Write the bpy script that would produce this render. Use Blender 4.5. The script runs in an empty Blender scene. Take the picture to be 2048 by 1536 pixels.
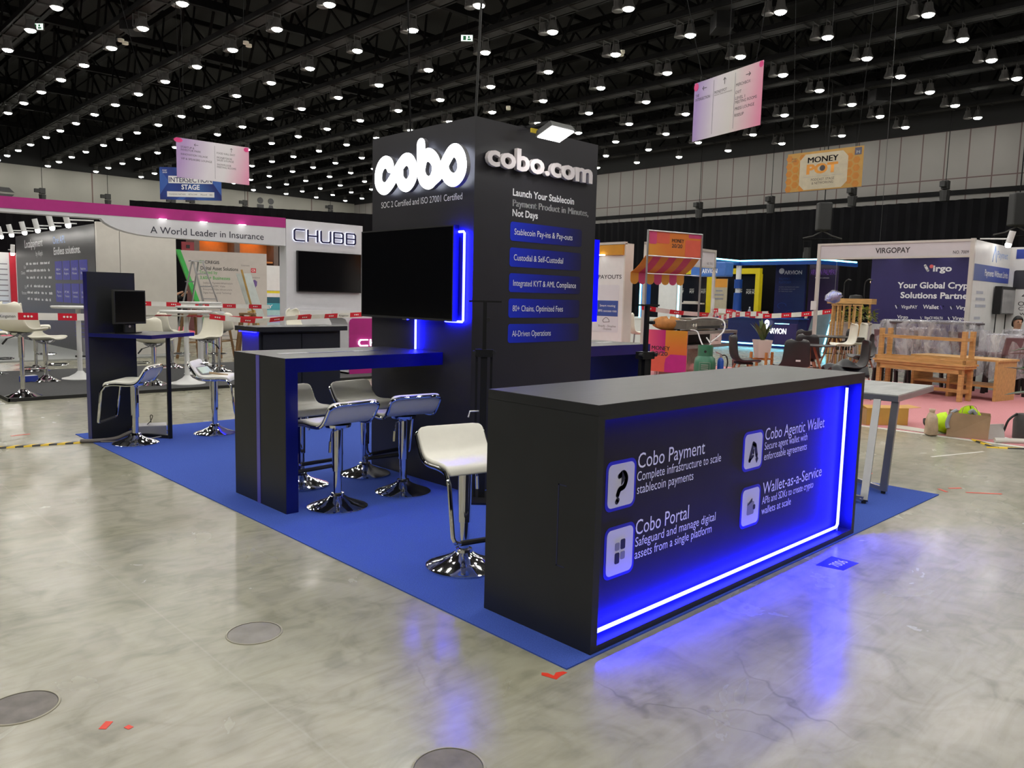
import bpy, bmesh, math, random
from mathutils import Vector, Matrix
random.seed(7)
PI = math.pi
SC = bpy.context.scene
COL = SC.collection
# ---------------------------------------------------------------- camera
CAM_LOC = Vector((-2.28134, -1.86656, 1.39799))
cr, cu, cf = Vector((0.718205, -0.695425, 0.023768)), Vector((0.059565, 0.095476, 0.993648)), Vector((0.693277, 0.712227, -0.109994))
cd = bpy.data.cameras.new('camera'); cam = bpy.data.objects.new('camera', cd); COL.objects.link(cam)
cd.sensor_width = 36.0; cd.lens = 1555.87 / 2048 * 36.0; cd.clip_end = 300
cam.matrix_world = Matrix(((cr.x, cu.x, -cf.x, CAM_LOC.x), (cr.y, cu.y, -cf.y, CAM_LOC.y), (cr.z, cu.z, -cf.z, CAM_LOC.z), (0, 0, 0, 1)))
SC.camera = cam
# ---------------------------------------------------------------- world and exposure
W = bpy.data.worlds.new('hall_air'); SC.world = W; W.use_nodes = True
W.node_tree.nodes['Background'].inputs[0].default_value = (0.55, 0.6, 0.7, 1)
W.node_tree.nodes['Background'].inputs[1].default_value = 0.004
SC.view_settings.view_transform = 'Standard'; SC.view_settings.look = 'None'
SC.view_settings.gamma = 1.0; SC.view_settings.use_curve_mapping = False
SC.view_settings.exposure = 0.0
SC.cycles.max_bounces = 6; SC.cycles.diffuse_bounces = 3; SC.cycles.glossy_bounces = 4
SC.cycles.transparent_max_bounces = 16
SC.cycles.caustics_reflective = False; SC.cycles.caustics_refractive = False
SC.cycles.sample_clamp_indirect = 4.0
LAMP_POWER = 150.0      # radiance of the high-bay lenses
# ---------------------------------------------------------------- materials
def lin(c): return c / 12.92 if c <= 0.04045 else ((c + 0.055) / 1.055) ** 2.4
def rgb(r, g, b): return (lin(r / 255), lin(g / 255), lin(b / 255), 1)
MATS = {}
def mk(name, col, rough=0.5, metal=0.0, var=0.08, scale=6.0, spec=0.5, bump=0.0, emit=None, estr=0.0, stretch=None, alpha=1.0):
    """principled material whose colour and roughness vary with a procedural noise"""
    if name in MATS: return MATS[name]
    m = bpy.data.materials.new(name); m.use_nodes = True; nt = m.node_tree; N = nt.nodes; L = nt.links
    b = N['Principled BSDF']
    b.inputs['Roughness'].default_value = rough; b.inputs['Metallic'].default_value = metal
    b.inputs['Specular IOR Level'].default_value = spec
    if alpha < 1: b.inputs['Alpha'].default_value = alpha
    tc = N.new('ShaderNodeTexCoord'); nz = N.new('ShaderNodeTexNoise'); nz.inputs['Scale'].default_value = scale; nz.inputs['Detail'].default_value = 4
    src = tc.outputs['Object']
    if stretch:
        mp = N.new('ShaderNodeMapping'); mp.inputs['Scale'].default_value = stretch; L.new(src, mp.inputs[0]); src = mp.outputs[0]
    L.new(src, nz.inputs['Vector'])
    rp = N.new('ShaderNodeValToRGB'); L.new(nz.outputs['Fac'], rp.inputs[0])
    c = tuple(col[:3])
    rp.color_ramp.elements[0].position = 0.3; rp.color_ramp.elements[1].position = 0.7
    rp.color_ramp.elements[0].color = tuple(x * (1 - var) for x in c) + (1,)
    rp.color_ramp.elements[1].color = tuple(min(1, x * (1 + var)) for x in c) + (1,)
    L.new(rp.outputs[0], b.inputs['Base Color'])
    if bump:
        bp = N.new('ShaderNodeBump'); bp.inputs['Strength'].default_value = bump; bp.inputs['Distance'].default_value = 0.02
        L.new(nz.outputs['Fac'], bp.inputs['Height']); L.new(bp.outputs[0], b.inputs['Normal'])
    if emit:
        b.inputs['Emission Color'].default_value = tuple(emit[:3]) + (1,); b.inputs['Emission Strength'].default_value = estr
    MATS[name] = m; return m
def mk_ramp(name, stops, axis=0, length=1.0, start=0.0, rough=0.45, angle=None, spec=0.4):
    """printed colour gradient along an object axis (artwork of a sign)"""
    if name in MATS: return MATS[name]
    m = bpy.data.materials.new(name); m.use_nodes = True; nt = m.node_tree; N = nt.nodes; L = nt.links
    b = N['Principled BSDF']; b.inputs['Roughness'].default_value = rough; b.inputs['Specular IOR Level'].default_value = spec
    tc = N.new('ShaderNodeTexCoord'); sp = N.new('ShaderNodeSeparateXYZ'); L.new(tc.outputs['Object'], sp.inputs[0])
    val = sp.outputs[axis]
    if angle is not None:
        a = N.new('ShaderNodeMath'); a.operation = 'MULTIPLY'; a.inputs[1].default_value = angle; L.new(sp.outputs[2], a.inputs[0])
        a2 = N.new('ShaderNodeMath'); a2.operation = 'ADD'; L.new(val, a2.inputs[0]); L.new(a.outputs[0], a2.inputs[1]); val = a2.outputs[0]
    mr = N.new('ShaderNodeMapRange'); mr.inputs['From Min'].default_value = start; mr.inputs['From Max'].default_value = start + length
    L.new(val, mr.inputs['Value']); rp = N.new('ShaderNodeValToRGB'); L.new(mr.outputs[0], rp.inputs[0])
    e = rp.color_ramp.elements
    e[0].position = stops[0][0]; e[0].color = stops[0][1]; e[1].position = stops[-1][0]; e[1].color = stops[-1][1]
    for p, c in stops[1:-1]:
        x = e.new(p); x.color = c
    L.new(rp.outputs[0], b.inputs['Base Color']); MATS[name] = m; return m
def mk_emit(name, col, strength):
    if name in MATS: return MATS[name]
    m = bpy.data.materials.new(name); m.use_nodes = True; nt = m.node_tree; N = nt.nodes
    b = N['Principled BSDF']; b.inputs['Base Color'].default_value = (0.8, 0.8, 0.8, 1)
    b.inputs['Emission Color'].default_value = tuple(col[:3]) + (1,); b.inputs['Emission Strength'].default_value = strength
    MATS[name] = m; return m
def mk_film(name, tint=(0.9, 0.9, 0.93), mix=0.45):
    """crumpled clear plastic film"""
    if name in MATS: return MATS[name]
    m = bpy.data.materials.new(name); m.use_nodes = True; nt = m.node_tree; N = nt.nodes; L = nt.links
    out = N['Material Output']; b = N['Principled BSDF']; b.inputs['Base Color'].default_value = tint + (1,); b.inputs['Roughness'].default_value = 0.12
    b.inputs['Specular IOR Level'].default_value = 0.9
    tc = N.new('ShaderNodeTexCoord'); nz = N.new('ShaderNodeTexNoise'); nz.inputs['Scale'].default_value = 7; nz.inputs['Detail'].default_value = 3
    nz.inputs['Distortion'].default_value = 1.0; mp = N.new('ShaderNodeMapping'); mp.inputs['Scale'].default_value = (1.2, 1.2, 0.45); L.new(tc.outputs['Object'], mp.inputs[0]); L.new(mp.outputs[0], nz.inputs['Vector']); bp = N.new('ShaderNodeBump'); bp.inputs['Strength'].default_value = 0.7; bp.inputs['Distance'].default_value = 0.05
    L.new(nz.outputs['Fac'], bp.inputs['Height']); L.new(bp.outputs[0], b.inputs['Normal'])
    tr = N.new('ShaderNodeBsdfTransparent'); tr.inputs[0].default_value = (0.93, 0.92, 0.95, 1)
    mr = N.new('ShaderNodeMapRange'); mr.inputs['From Min'].default_value = 0.35; mr.inputs['From Max'].default_value = 0.65
    mr.inputs['To Min'].default_value = mix * 0.35; mr.inputs['To Max'].default_value = min(1, mix * 1.5); L.new(nz.outputs['Fac'], mr.inputs['Value'])
    mx = N.new('ShaderNodeMixShader'); L.new(mr.outputs[0], mx.inputs[0]); L.new(tr.outputs[0], mx.inputs[1]); L.new(b.outputs[0], mx.inputs[2])
    L.new(mx.outputs[0], out.inputs[0]); MATS[name] = m; return m
# ---------------------------------------------------------------- mesh builder
class MB:
    def __init__(s): s.bm = bmesh.new(); s.mi = 0
    def _f(s, vs):
        try: f = s.bm.faces.new(vs); f.material_index = s.mi; return f
        except ValueError: return None
    def hexa(s, p):
        v = [s.bm.verts.new(q) for q in p]
        for f in ((0, 3, 2, 1), (4, 5, 6, 7), (0, 1, 5, 4), (1, 2, 6, 5), (2, 3, 7, 6), (3, 0, 4, 7)): s._f([v[i] for i in f])
        return s
    def box(s, x0, x1, y0, y1, z0, z1):
        return s.hexa([(x0, y0, z0), (x1, y0, z0), (x1, y1, z0), (x0, y1, z0), (x0, y0, z1), (x1, y0, z1), (x1, y1, z1), (x0, y1, z1)])
    def bar(s, a, b, w, h=None, up=(0, 0, 1)):
        """rectangular bar from a to b"""
        a, b = Vector(a), Vector(b); d = (b - a).normalized(); u = Vector(up)
        if abs(d.dot(u)) > 0.99: u = Vector((1, 0, 0))
        r = d.cross(u).normalized(); t = r.cross(d); h = w if h is None else h
        q = [(-1, -1), (1, -1), (1, 1), (-1, 1)]
        return s.hexa([tuple(a + r * (i * w / 2) + t * (j * h / 2)) for i, j in q] + [tuple(b + r * (i * w / 2) + t * (j * h / 2)) for i, j in q])
    def tube(s, pts, r, seg=8, caps=True, closed=False):
        pts = [Vector(p) for p in pts]; n = len(pts); rings = []; prev = None
        rs = r if isinstance(r, (list, tuple)) else [r] * n
        for i, p in enumerate(pts):
            if closed: d = pts[(i + 1) % n] - pts[i - 1]
            else: d = pts[min(i + 1, n - 1)] - pts[max(i - 1, 0)]
            d.normalize()
            if prev is None:
                a = Vector((0, 0, 1)) if abs(d.z) < 0.9 else Vector((1, 0, 0)); u = d.cross(a).normalized()
            else:
                u = prev - d * prev.dot(d); u.normalize()
            prev = u; w = d.cross(u)
            rings.append([s.bm.verts.new(p + (u * math.cos(2 * PI * k / seg) + w * math.sin(2 * PI * k / seg)) * rs[i]) for k in range(seg)])
        for i in range(n if closed else n - 1):
            A, B = rings[i], rings[(i + 1) % n]
            for k in range(seg): s._f([A[k], A[(k + 1) % seg], B[(k + 1) % seg], B[k]])
        if caps and not closed: s._f(rings[0][::-1]); s._f(rings[-1])
        return s
    def lathe(s, prof, seg=24, c=(0, 0, 0)):
        rings = []
        for r, z in prof:
            if r < 1e-5: rings.append([s.bm.verts.new((c[0], c[1], c[2] + z))])
            else: rings.append([s.bm.verts.new((c[0] + r * math.cos(2 * PI * k / seg), c[1] + r * math.sin(2 * PI * k / seg), c[2] + z)) for k in range(seg)])
        for A, B in zip(rings, rings[1:]):
            for k in range(seg):
                a, b = A[k % len(A)], A[(k + 1) % len(A)]; c_, d = B[(k + 1) % len(B)], B[k % len(B)]
                vs = []
                for v in (a, b, c_, d):
                    if v not in vs: vs.append(v)
                if len(vs) > 2: s._f(vs)
        return s
    def cyl(s, c, r, z0, z1, seg=16, r2=None):
        r2 = r if r2 is None else r2
        return s.lathe([(0, z0), (r, z0), (r2, z1), (0, z1)], seg, (c[0], c[1], 0))
    def prism(s, poly, z0, z1):
        """polygon in XY extruded along Z"""
        a = [s.bm.verts.new((x, y, z0)) for x, y in poly]; b = [s.bm.verts.new((x, y, z1)) for x, y in poly]; n = len(poly)
        s._f(a[::-1]); s._f(b)
        for i in range(n): s._f([a[i], a[(i + 1) % n], b[(i + 1) % n], b[i]])
        return s
    def plate(s, poly, y0, y1):
        """polygon in XZ extruded along Y"""
        a = [s.bm.verts.new((x, y0, z)) for x, z in poly]; b = [s.bm.verts.new((x, y1, z)) for x, z in poly]; n = len(poly)
        s._f(a); s._f(b[::-1])
        for i in range(n): s._f([a[i], b[i], b[(i + 1) % n], a[(i + 1) % n]])
        return s
    def grid(s, P):
        V = [[s.bm.verts.new(p) for p in row] for row in P]
        for i in range(len(V) - 1):
            for j in range(len(V[0]) - 1): s._f([V[i][j], V[i + 1][j], V[i + 1][j + 1], V[i][j + 1]])
        return s
    def build(s, name, mat, parent=None, smooth=False, solid=0.0, bevel=0.0, subsurf=0, kind=None):
        bmesh.ops.recalc_face_normals(s.bm, faces=s.bm.faces)
        if smooth:
            for f in s.bm.faces: f.smooth = True
        me = bpy.data.meshes.new(name); s.bm.to_mesh(me); s.bm.free()
        for m in (mat if isinstance(mat, (list, tuple)) else [mat]): me.materials.append(m)
        o = bpy.data.objects.new(name, me); COL.objects.link(o)
        if parent is not None: o.parent = parent
        if subsurf:
            q = o.modifiers.new('smooth', 'SUBSURF'); q.levels = subsurf; q.render_levels = subsurf
        if solid:
            q = o.modifiers.new('thick', 'SOLIDIFY'); q.thickness = solid; q.offset = 0
        if bevel:
            q = o.modifiers.new('edge', 'BEVEL'); q.width = bevel; q.segments = 2; q.limit_method = 'ANGLE'
        if smooth and not subsurf:
            me.set_sharp_from_angle(angle=math.radians(40))
        if kind: o['kind'] = kind
        return o
def thing(name, label, cat, loc=(0, 0, 0), rot=0.0, group=None):
    o = bpy.data.objects.new(name, None); COL.objects.link(o); o.empty_display_size = 0.1
    o.location = loc; o.rotation_euler = (0, 0, rot); o['label'] = label; o['category'] = cat
    if group: o['group'] = group
    return o
def tag(o, label, cat, group=None):
    o['label'] = label; o['category'] = cat
    if group: o['group'] = group
    return o
def dup(root, loc=None, rot=None, label=None, group=None):
    r = root.copy(); COL.objects.link(r)
    if loc is not None: r.location = loc
    if rot is not None: r.rotation_euler = (0, 0, rot)
    if label: r['label'] = label
    if group: r['group'] = group
    for ch in list(root.children):
        c = ch.copy(); COL.objects.link(c); c.parent = r
        for g in list(ch.children):
            d = g.copy(); COL.objects.link(d); d.parent = c
    return r
# ---------------------------------------------------------------- lettering
def text(parent, s, mat, x, z, cap, width=None, y=0.0, align='l', depth=0.002, bold=0.0, rot=0.0, at=None, name='lettering', flat=False, slant=0.0, spacing=1.0):
    """lettering in the XZ plane facing -Y (or lying flat when flat), cap height and total width in metres"""
    if parent is not None and parent.type == 'EMPTY':          # printed on the panel of the thing
        for ch in parent.children:
            if ch.name.split('.')[0] in ('panel', 'graphic_panel', 'fascia_board', 'board', 'sign_panel', 'front_panel', 'body', 'label_field', 'blue_band', 'white_strips') and ch.location.length < 1e-6:
                parent = ch; break
    smear = bold if 'M' in s else 0.0
    if smear: bold = 0.0
    cv = bpy.data.curves.new('letters', 'FONT'); cv.body = s; cv.size = 1.0; cv.resolution_u = 3; cv.offset = bold; cv.shear = slant; cv.space_character = spacing
    cv.extrude = 0.0 if depth <= 0.0025 else depth / 2 / (cap / 0.72)
    to = bpy.data.objects.new('letters', cv); COL.objects.link(to)
    dg = bpy.context.evaluated_depsgraph_get(); me = bpy.data.meshes.new_from_object(to.evaluated_get(dg))
    bpy.data.objects.remove(to); bpy.data.curves.remove(cv)
    if smear:                                   # embolden by overprinting shifted copies
        b2 = bmesh.new()
        for k in (-1, 0, 1):
            n0 = len(b2.verts); b2.from_mesh(me); b2.verts.ensure_lookup_table()
            for v in b2.verts[n0:]: v.co.x += k * smear * 1.5
        b2.to_mesh(me); b2.free()
    xs = [v.co.x for v in me.vertices] or [0, 1]
    x0, x1 = min(xs), max(xs); sc = cap / 0.72; sx = sc if width is None else width / max(1e-6, (x1 - x0))
    off = {'l': 0.0, 'c': -(x1 - x0) / 2, 'r': -(x1 - x0)}[align]
    for v in me.vertices:
        a, b, c = (v.co.x - x0 + off) * sx, v.co.y * sc, v.co.z * sc
        v.co = (a, b, c) if flat else (a, -c, b)
    me.materials.clear(); me.materials.append(mat); me.name = name
    o = bpy.data.objects.new(name, me); COL.objects.link(o)
    if parent is not None: o.parent = parent
    o.location = (x, y - depth / 2 - 0.0006, z) if at is None else at
    o.rotation_euler = (0, 0, rot)
    return o
def rrect(x0, x1, z0, z1, r, n=5):
    P = []
    for cx, cz, a0 in ((x1 - r, z1 - r, 0), (x0 + r, z1 - r, 90), (x0 + r, z0 + r, 180), (x1 - r, z0 + r, 270)):
        for k in range(n + 1):
            a = math.radians(a0 + 90 * k / n); P.append((cx + r * math.cos(a), cz + r * math.sin(a)))
    return P
def stroke(mb, pts, w, y0, y1):
    """thick rounded line in the XZ plane, as overlapping plates"""
    for (a, b), (c, d) in zip(pts, pts[1:]):
        L = math.hypot(c - a, d - b) or 1e-6; nx, nz = -(d - b) / L * w / 2, (c - a) / L * w / 2
        mb.plate([(a + nx, b + nz), (a - nx, b - nz), (c - nx, d - nz), (c + nx, d + nz)], y0, y1)
    for a, b in pts:
        mb.plate([(a + w / 2 * math.cos(2 * PI * k / 16), b + w / 2 * math.sin(2 * PI * k / 16)) for k in range(16)], y0, y1)
    return mb
def catmull(P, n=6):
    out = []; P = [Vector(p) for p in P]
    for i in range(len(P) - 1):
        a, b, c, d = P[max(i - 1, 0)], P[i], P[i + 1], P[min(i + 2, len(P) - 1)]
        for k in range(n):
            t = k / n
            out.append(0.5 * ((2 * b) + (c - a) * t + (2 * a - 5 * b + 4 * c - d) * t * t + (3 * b - a - 3 * c + d) * t ** 3))
    out.append(P[-1]); return out
# common materials
M_black = mk('black_laminate', (0.0165, 0.0175, 0.0205), 0.42, var=0.15, scale=3, spec=0.35)
M_navy = mk('navy_gloss_laminate', (0.003, 0.005, 0.12), 0.3, var=0.1)
M_dark = mk('black_metal', (0.012, 0.012, 0.013), 0.4, 0.3)
M_chrome = mk('polished_chrome', (0.82, 0.82, 0.84), 0.07, 1.0, var=0.03, scale=3)
M_white = mk('white_laminate', (0.72, 0.72, 0.72), 0.45, var=0.03)
M_offwhite = mk('off_white_panel', (0.62, 0.60, 0.55), 0.6, var=0.03)
M_prtw = mk('white_print', (0.85, 0.85, 0.88), 0.5, var=0.02)
M_prtk = mk('black_print', (0.012, 0.012, 0.014), 0.5, var=0.02)
M_alu = mk('satin_aluminium', (0.6, 0.6, 0.62), 0.3, 0.9, var=0.05)
M_grey = mk('grey_plastic', (0.22, 0.22, 0.23), 0.5)
M_rubber = mk('black_rubber', (0.01, 0.01, 0.01), 0.6)
M_screen = mk('black_screen_glass', (0.004, 0.004, 0.005), 0.12, var=0.02, spec=0.5)
M_ledblue = mk_emit('blue_led_diffuser', (0.0042, 0.005, 1.0), 225.0)
M_wood = mk('pine_wood', (0.55, 0.31, 0.11), 0.45, var=0.22, scale=5, stretch=(1, 1, 8))
M_woodx = mk('pine_boards', (0.58, 0.34, 0.125), 0.45, var=0.2, scale=5, stretch=(1, 9, 3))
# ================================================================ the hall: floor, walls, ceiling
def floor_material():
    m = bpy.data.materials.new('polished_concrete'); m.use_nodes = True; nt = m.node_tree; N = nt.nodes; L = nt.links
    b = N['Principled BSDF']; tc = N.new('ShaderNodeTexCoord')
    def noise(scale, detail, dist=0.0, mapsc=None, rot=0.0):
        n = N.new('ShaderNodeTexNoise'); n.inputs['Scale'].default_value = scale; n.inputs['Detail'].default_value = detail; n.inputs['Distortion'].default_value = dist
        if mapsc:
            mp = N.new('ShaderNodeMapping'); mp.inputs['Scale'].default_value = mapsc; mp.inputs['Rotation'].default_value = (0, 0, rot)
            L.new(tc.outputs['Object'], mp.inputs[0]); L.new(mp.outputs[0], n.inputs['Vector'])
        else: L.new(tc.outputs['Object'], n.inputs['Vector'])
        return n
    def ramp(src, stops):
        r = N.new('ShaderNodeValToRGB'); e = r.color_ramp.elements
        e[0].position, e[0].color = stops[0][0], stops[0][1]; e[1].position, e[1].color = stops[-1][0], stops[-1][1]
        for p, c in stops[1:-1]: x = e.new(p); x.color = c
        L.new(src, r.inputs[0]); return r
    def mix(a, c, fac, mode='MIX'):
        x = N.new('ShaderNodeMix'); x.data_type = 'RGBA'; x.blend_type = mode
        if isinstance(fac, float): x.inputs[0].default_value = fac
        else: L.new(fac, x.inputs[0])
        for i, v in ((6, a), (7, c)):
            if isinstance(v, tuple): x.inputs[i].default_value = v
            else: L.new(v, x.inputs[i])
        return x.outputs[2]
    big = ramp(noise(0.55, 5, 0.8).outputs['Fac'], [(0.3, (0.285, 0.28, 0.205, 1)), (0.5, (0.335, 0.325, 0.25, 1)), (0.72, (0.37, 0.35, 0.295, 1))])
    fine = ramp(noise(5, 9, 1.2).outputs['Fac'], [(0.32, (0.62, 0.62, 0.6, 1)), (0.5, (0.95, 0.95, 0.95, 1)), (0.7, (1.12, 1.12, 1.12, 1))])
    c = mix(big.outputs[0], fine.outputs[0], 0.6, 'MULTIPLY')
    st = ramp(noise(2.2, 8, 2.5, (1, 5, 1), 0.5).outputs['Fac'], [(0.28, (0.75, 0.74, 0.71, 1)), (0.58, (1, 1, 1, 1))])
    c = mix(c, st.outputs[0], 0.5, 'MULTIPLY')
    # hairline scratches and pale scuffs
    wv = N.new('ShaderNodeTexVoronoi'); wv.feature = 'DISTANCE_TO_EDGE'; wv.inputs['Scale'].default_value = 0.5; L.new(tc.outputs['Object'], wv.inputs['Vector'])
    dn = noise(1.3, 4, 0.0); ad = N.new('ShaderNodeVectorMath'); ad.operation = 'ADD'; L.new(tc.outputs['Object'], ad.inputs[0]); L.new(dn.outputs['Color'], ad.inputs[1]); L.new(ad.outputs[0], wv.inputs['Vector'])
    cr_ = ramp(wv.outputs['Distance'], [(0.0, (1, 1, 1, 1)), (0.004, (0, 0, 0, 1))])
    msk = ramp(noise(0.8, 2).outputs['Fac'], [(0.55, (0, 0, 0, 1)), (0.62, (1, 1, 1, 1))])
    fm = N.new('ShaderNodeMath'); fm.operation = 'MULTIPLY'; L.new(cr_.outputs[0], fm.inputs[0]); L.new(msk.outputs[0], fm.inputs[1])
    fm2 = N.new('ShaderNodeMath'); fm2.operation = 'MULTIPLY'; fm2.inputs[1].default_value = 0.45; L.new(fm.outputs[0], fm2.inputs[0])
    c = mix(c, (0.13, 0.12, 0.10, 1), fm2.outputs[0])
    sc_ = ramp(noise(3.0, 6, 3.0, (1, 7, 1), 0.9).outputs['Fac'], [(0.60, (0, 0, 0, 1)), (0.82, (0.05, 0.05, 0.05, 1))])
    c = mix(c, (0.47, 0.45, 0.41, 1), sc_.outputs[0])
    # saw-cut joints
    br = N.new('ShaderNodeTexBrick'); br.inputs['Scale'].default_value = 1.0; br.offset = 0.0
    br.inputs['Brick Width'].default_value = 3.14; br.inputs['Row Height'].default_value = 3.14; br.inputs['Mortar Size'].default_value = 0.004
    br.inputs['Color1'].default_value = (0, 0, 0, 1); br.inputs['Color2'].default_value = (0, 0, 0, 1); br.inputs['Mortar'].default_value = (0.16, 0.16, 0.16, 1)
    mp = N.new('ShaderNodeMapping'); mp.inputs['Location'].default_value = (1.1, 0.62, 0); L.new(tc.outputs['Object'], mp.inputs[0]); L.new(mp.outputs[0], br.inputs['Vector'])
    c = mix(c, (0.44, 0.42, 0.36, 1), br.outputs['Color'])
    L.new(c, b.inputs['Base Color'])
    rr_ = ramp(noise(1.6, 6, 1.0).outputs['Fac'], [(0.3, (0.16, 0.16, 0.16, 1)), (0.7, (0.29, 0.29, 0.29, 1))]); L.new(rr_.outputs[0], b.inputs['Roughness'])
    b.inputs['Specular IOR Level'].default_value = 0.3
    bp = N.new('ShaderNodeBump'); bp.inputs['Strength'].default_value = 0.10; bp.inputs['Distance'].default_value = 0.01
    L.new(noise(2.5, 6, 0.5).outputs['Fac'], bp.inputs['Height']); L.new(bp.outputs[0], b.inputs['Normal'])
    return m
MB().box(-30, 40.6, -30, 64.6, -0.1, 0).build('floor', floor_material(), kind='structure')
# ceiling deck and the steel below it
M_deck = mk('black_ceiling_deck', (0.002, 0.002, 0.0024), 0.8)
M_steel = mk('dark_painted_steel', (0.0065, 0.0064, 0.0068), 0.7, var=0.3, scale=1.5, spec=0.1)
M_tray = mk('grey_catwalk_mesh', (0.024, 0.0235, 0.023), 0.7, var=0.35, scale=1.2, spec=0.1)
MB().box(-30, 40.6, -30, 64.6, 13.6, 13.8).build('ceiling', M_deck, kind='structure')
# far right wall: pale tall panels with joints, black below and above
def wall_panel_material(name, col, w, h, loc, joint):
    m = mk(name, col, 0.7, var=0.06, scale=0.25); nt = m.node_tree; N = nt.nodes; L = nt.links; b = N['Principled BSDF']
    src = b.inputs['Base Color'].links[0].from_socket
    br = N.new('ShaderNodeTexBrick'); br.offset = 0.0; br.inputs['Scale'].default_value = 1.0; br.inputs['Brick Width'].default_value = w; br.inputs['Row Height'].default_value = h
    br.inputs['Mortar Size'].default_value = joint; br.inputs['Color1'].default_value = (1, 1, 1, 1); br.inputs['Color2'].default_value = (0.93, 0.93, 0.93, 1); br.inputs['Mortar'].default_value = (0.4, 0.25, 0.25, 1)
    tc = [n for n in N if n.type == 'TEX_COORD'][0]; sp = N.new('ShaderNodeSeparateXYZ'); L.new(tc.outputs['Object'], sp.inputs[0]); cb = N.new('ShaderNodeCombineXYZ')
    ad = N.new('ShaderNodeMath'); ad.operation = 'ADD'; L.new(sp.outputs[0], ad.inputs[0]); L.new(sp.outputs[1], ad.inputs[1])
    L.new(ad.outputs[0], cb.inputs[0]); az = N.new('ShaderNodeMath'); az.operation = 'ADD'; az.inputs[1].default_value = loc; L.new(sp.outputs[2], az.inputs[0]); L.new(az.outputs[0], cb.inputs[1]); L.new(cb.outputs[0], br.inputs['Vector'])
    x = N.new('ShaderNodeMix'); x.data_type = 'RGBA'; x.blend_type = 'MULTIPLY'; x.inputs[0].default_value = 1.0
    L.new(src, x.inputs[6]); L.new(br.outputs['Color'], x.inputs[7]); L.new(x.outputs[2], b.inputs['Base Color'])
    return m
M_wr = wall_panel_material('grey_acoustic_panels', (0.155, 0.148, 0.138), 1.05, 2.3, -0.76, 0.03)
M_wl = wall_panel_material('pale_wall_panels', (0.21, 0.205, 0.18), 6.2, 30.0, 0, 0.05)
wr = MB().box(40.0, 40.6, -30, 64.6, 0, 13.6).build('wall_right', M_deck, kind='structure')
MB().box(39.9, 40.0, -30, 64.0, 6.0, 9.95).build('wall_panelling', M_wr, wr)
MB().box(39.86, 39.9, -30, 64.0, 6.86, 7.1).build('dark_reveal', M_steel, wr)
wl = MB().box(-30, 40.6, 64.0, 64.6, 0, 13.6).build('wall_left', M_deck, kind='structure')
MB().box(-30, 39.9, 63.9, 64.0, 0.3, 10.04).build('wall_panelling', M_wl, wl)
# black drapes
M_drape = mk('black_drape_cloth', (0.0028, 0.0028, 0.004), 0.9, var=0.3, scale=0.8, spec=0.15)
def drape(name, P, Q, z1, label, fold=0.55, amp=0.09):
    P, Q = Vector(P + (0,)), Vector(Q + (0,)); L = (Q - P).length; d = (Q - P) / L; n = Vector((-d.y, d.x, 0)); k = int(L / fold * 2)
    rows = []
    for z in (0.02, z1):
        rows.append([tuple(P + d * (L * i / k) + n * (amp * (1 if i % 2 else -1) * (0.6 + 0.4 * random.random())) + Vector((0, 0, z))) for i in range(k + 1)])
    return tag(MB().grid(rows).build(name, M_drape, solid=0.02), label, 'curtain')
drape('stage_drape', (39.2, -8.0), (39.2, 46.0), 6.55, 'tall black drape hanging along the far right wall under the grey panels')
drape('stage_drape', (9.0, 32.4), (21.3, 26.7), 5.0, 'black drape partition rising behind the magenta topped white booth', 0.5, 0.06)
drape('stage_drape', (-6.0, 31.2), (8.6, 32.6), 4.2, 'low black drape behind the row of lit spotlights at far left', 0.5, 0.06)
# lamp grid ------------------------------------------------------------------------------
M_lens = mk_emit('lit_lamp_lens', (1.0, 0.97, 0.90), LAMP_POWER)
M_lenso = mk('unlit_lamp_lens', (0.10, 0.10, 0.10), 0.3)
M_hous = mk('lamp_housing', (0.06, 0.058, 0.056), 0.55, spec=0.2)
S_ = 0.857
XS = [-20.3, -16.7, -13.1, -9.5, -5.9, -2.0, 2.25, 6.25, 9.2, 12.75, 16.3, 19.95, 23.65, 27.2, 30.7, 34.15, 37.65, 41.05, 44.5]
YS = [-27.5, -23.9, -20.3, -16.7, -13.1, -9.5, -5.9, -2.3, 1.3, 4.9, 8.5, 12.0, 15.6, 19.15, 22.9, 26.65, 30.45, 34.05, 37.75, 41.35, 44.85, 48.4, 52.0, 55.3, 58.6, 62.6, 66.1, 69.5, 72.7]
def gx(x, y): return -2.2813 + (x + 2.2813) * S_ - 0.0065 * ((y - 19) * S_)
def gy(x, y): return -1.8666 + (y + 1.8666) * S_ - 0.02 * ((x - 24) * S_)
LZ = 9.968
lab_l = 'lit round high bay lamp hanging from the dark ceiling steel'
lab_o = 'unlit dark flood lamp hanging beside a lit high bay lamp'
lamp0 = thing('high_bay_lamp', lab_l, 'lamp', (0, 0, 0), group='lit high bay lamps in the ceiling grid')
h0 = MB().lathe([(0.172, 0.0), (0.20, 0.012), (0.195, 0.06), (0.14, 0.16), (0.11, 0.34), (0.0, 0.36)], 16).build('housing', M_hous, lamp0, smooth=True)
MB().lathe([(0.0, 0.006), (0.168, 0.006), (0.168, 0.0), (0.15, -0.03), (0.10, -0.06), (0.0, -0.075)], 16).build('lens', M_lens, h0)
MB().bar((-0.13, 0, 0.15), (-0.13, 0, 0.5), 0.02).bar((0.13, 0, 0.15), (0.13, 0, 0.5), 0.02).bar((-0.14, 0, 0.5), (0.14, 0, 0.5), 0.03).build('yoke', M_hous, lamp0)
off0 = thing('flood_lamp', lab_o, 'lamp', (0, 0, 0), group='unlit flood lamps in the ceiling grid')
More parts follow.
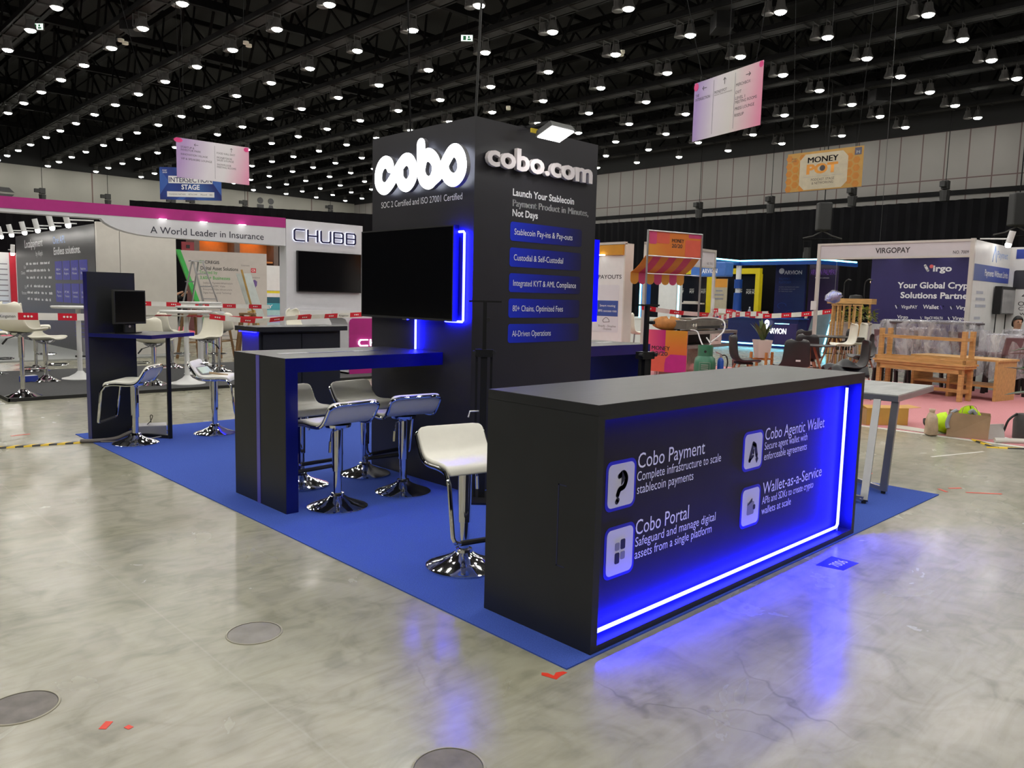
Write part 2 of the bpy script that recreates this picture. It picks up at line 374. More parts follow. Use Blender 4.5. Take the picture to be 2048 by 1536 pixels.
MB().lathe([(0.0, 0.02), (0.15, 0.0), (0.18, 0.02), (0.16, 0.12), (0.11, 0.26), (0.11, 0.36), (0.0, 0.37)], 14).build('housing', M_hous, off0, smooth=True)
MB().bar((-0.19, 0, 0.1), (-0.19, 0, 0.5), 0.025).bar((0.19, 0, 0.1), (0.19, 0, 0.5), 0.025).bar((-0.2, 0, 0.5), (0.2, 0, 0.5), 0.03).build('yoke', M_hous, off0)
def seen(p, margin=1.04):
    d = Vector(p) - CAM_LOC; z = d.dot(cf)
    if z < 0.1: return False, z
    return (abs(d.dot(cr) / z) < 1024 / 1555.9 * margin and abs(d.dot(cu) / z) < 768 / 1555.9 * margin), z
first_l = first_o = True
for X in XS:
    for Y in YS:
        x, y = gx(X, Y), gy(X, Y)
        if not (-22 < x < 39 and -17 < y < 63.2): continue
        s, z = seen((x, y, LZ)); far = (Vector((x, y, 0)) - Vector((4, 4, 0))).length
        if s or far < 26:
            if first_l: lamp0.location = (x, y, LZ); first_l = False
            else: dup(lamp0, (x, y, LZ))
        if s and z < 42 and X > 9:
            if first_o: off0.location = (x + 0.02, y + 0.42, LZ + 0.02); first_o = False
            else: dup(off0, (x + 0.02, y + 0.42, LZ + 0.02))
# roof trusses: one catwalk truss over every lamp row, crossing purlins above
rnd = random.Random(3)
lab_t = 'dark steel catwalk truss carrying a row of ceiling lamps'
for i, X in enumerate(XS):
    x0 = gx(X, 19); t = thing('roof_truss', lab_t, 'truss', (x0, 0, 0), group='catwalk trusses under the ceiling')
    mb = MB(); y = -28.0
    while y < 63.5:
        L = 1.55; mb.box(-0.2, 0.2, y, y + L - 0.07, 10.5, 10.54); mb.box(-0.26, 0.26, y + L - 0.07, y + L, 10.47, 10.5); y += L
    mb.build('walkway', M_tray, t)
    mb = MB().box(-0.34, -0.26, -28, 63.5, 10.5, 10.68).box(0.26, 0.34, -28, 63.5, 10.5, 10.68).box(-0.12, 0.12, -28, 63.5, 12.5, 12.75)
    mb.box(0.55, 0.62, -28, 63.5, 10.75, 10.82)
    mb.build('chords', M_steel, t)
    mb = MB(); y = gy(X, YS[0])
    for Y in YS:
        a, b = gy(X, Y) - 1.56, gy(X, Y) + 1.56
        if a > 62: break
        mb.bar((0.3, (a + b) / 2, 10.6), (0.1, a, 12.5), 0.1, 0.05).bar((0.3, (a + b) / 2, 10.6), (0.1, b, 12.5), 0.1, 0.05)
        mb.bar((-0.3, (a + b) / 2, 10.6), (-0.1, (a + b) / 2, 12.5), 0.06, 0.06)
    mb.build('web_members', M_steel, t)
lab_p = 'black cross beam with diagonal braces between the catwalk trusses'
for j, Y in enumerate(YS[::2]):
    y0 = gy(24, Y) + 1.5
    if y0 > 62: continue
    t = thing('cross_beam', lab_p, 'beam', (0, y0, 0), group='cross beams under the ceiling')
    MB().box(-22, 39.5, -0.1, 0.1, 11.6, 11.9).box(-22, 39.5, -0.06, 0.06, 13.0, 13.2).build('chords', M_steel, t)
    mb = MB()
    for X in XS:
        a = gx(X, Y); mb.bar((a, 0, 11.7), (a + 1.5, 0, 13.1), 0.09, 0.06).bar((a + 3.0, 0, 11.7), (a + 1.5, 0, 13.1), 0.09, 0.06)
        mb.bar((a + 0.3, 0, 10.65), (a + 1.5, 0, 11.7), 0.07, 0.05)
    mb.build('braces', M_steel, t)
# hanging loudspeaker boxes, duct grilles, exit signs, twin emergency lamps
M_exit = mk_emit('lit_exit_sign_face', (0.75, 1.0, 0.85), 1.1)
M_green = mk('exit_green', (0.02, 0.25, 0.09), 0.5)
def ceil_box(loc, rot, label):
    t = thing('ceiling_loudspeaker', label, 'loudspeaker', loc, rot)
    MB().box(-0.42, 0.42, -0.28, 0.28, 0, 0.62).build('cabinet', M_steel, t, bevel=0.02)
    MB().box(-0.3, 0.3, -0.3, -0.28, 0.1, 0.5).build('grille', M_hous, t)
    MB().bar((-0.3, 0, 0.62), (-0.3, 0, 2.4), 0.03).bar((0.3, 0, 0.62), (0.3, 0, 2.4), 0.03).build('drop_rods', M_steel, t)
ceil_box((20.4, 12.24, 10.0), 0.8, 'dark loudspeaker box hung above the pink three column sign')
ceil_box((32.5, 12.0, 10.0), 0.8, 'dark loudspeaker box hung above the yellow honeycomb sign')
ceil_box((7.7, 27.6, 10.2), 0.8, 'dark loudspeaker box hung near the upper left lamps')
def exit_sign(loc, rot, label):
    t = thing('exit_sign', label, 'sign', loc, rot)
    MB().box(-0.22, 0.22, -0.03, 0.03, 0, 0.24).build('case', M_hous, t)
    MB().box(-0.2, 0.2, -0.036, -0.03, 0.02, 0.22).build('lit_face', M_exit, t)
    MB().box(-0.13, -0.03, -0.04, -0.036, 0.05, 0.19).box(0.02, 0.14, -0.04, -0.036, 0.05, 0.1).box(0.04, 0.1, -0.04, -0.036, 0.12, 0.19).build('pictogram', M_green, t)
    MB().bar((0, 0, 0.24), (0, 0, 13.6 - loc[2]), 0.02).build('drop_rod', M_steel, t)
exit_sign((5.33, 29.87, 10.2), -0.8, 'small lit exit sign hanging at the upper left of the ceiling')
exit_sign((16.05, 19.62, 10.2), -0.8, 'small lit exit sign hanging above the dark tower')
M_em = mk('emergency_lamp_white', (0.75, 0.72, 0.6), 0.5)
lab_e = 'pair of small unlit pale emergency spot heads on the ceiling steel'
for p in ((8.06, 29.75, 10.4), (11.32, 26.5, 10.4), (21.2, 16.9, 10.4), (24.25, 26.1, 10.4)):
    t = thing('emergency_lamp', lab_e, 'lamp', p, 0.8, group='twin emergency lamps under the ceiling')
    for dx in (-0.16, 0.16): MB().cyl((dx, 0), 0.11, 0, 0.09, 12).build('lamp_head', M_em, t)
    MB().box(-0.3, 0.3, -0.04, 0.04, 0.09, 0.14).bar((0, 0, 0.14), (0, 0, 13.6 - p[2]), 0.03).build('bracket', M_steel, t)
# chain hoists hanging in front of the walls
def hoist(loc, label, top=13.6, s=1.0):
    t = thing('chain_hoist', label, 'hoist', loc)
    MB().box(-0.18 * s, 0.18 * s, -0.15 * s, 0.15 * s, 0.55 * s, 0.95 * s).box(-0.5 * s, -0.16 * s, -0.12 * s, 0.12 * s, 0.62 * s, 0.88 * s).build('motor', M_rubber, t, bevel=0.02)
    MB().lathe([(0.0, 0), (0.2 * s, 0.0), (0.24 * s, 0.5 * s), (0.0, 0.52 * s)], 10).build('chain_bag', M_rubber, t)
    MB().tube([(0, 0, 0.95 * s), (0, 0, top - loc[2])], 0.018, 6).build('chain', M_steel, t)
for k, (p, l) in enumerate([((12.88, 62.0, 7.4), 'black chain hoist at far left, first above the magenta fascia'), ((17.2, 62.0, 7.45), 'black chain hoist second from the left above the magenta fascia'),
                            ((21.98, 62.0, 7.65), 'black chain hoist hanging just left of the blue stage sign bottom'), ((23.5, 62.0, 7.8), 'black chain hoist hanging right under the blue stage sign'), ((27.95, 62.0, 8.1), 'black chain hoist just left of the restroom figures'), ((36.15, 62.0, 8.5), 'black chain hoist to the left of the dark tower by the pale wall'),
                            ((38.6, 24.46, 6.4), 'black chain hoist left of the yellow honeycomb sign'), ((38.6, 19.86, 6.4), 'black chain hoist below the left edge of the honeycomb sign'),
                            ((38.6, 15.37, 6.5), 'black chain hoist below the right edge of the honeycomb sign'), ((38.6, 11.0, 6.45), 'black chain hoist farthest right on the grey panelled wall')]):
    hoist(p, l)
# two lighting bars hung against the black drape
def light_bar(loc, rot, label):
    t = thing('lighting_bar', label, 'stage light', loc, rot)
    MB().tube([(-0.75, 0, 0), (0.75, 0, 0)], 0.03, 8).build('pipe', M_steel, t)
    MB().box(-0.28, 0.28, -0.2, 0.2, 0.35, 1.5).build('hoist_motor', M_rubber, t, bevel=0.05)
    MB().tube([(0, 0, 1.5), (0, 0, 13.6 - loc[2])], 0.02, 6).build('chain', M_steel, t)
    MB().tube([(-0.8, 0, 0.03), (-0.4, 0, 0.12), (0, 0, 0.34), (0.4, 0, 0.14), (0.8, 0, 0.03)], 0.03, 6).build('sling', M_hous, t)
    for dx in (-0.6, 0.6):
        h = MB().bar((dx - 0.16, 0, -0.08), (dx - 0.16, 0, -0.55), 0.03).bar((dx + 0.16, 0, -0.08), (dx + 0.16, 0, -0.55), 0.03).bar((dx - 0.17, 0, -0.08), (dx + 0.17, 0, -0.08), 0.05).build('yoke', M_steel, t)
        MB().lathe([(0, -0.36), (0.15, -0.36), (0.17, -0.8), (0.13, -0.8), (0.12, -0.5), (0, -0.5)], 12, (dx, 0, 0)).build('spot_head', M_rubber, t)
light_bar((30.0, 12.88, 4.15), -0.8, 'lighting bar with two black spot heads above the white booth fascia')
light_bar((30.0, 5.85, 4.0), -0.8, 'lighting bar with black spot heads at the far right edge')
# black pictograms painted on the pale wall
t = thing('restroom_pictogram', 'black man and woman restroom figures on the pale far wall', 'sign', (29.95, 63.88, 7.4))
for dx, w in ((0, 0), (1.0, 1)):
    mb = MB().plate([(dx + 0.3 + 0.27 * math.cos(k * PI / 8), 2.0 + 0.27 * math.sin(k * PI / 8)) for k in range(16)], -0.02, 0)
    if w: mb.plate([(dx + 0.14, 1.66), (dx + 0.46, 1.66), (dx + 0.8, 0.45), (dx + 0.5, 0.45), (dx + 0.5, 0), (dx + 0.1, 0), (dx + 0.1, 0.45), (dx - 0.2, 0.45)], -0.02, 0)
    else: mb.plate([(dx, 1.66), (dx + 0.62, 1.66), (dx + 0.62, 0), (dx, 0)], -0.02, 0)
    mb.build('woman_figure' if w else 'man_figure', M_prtk, t)
t = thing('wall_logo', 'large dark geometric letter shapes painted on the far left wall', 'sign', (10.35, 63.88, 7.6))
MB().plate([(0.0, 0.55), (0.25, 0.75), (0.9, 0.75), (1.2, 0.45), (0.0, 0.45)], -0.02, 0).plate([(0.0, 0.3), (1.2, 0.3), (0.9, 0.0), (0.25, 0.0)], -0.02, 0).build('disc_mark', M_prtk, t)
MB().plate([(-0.7, 1.9), (0.05, 1.9), (0.05, 1.65), (-0.7, 1.65)], -0.02, 0).plate([(-0.2, 1.35), (0.05, 1.35), (0.05, 0.95), (-0.7, 0.95), (-0.7, 1.15), (-0.2, 1.15)], -0.02, 0).build('letter_mark', M_prtk, t)
# ================================================================ the dark booth in the foreground
M_carpet = mk('blue_carpet', (0.056, 0.105, 0.44), 0.95, var=0.16, scale=180, spec=0.1, bump=0.25)
tag(MB().box(-0.151, 4.033, -0.012, 6.289, 0, 0.006).build('booth_carpet', M_carpet), 'bright blue carpet under the dark booth furniture', 'carpet')
CZ = 0.006
# ---- long counter with the lit recessed panel
M_top = mk('brushed_grey_top', (0.045, 0.045, 0.047), 0.42, var=0.12, scale=4, stretch=(0.6, 9, 1), spec=0.35)
M_panel = mk('dark_graphic_panel', (0.024, 0.021, 0.026), 0.45, var=0.08, spec=0.15)
cn = thing('reception_counter', 'long black counter in front with blue lit graphic panel facing the aisle', 'counter', (0, 0, 0))
W_, D_, H_ = 2.507, 0.624, 1.0
MB().box(0, W_, 0, D_, 0.957, 0.998).build('top', M_black, cn); MB().box(0.001, W_ - 0.001, 0.001, D_ - 0.001, 0.998, H_).build('top_laminate', M_top, cn)
MB().box(0, 0.04, 0, D_, CZ, 0.958).build('side_panel', M_black, cn)
MB().box(W_ - 0.04, W_, 0, D_, CZ, 0.958).build('side_panel', M_black, cn)
MB().box(0.04, W_ - 0.04, 0, D_, CZ, 0.035).build('plinth', M_black, cn)
MB().box(0.04, W_ - 0.04, D_ - 0.03, D_, 0.035, 0.958).build('back_panel', M_black, cn)
MB().box(0.04, W_ - 0.04, 0.0, 0.012, 0.940, 0.957).build('front_lip', M_black, cn)
gp = MB().box(0.04, W_ - 0.04, 0.075, 0.09, 0.035, 0.958).build('graphic_panel', M_panel, cn)
led = MB(); led.tube([(0.042, 0.048, 0.062), (2.36, 0.048, 0.062), (2.375, 0.048, 0.079), (2.375, 0.048, 0.912)], 0.0085, 8)
led.build('led_strip', M_ledblue, cn)
MB().box(0.05, 2.34, 0.03, 0.042, 0.944, 0.954).build('hidden_led_strip', mk_emit('blue_led_tape', (0.003, 0.003, 1.0), 26.0), cn)
MB().tube([(2.375, 0.05, 0.037), (2.375, 0.05, 0.06)], 0.006, 6).build('led_reflection', mk('pale_led_reflection', (0.4, 0.5, 0.8), 0.4), cn)  # pale reflection of the LED corner, put in as a short tube
M_cardblue = mk('cobalt_print', (0.01, 0.012, 0.55), 0.4, var=0.05)
M_icon = mk('icon_white', (0.62, 0.62, 0.72), 0.45, var=0.03)
M_mid = mk('icon_grey', (0.22, 0.22, 0.26), 0.45)
PY = 0.075
def icon(x0, x1, z0, z1):
    global IC
    IC = MB().plate(rrect(x0, x1, z0, z1, 0.035), PY - 0.0015, PY).build('icon_frame', M_cardblue, cn)
    MB().plate(rrect(x0 + 0.014, x1 - 0.014, z0 + 0.014, z1 - 0.014, 0.026), PY - 0.003, PY - 0.0015).build('icon_tile', M_icon, IC)
def mark(mb, mat=M_prtk): mb.build('icon_mark', mat, IC)
Y0, Y1 = PY - 0.0045, PY - 0.003
icon(0.15, 0.352, 0.535, 0.745)
mb = MB(); stroke(mb, catmull([(0.232, 0.672, 0), (0.262, 0.69, 0), (0.283, 0.665, 0), (0.27, 0.63, 0), (0.238, 0.622, 0), (0.228, 0.605, 0)], 4) and [(p.x, p.y) for p in catmull([(0.236, 0.678, 0), (0.264, 0.69, 0), (0.283, 0.665, 0), (0.27, 0.632, 0), (0.24, 0.622, 0), (0.228, 0.6, 0)], 4)], 0.022, Y0, Y1)
mb.plate([(0.252, 0.70), (0.274, 0.665), (0.25, 0.64)], Y0 - 0.001, Y1); stroke(mb, [(0.224, 0.572), (0.23, 0.579)], 0.022, Y0, Y1); mark(mb)
icon(0.156, 0.36, 0.245, 0.468)
mb = MB().plate(rrect(0.262, 0.292, 0.362, 0.405, 0.007), Y0, Y1).plate(rrect(0.225, 0.255, 0.305, 0.352, 0.007), Y0, Y1); mark(mb)
mb = MB().plate(rrect(0.225, 0.254, 0.362, 0.395, 0.007), Y0, Y1).plate(rrect(0.263, 0.292, 0.318, 0.352, 0.007), Y0, Y1); mark(mb, M_mid)
icon(1.235, 1.438, 0.55, 0.755)
mb = MB(); stroke(mb, [(1.302, 0.605), (1.333, 0.69), (1.352, 0.68), (1.37, 0.625)], 0.022, Y0, Y1); stroke(mb, [(1.302, 0.605), (1.335, 0.625)], 0.014, Y0, Y1); mb.plate([(1.362, 0.605), (1.375, 0.585), (1.388, 0.605), (1.375, 0.625)], Y0, Y1); stroke(mb, [(1.337, 0.655), (1.337, 0.64)], 0.012, Y0, Y1); mark(mb)
icon(1.242, 1.44, 0.252, 0.468)
mb = MB().plate(rrect(1.305, 1.372, 0.318, 0.385, 0.008), Y0, Y1); mark(mb, M_mid)
mb = MB().plate([(1.308, 0.375), (1.35, 0.402), (1.352, 0.385), (1.308, 0.37)], Y0 - 0.001, Y1).plate(rrect(1.362, 1.385, 0.34, 0.366, 0.008), Y0 - 0.001, Y1); mark(mb)
for s, x, z, cap, w in (('Cobo Payment', 0.362, 0.693, 0.068, 0.518), ('Complete infrastructure to scale', 0.360, 0.638, 0.043, 0.668), ('stablecoin payments', 0.363, 0.582, 0.043, 0.43),
                        ('Cobo Portal', 0.365, 0.402, 0.068, 0.405), ('Safeguard and manage digital', 0.366, 0.350, 0.043, 0.64), ('assets from a single platform', 0.366, 0.296, 0.043, 0.61),
                        ('Cobo Agentic Wallet', 1.455, 0.692, 0.066, 0.70), ('Secure agent wallet with', 1.455, 0.641, 0.042, 0.49), ('enforceable agreements', 1.455, 0.586, 0.042, 0.49),
                        ('Wallet-as-a-Service', 1.462, 0.403, 0.066, 0.70), ('APIs and SDKs to create crypto', 1.462, 0.349, 0.042, 0.60), ('wallets at scale', 1.462, 0.294, 0.042, 0.33)):
    text(cn, s, M_prtw, x, z, cap, w, y=PY)
M_faint = mk('faint_blue_line', (0.01, 0.012, 0.06), 0.45)
MB().box(-0.001, 0.0, 0.19, 0.196, 0.32, 0.66).box(-0.001, 0.0, 0.15, 0.196, 0.655, 0.66).box(-0.001, 0.0, 0.15, 0.196, 0.32, 0.325).build('side_bracket_mark', M_faint, cn)
# ---- tower
tw = thing('display_tower', 'tall black booth tower with glowing white logo and blue feature cards', 'tower', (0, 0, 0))
TX0, TX1, TY0, TY1, TH = 1.2995, 2.592, 2.2265, 3.454, 2.616
M_tower = mk('matte_black_panel', (0.019, 0.018, 0.024), 0.45, var=0.12, scale=2)
MB().box(TX0, TX1, TY0, TY1, CZ, TH).build('body', M_tower, tw)
M_logo = mk_emit('lit_white_logo', (0.95, 0.97, 1.0), 3.2); M_back = mk_emit('soft_white_back_light', (0.80, 0.85, 1.0), 1.6); M_ret = mk('grey_letter_return', (0.16, 0.16, 0.18), 0.5)
# glowing script logo on the left face: strokes in a local frame where x runs to the viewer's right
lg = MB(); lg2 = MB(); lg3 = MB(); LW = 0.128
C_ = [(0.344, 2.359), (0.326, 2.386), (0.276, 2.4), (0.226, 2.378), (0.193, 2.325), (0.194, 2.254), (0.238, 2.211), (0.294, 2.205), (0.36, 2.246), (0.419, 2.306), (0.477, 2.359), (0.529, 2.39), (0.581, 2.385), (0.623, 2.344), (0.636, 2.283), (0.609, 2.231), (0.558, 2.203), (0.505, 2.218), (0.468, 2.258), (0.462, 2.305)]
B_ = [(0.721, 2.476), (0.727, 2.304)]
BB = [(0.727, 2.304), (0.748, 2.367), (0.796, 2.397), (0.85, 2.379), (0.894, 2.334), (0.9, 2.275), (0.868, 2.219), (0.815, 2.199), (0.76, 2.223), (0.73, 2.268), (0.727, 2.304)]
O_ = [(0.868, 2.219), (0.929, 2.249), (0.975, 2.291), (1.016, 2.341), (1.065, 2.387), (1.115, 2.39), (1.16, 2.351), (1.181, 2.292), (1.172, 2.243), (1.137, 2.207), (1.088, 2.195), (1.037, 2.216), (1.001, 2.254), (0.992, 2.289)]
for P in (C_, B_, BB, O_):
    q_ = [(p.x, p.y) for p in catmull([(a, b, 0) for a, b in P], 4)] if len(P) > 2 else P
    stroke(lg, q_, LW * 0.72, -0.076, -0.072); stroke(lg2, q_, LW * 0.75, -0.0719, -0.04); stroke(lg3, q_, LW * 0.6, -0.0399, -0.036)
lb = lg2.build('logo_return', M_ret, tw); lb.location = (TX0, TY1, 0); lb.rotation_euler = (0, 0, -PI / 2)
lg.build('lit_logo', M_logo, lb); lg3.build('logo_back_light', M_back, lb)
text(tw, 'SOC 2 Certified and ISO 27001 Certified', M_prtw, 0, 0, 0.048, 0.978, at=(TX0 - 0.002, 3.328, 2.072), rot=-PI / 2)
M_letter = mk('white_acrylic_letter', (0.78, 0.72, 0.74), 0.35, var=0.02)
text(tw, 'cobo.com', M_letter, 1.378, 2.305, 0.148, 1.11, y=TY0 - 0.012, depth=0.03, bold=0.03, name='raised_letters')
MB().box(1.5, 2.45, TY0 - 0.012, TY0, 2.34, 2.36).build('letter_rail', M_dark, tw)
for s, z, w in (('Launch Your Stablecoin', 2.128, 0.66), ('Payment Product in Minutes,', 2.053, 0.835), ('Not Days', 1.984, 0.262)):
    text(tw, s, M_prtw, 1.665, z, 0.050, w, y=TY0, bold=0.022)
M_feat = mk_ramp('cobalt_card_print', [(0.0, (0.008, 0.03, 0.62, 1)), (0.45, (0.006, 0.014, 0.30, 1)), (1.0, (0.012, 0.012, 0.05, 1))], 0, 0.80, 1.645, 0.42)
for s, zt, zb, w in (('Stablecoin Pay-ins & Pay-outs', 1.943, 1.808, 0.63), ('Custodial & Self-Custodial', 1.76, 1.623, 0.53), ('Integrated KYT & AML Compliance', 1.576, 1.44, 0.69), ('80+ Chains, Optimized Fees', 1.393, 1.254, 0.545), ('AI-Driven Operations', 1.208, 1.07, 0.415)):
    cdp = MB().plate(rrect(1.648, 2.43, zb, zt, 0.022), TY0 - 0.0015, TY0).build('feature_card', M_feat, tw)
    text(cdp, s, M_prtw, 1.688, (zt + zb) / 2 - 0.022, 0.045, w, y=TY0 - 0.0015)
l1 = MB().tube([(TX0 - 0.016, 2.50, 1.848), (TX0 - 0.016, 2.313, 1.848), (TX0 - 0.016, 2.303, 1.838), (TX0 - 0.016, 2.303, 1.232), (TX0 - 0.016, 2.313, 1.222), (TX0 - 0.016, 2.50, 1.222)], 0.0085, 8).build('led_strip', M_ledblue, tw)
MB().tube([(TX0 - 0.014, 2.853, 0.996), (TX0 - 0.014, 2.853, 1.30)], 0.008, 8).build('led_strip', M_ledblue, tw)
M_edge = mk('blue_edge_lit_acrylic', (0.002, 0.002, 0.3), 0.5, spec=0.1, emit=(0.0, 0.0, 1.0), estr=1.3)
MB().box(TX1, TX1 + 0.075, TY0 + 0.012, TY0 + 0.05, 1.22, 1.88).build('edge_lit_panel', M_edge, tw)
tw_cable = tag(MB().tube([(1.33, 3.0, TH), (1.31, 3.05, 4.2), (1.18, 3.2, 6.5), (0.9, 3.6, 10.5)], 0.006, 6).build('suspension_wire', M_steel), 'thin dark wire running up from the left top edge of the tower', 'cable')
tag(MB().tube([(1.32, 2.25, TH), (1.34, 2.24, 3.3), (1.42, 2.2, 5.5), (1.5, 2.1, 10.5)], 0.009, 6).build('power_cable', M_rubber), 'black power cable hanging down to the near corner of the tower', 'cable')
# ---- television on the tower
tv = thing('wall_television', 'large black flat television on the left face of the tower', 'television', (1.235, 3.51, 1.222), -PI / 2)
MB().box(0, 1.147, 0.012, 0.05, 0, 0.672).build('casing', M_dark, tv)
MB().box(0.012, 1.135, -0.001, 0.012, 0.018, 0.66).build('screen', M_screen, tv)
MB().box(0, 1.147, 0, 0.012, 0, 0.016).box(0, 1.147, 0, 0.012, 0.662, 0.672).box(0, 0.010, 0, 0.012, 0.016, 0.662).box(1.137, 1.147, 0, 0.012, 0.016, 0.662).build('bezel', M_rubber, tv)
MB().box(0.35, 0.8, 0.05, 0.0645, 0.15, 0.52).build('wall_bracket', M_dark, tv)
MB().box(0.545, 0.602, 0.008, 0.03, -0.008, 0.0).build('sensor_foot', M_alu, tv)
# ---- floodlight on the tower
fl = thing('floodlight', 'bright white floodlight on an arm over the tower lettering', 'lamp', (0, 0, 0))
M_flood = mk_emit('floodlight_led_face', (1, 0.99, 0.95), 26.0)
c0 = Vector((1.835, 1.98, 2.545)); u_ = Vector((1, 0, 0)); n_ = Vector((0, -0.36, -0.93)).normalized(); v_ = n_.cross(u_).normalized()
def fq(a, b, c): return tuple(c0 + u_ * a + v_ * b - n_ * c)
MB().hexa([fq(-.125, -.085, .004), fq(.125, -.085, .004), fq(.125, .085, .004), fq(-.125, .085, .004), fq(-.11, -.07, .05), fq(.11, -.07, .05), fq(.11, .07, .05), fq(-.11, .07, .05)]).build('housing', M_dark, fl)
MB().hexa([fq(-.112, -.074, -.001), fq(.112, -.074, -.001), fq(.112, .074, -.001), fq(-.112, .074, -.001), fq(-.112, -.074, .004), fq(.112, -.074, .004), fq(.112, .074, .004), fq(-.112, .074, .004)]).build('lit_face', M_flood, fl)
MB().bar(fq(0, 0, .05), (1.835, 2.06, 2.64), 0.02).bar((1.835, 2.05, 2.64), (1.835, 2.30, 2.63), 0.02).box(1.78, 1.89, 2.27, 2.33, TH, 2.64).build('arm', M_dark, fl)
MB().box(1.70, 1.78, 2.09, 2.10, 2.555, 2.585).build('rating_tag', mk('yellow_tag', (0.75, 0.55, 0.02), 0.5), fl)
# ---- waterfall bar tables left and right of the tower
def bar_table(name, label, x0, flip):
    t = thing(name, label, 'table', (x0, 2.541, 0)); Lx = 1.2475 if not flip else 1.247
    def X(a, b): return (a, b) if not flip else (Lx - b, Lx - a)
    d = 0.72; H = 0.992
    MB().box(*X(0, Lx), 0.004, d, H - 0.09, H).build('top', M_black, t)
    MB().box(*X(0, 0.082), 0.004, d, CZ, H - 0.09).build('leg_panel', M_black, t)
    MB().box(*X(0, Lx), 0, 0.004, H - 0.09, H - 0.001).build('front_edge', M_navy, t)
    MB().box(*X(0.001, 0.082), 0, 0.004, CZ, H - 0.09).build('leg_edge', M_navy, t)
    MB().box(*X(0.082, 0.086), 0.004, d, CZ, H - 0.09).build('inner_lining', M_navy, t)
    MB().box(*X(-0.003, 0.0), 0.345, 0.39, CZ, H - 0.004).build('inlay_strip', mk('blue_violet_inlay', (0.10, 0.09, 0.42), 0.3), t)
    MB().box(*X(0.28, 0.95), 0.35, 0.385, H, H + 0.0015).build('cable_slot', M_navy, t)
    MB().box(*X(0.14, 0.36), 0.35, 0.385, H, H + 0.002).box(*X(0.72, 0.86), 0.35, 0.385, H, H + 0.002).build('slot_cover', M_alu, t)
    return t
bar_table('bar_table', 'black bar table with navy edges running from the left of the tower', 0.0513, False)
bar_table('bar_table', 'black bar table with navy edges on the far right side of the tower', 2.5935, True)
# ---- chrome bar stools with white S-shaped seats
M_seat = mk('white_leatherette', (0.80, 0.78, 0.70), 0.42, var=0.02, scale=20)
def seat_grid(th0, w=0.19):
    prof = [(-0.185, -0.035), (-0.175, -0.012), (-0.15, 0.0), (-0.08, 0.004), (0.0, 0.0), (0.06, 0.004), (0.10, 0.022), (0.13, 0.055), (0.155, 0.095), (0.175, 0.128), (0.188, 0.145)]
    P = [Vector((0, a, b)) for a, b in prof]; P = catmull(P, 3); n = len(P); rows = []
    for i, p in enumerate(P):
        t = i / (n - 1); ww = w
        if t > 0.85: ww = w - 0.055 * (1 - math.sqrt(max(0, 1 - ((t - 0.85) / 0.15) ** 2)))
        if t < 0.08: ww = w - 0.012 * (1 - t / 0.08)
        rows.append([(ww * s, p.y, p.z + th0) for s in (-1, -0.97, -0.6, 0, 0.6, 0.97, 1)])
    return rows, P
def make_stool(label, z):
    """local front is -Y; seat pan at height z"""
    t = thing('bar_stool', label, 'stool')
    rows, P = seat_grid(z + 0.022)
    MB().grid(rows).build('seat', M_seat, t, smooth=True, solid=0.026)
    # chrome rail: round the back edge, along both sides, down to the footrest
    side = [(p.y, p.z) for p in P]
    half = [Vector((0.195, a, z + b + 0.004)) for a, b in side[2:-3]]
    back = [Vector((0.175, side[-2][0] + 0.004, z + side[-2][1] + 0.006)), Vector((0.135, side[-1][0] + 0.006, z + side[-1][1] + 0.012))]
    drop = [Vector((0.195, -0.205, z - 0.05)), Vector((0.192, -0.222, z - 0.18)), Vector((0.188, -0.237, z - 0.30)), Vector((0.178, -0.243, z - 0.325)), Vector((0.155, -0.245, z - 0.332))]
    one = list(reversed(drop)) + half + back
    mir = [Vector((-p.x, p.y, p.z)) for p in reversed(one)]
    MB().tube(one + mir, 0.0115, 8, closed=True).build('chrome_rail', M_chrome, t, smooth=True)
    MB().tube([(-0.15, -0.245, z - 0.332), (0.15, -0.245, z - 0.332)], 0.014, 8).build('foot_rest', M_rubber if z > 0.5 else M_chrome, t, smooth=True)
    MB().lathe([(0, z + 0.006), (0.09, z + 0.006), (0.085, z - 0.012), (0.036, z - 0.03), (0.034, z - 0.3), (0.034, z - 0.305), (0.027, z - 0.308), (0.027, 0.06), (0, 0.06)], 20).build('gas_column', M_chrome, t, smooth=True)
    MB().lathe([(0.0, CZ), (0.196, CZ), (0.197, CZ + 0.008), (0.18, 0.024), (0.12, 0.044), (0.07, 0.066), (0.045, 0.085), (0.043, 0.10), (0.03, 0.104), (0, 0.104)], 36).build('base', M_chrome, t, smooth=True)
    MB().tube([(0.02, 0.04, z - 0.02), (0.09, 0.06, z - 0.03), (0.105, 0.065, z - 0.10)], 0.006, 6).tube([(0.105, 0.065, z - 0.09), (0.11, 0.067, z - 0.16)], 0.009, 6).build('height_lever', M_chrome, t)
    return t
s0 = make_stool('nearest white stool, beside the dark end of the long counter', 0.548)
s0.location = (0.293, 1.108, 0); s0.rotation_euler = (0, 0, -0.22)
s1 = make_stool('white stool at the outer end of the left bar table, back to the camera', 0.552)
s1.location = (0.395, 2.501, 0); s1.rotation_euler = (0, 0, PI + 0.10)
dup(s1, (0.961, 2.553, 0), PI - 0.12, 'white stool under the left bar table close to the tower, back to the camera')
dup(s1, (0.50, 3.17, 0), 0.05, 'white stool behind the leg panel of the left bar table, half hidden')
dup(s1, (1.06, 3.19, 0), 0.14, 'white stool on the far side of the left bar table, facing the camera')
dup(s1, (0.129, 5.479, 0), math.radians(230), 'white stool in front of the corner desk with the monitor')
dup(s1, (0.892, 5.558, 0), math.radians(52), 'white stool with a card terminal lying on its seat')
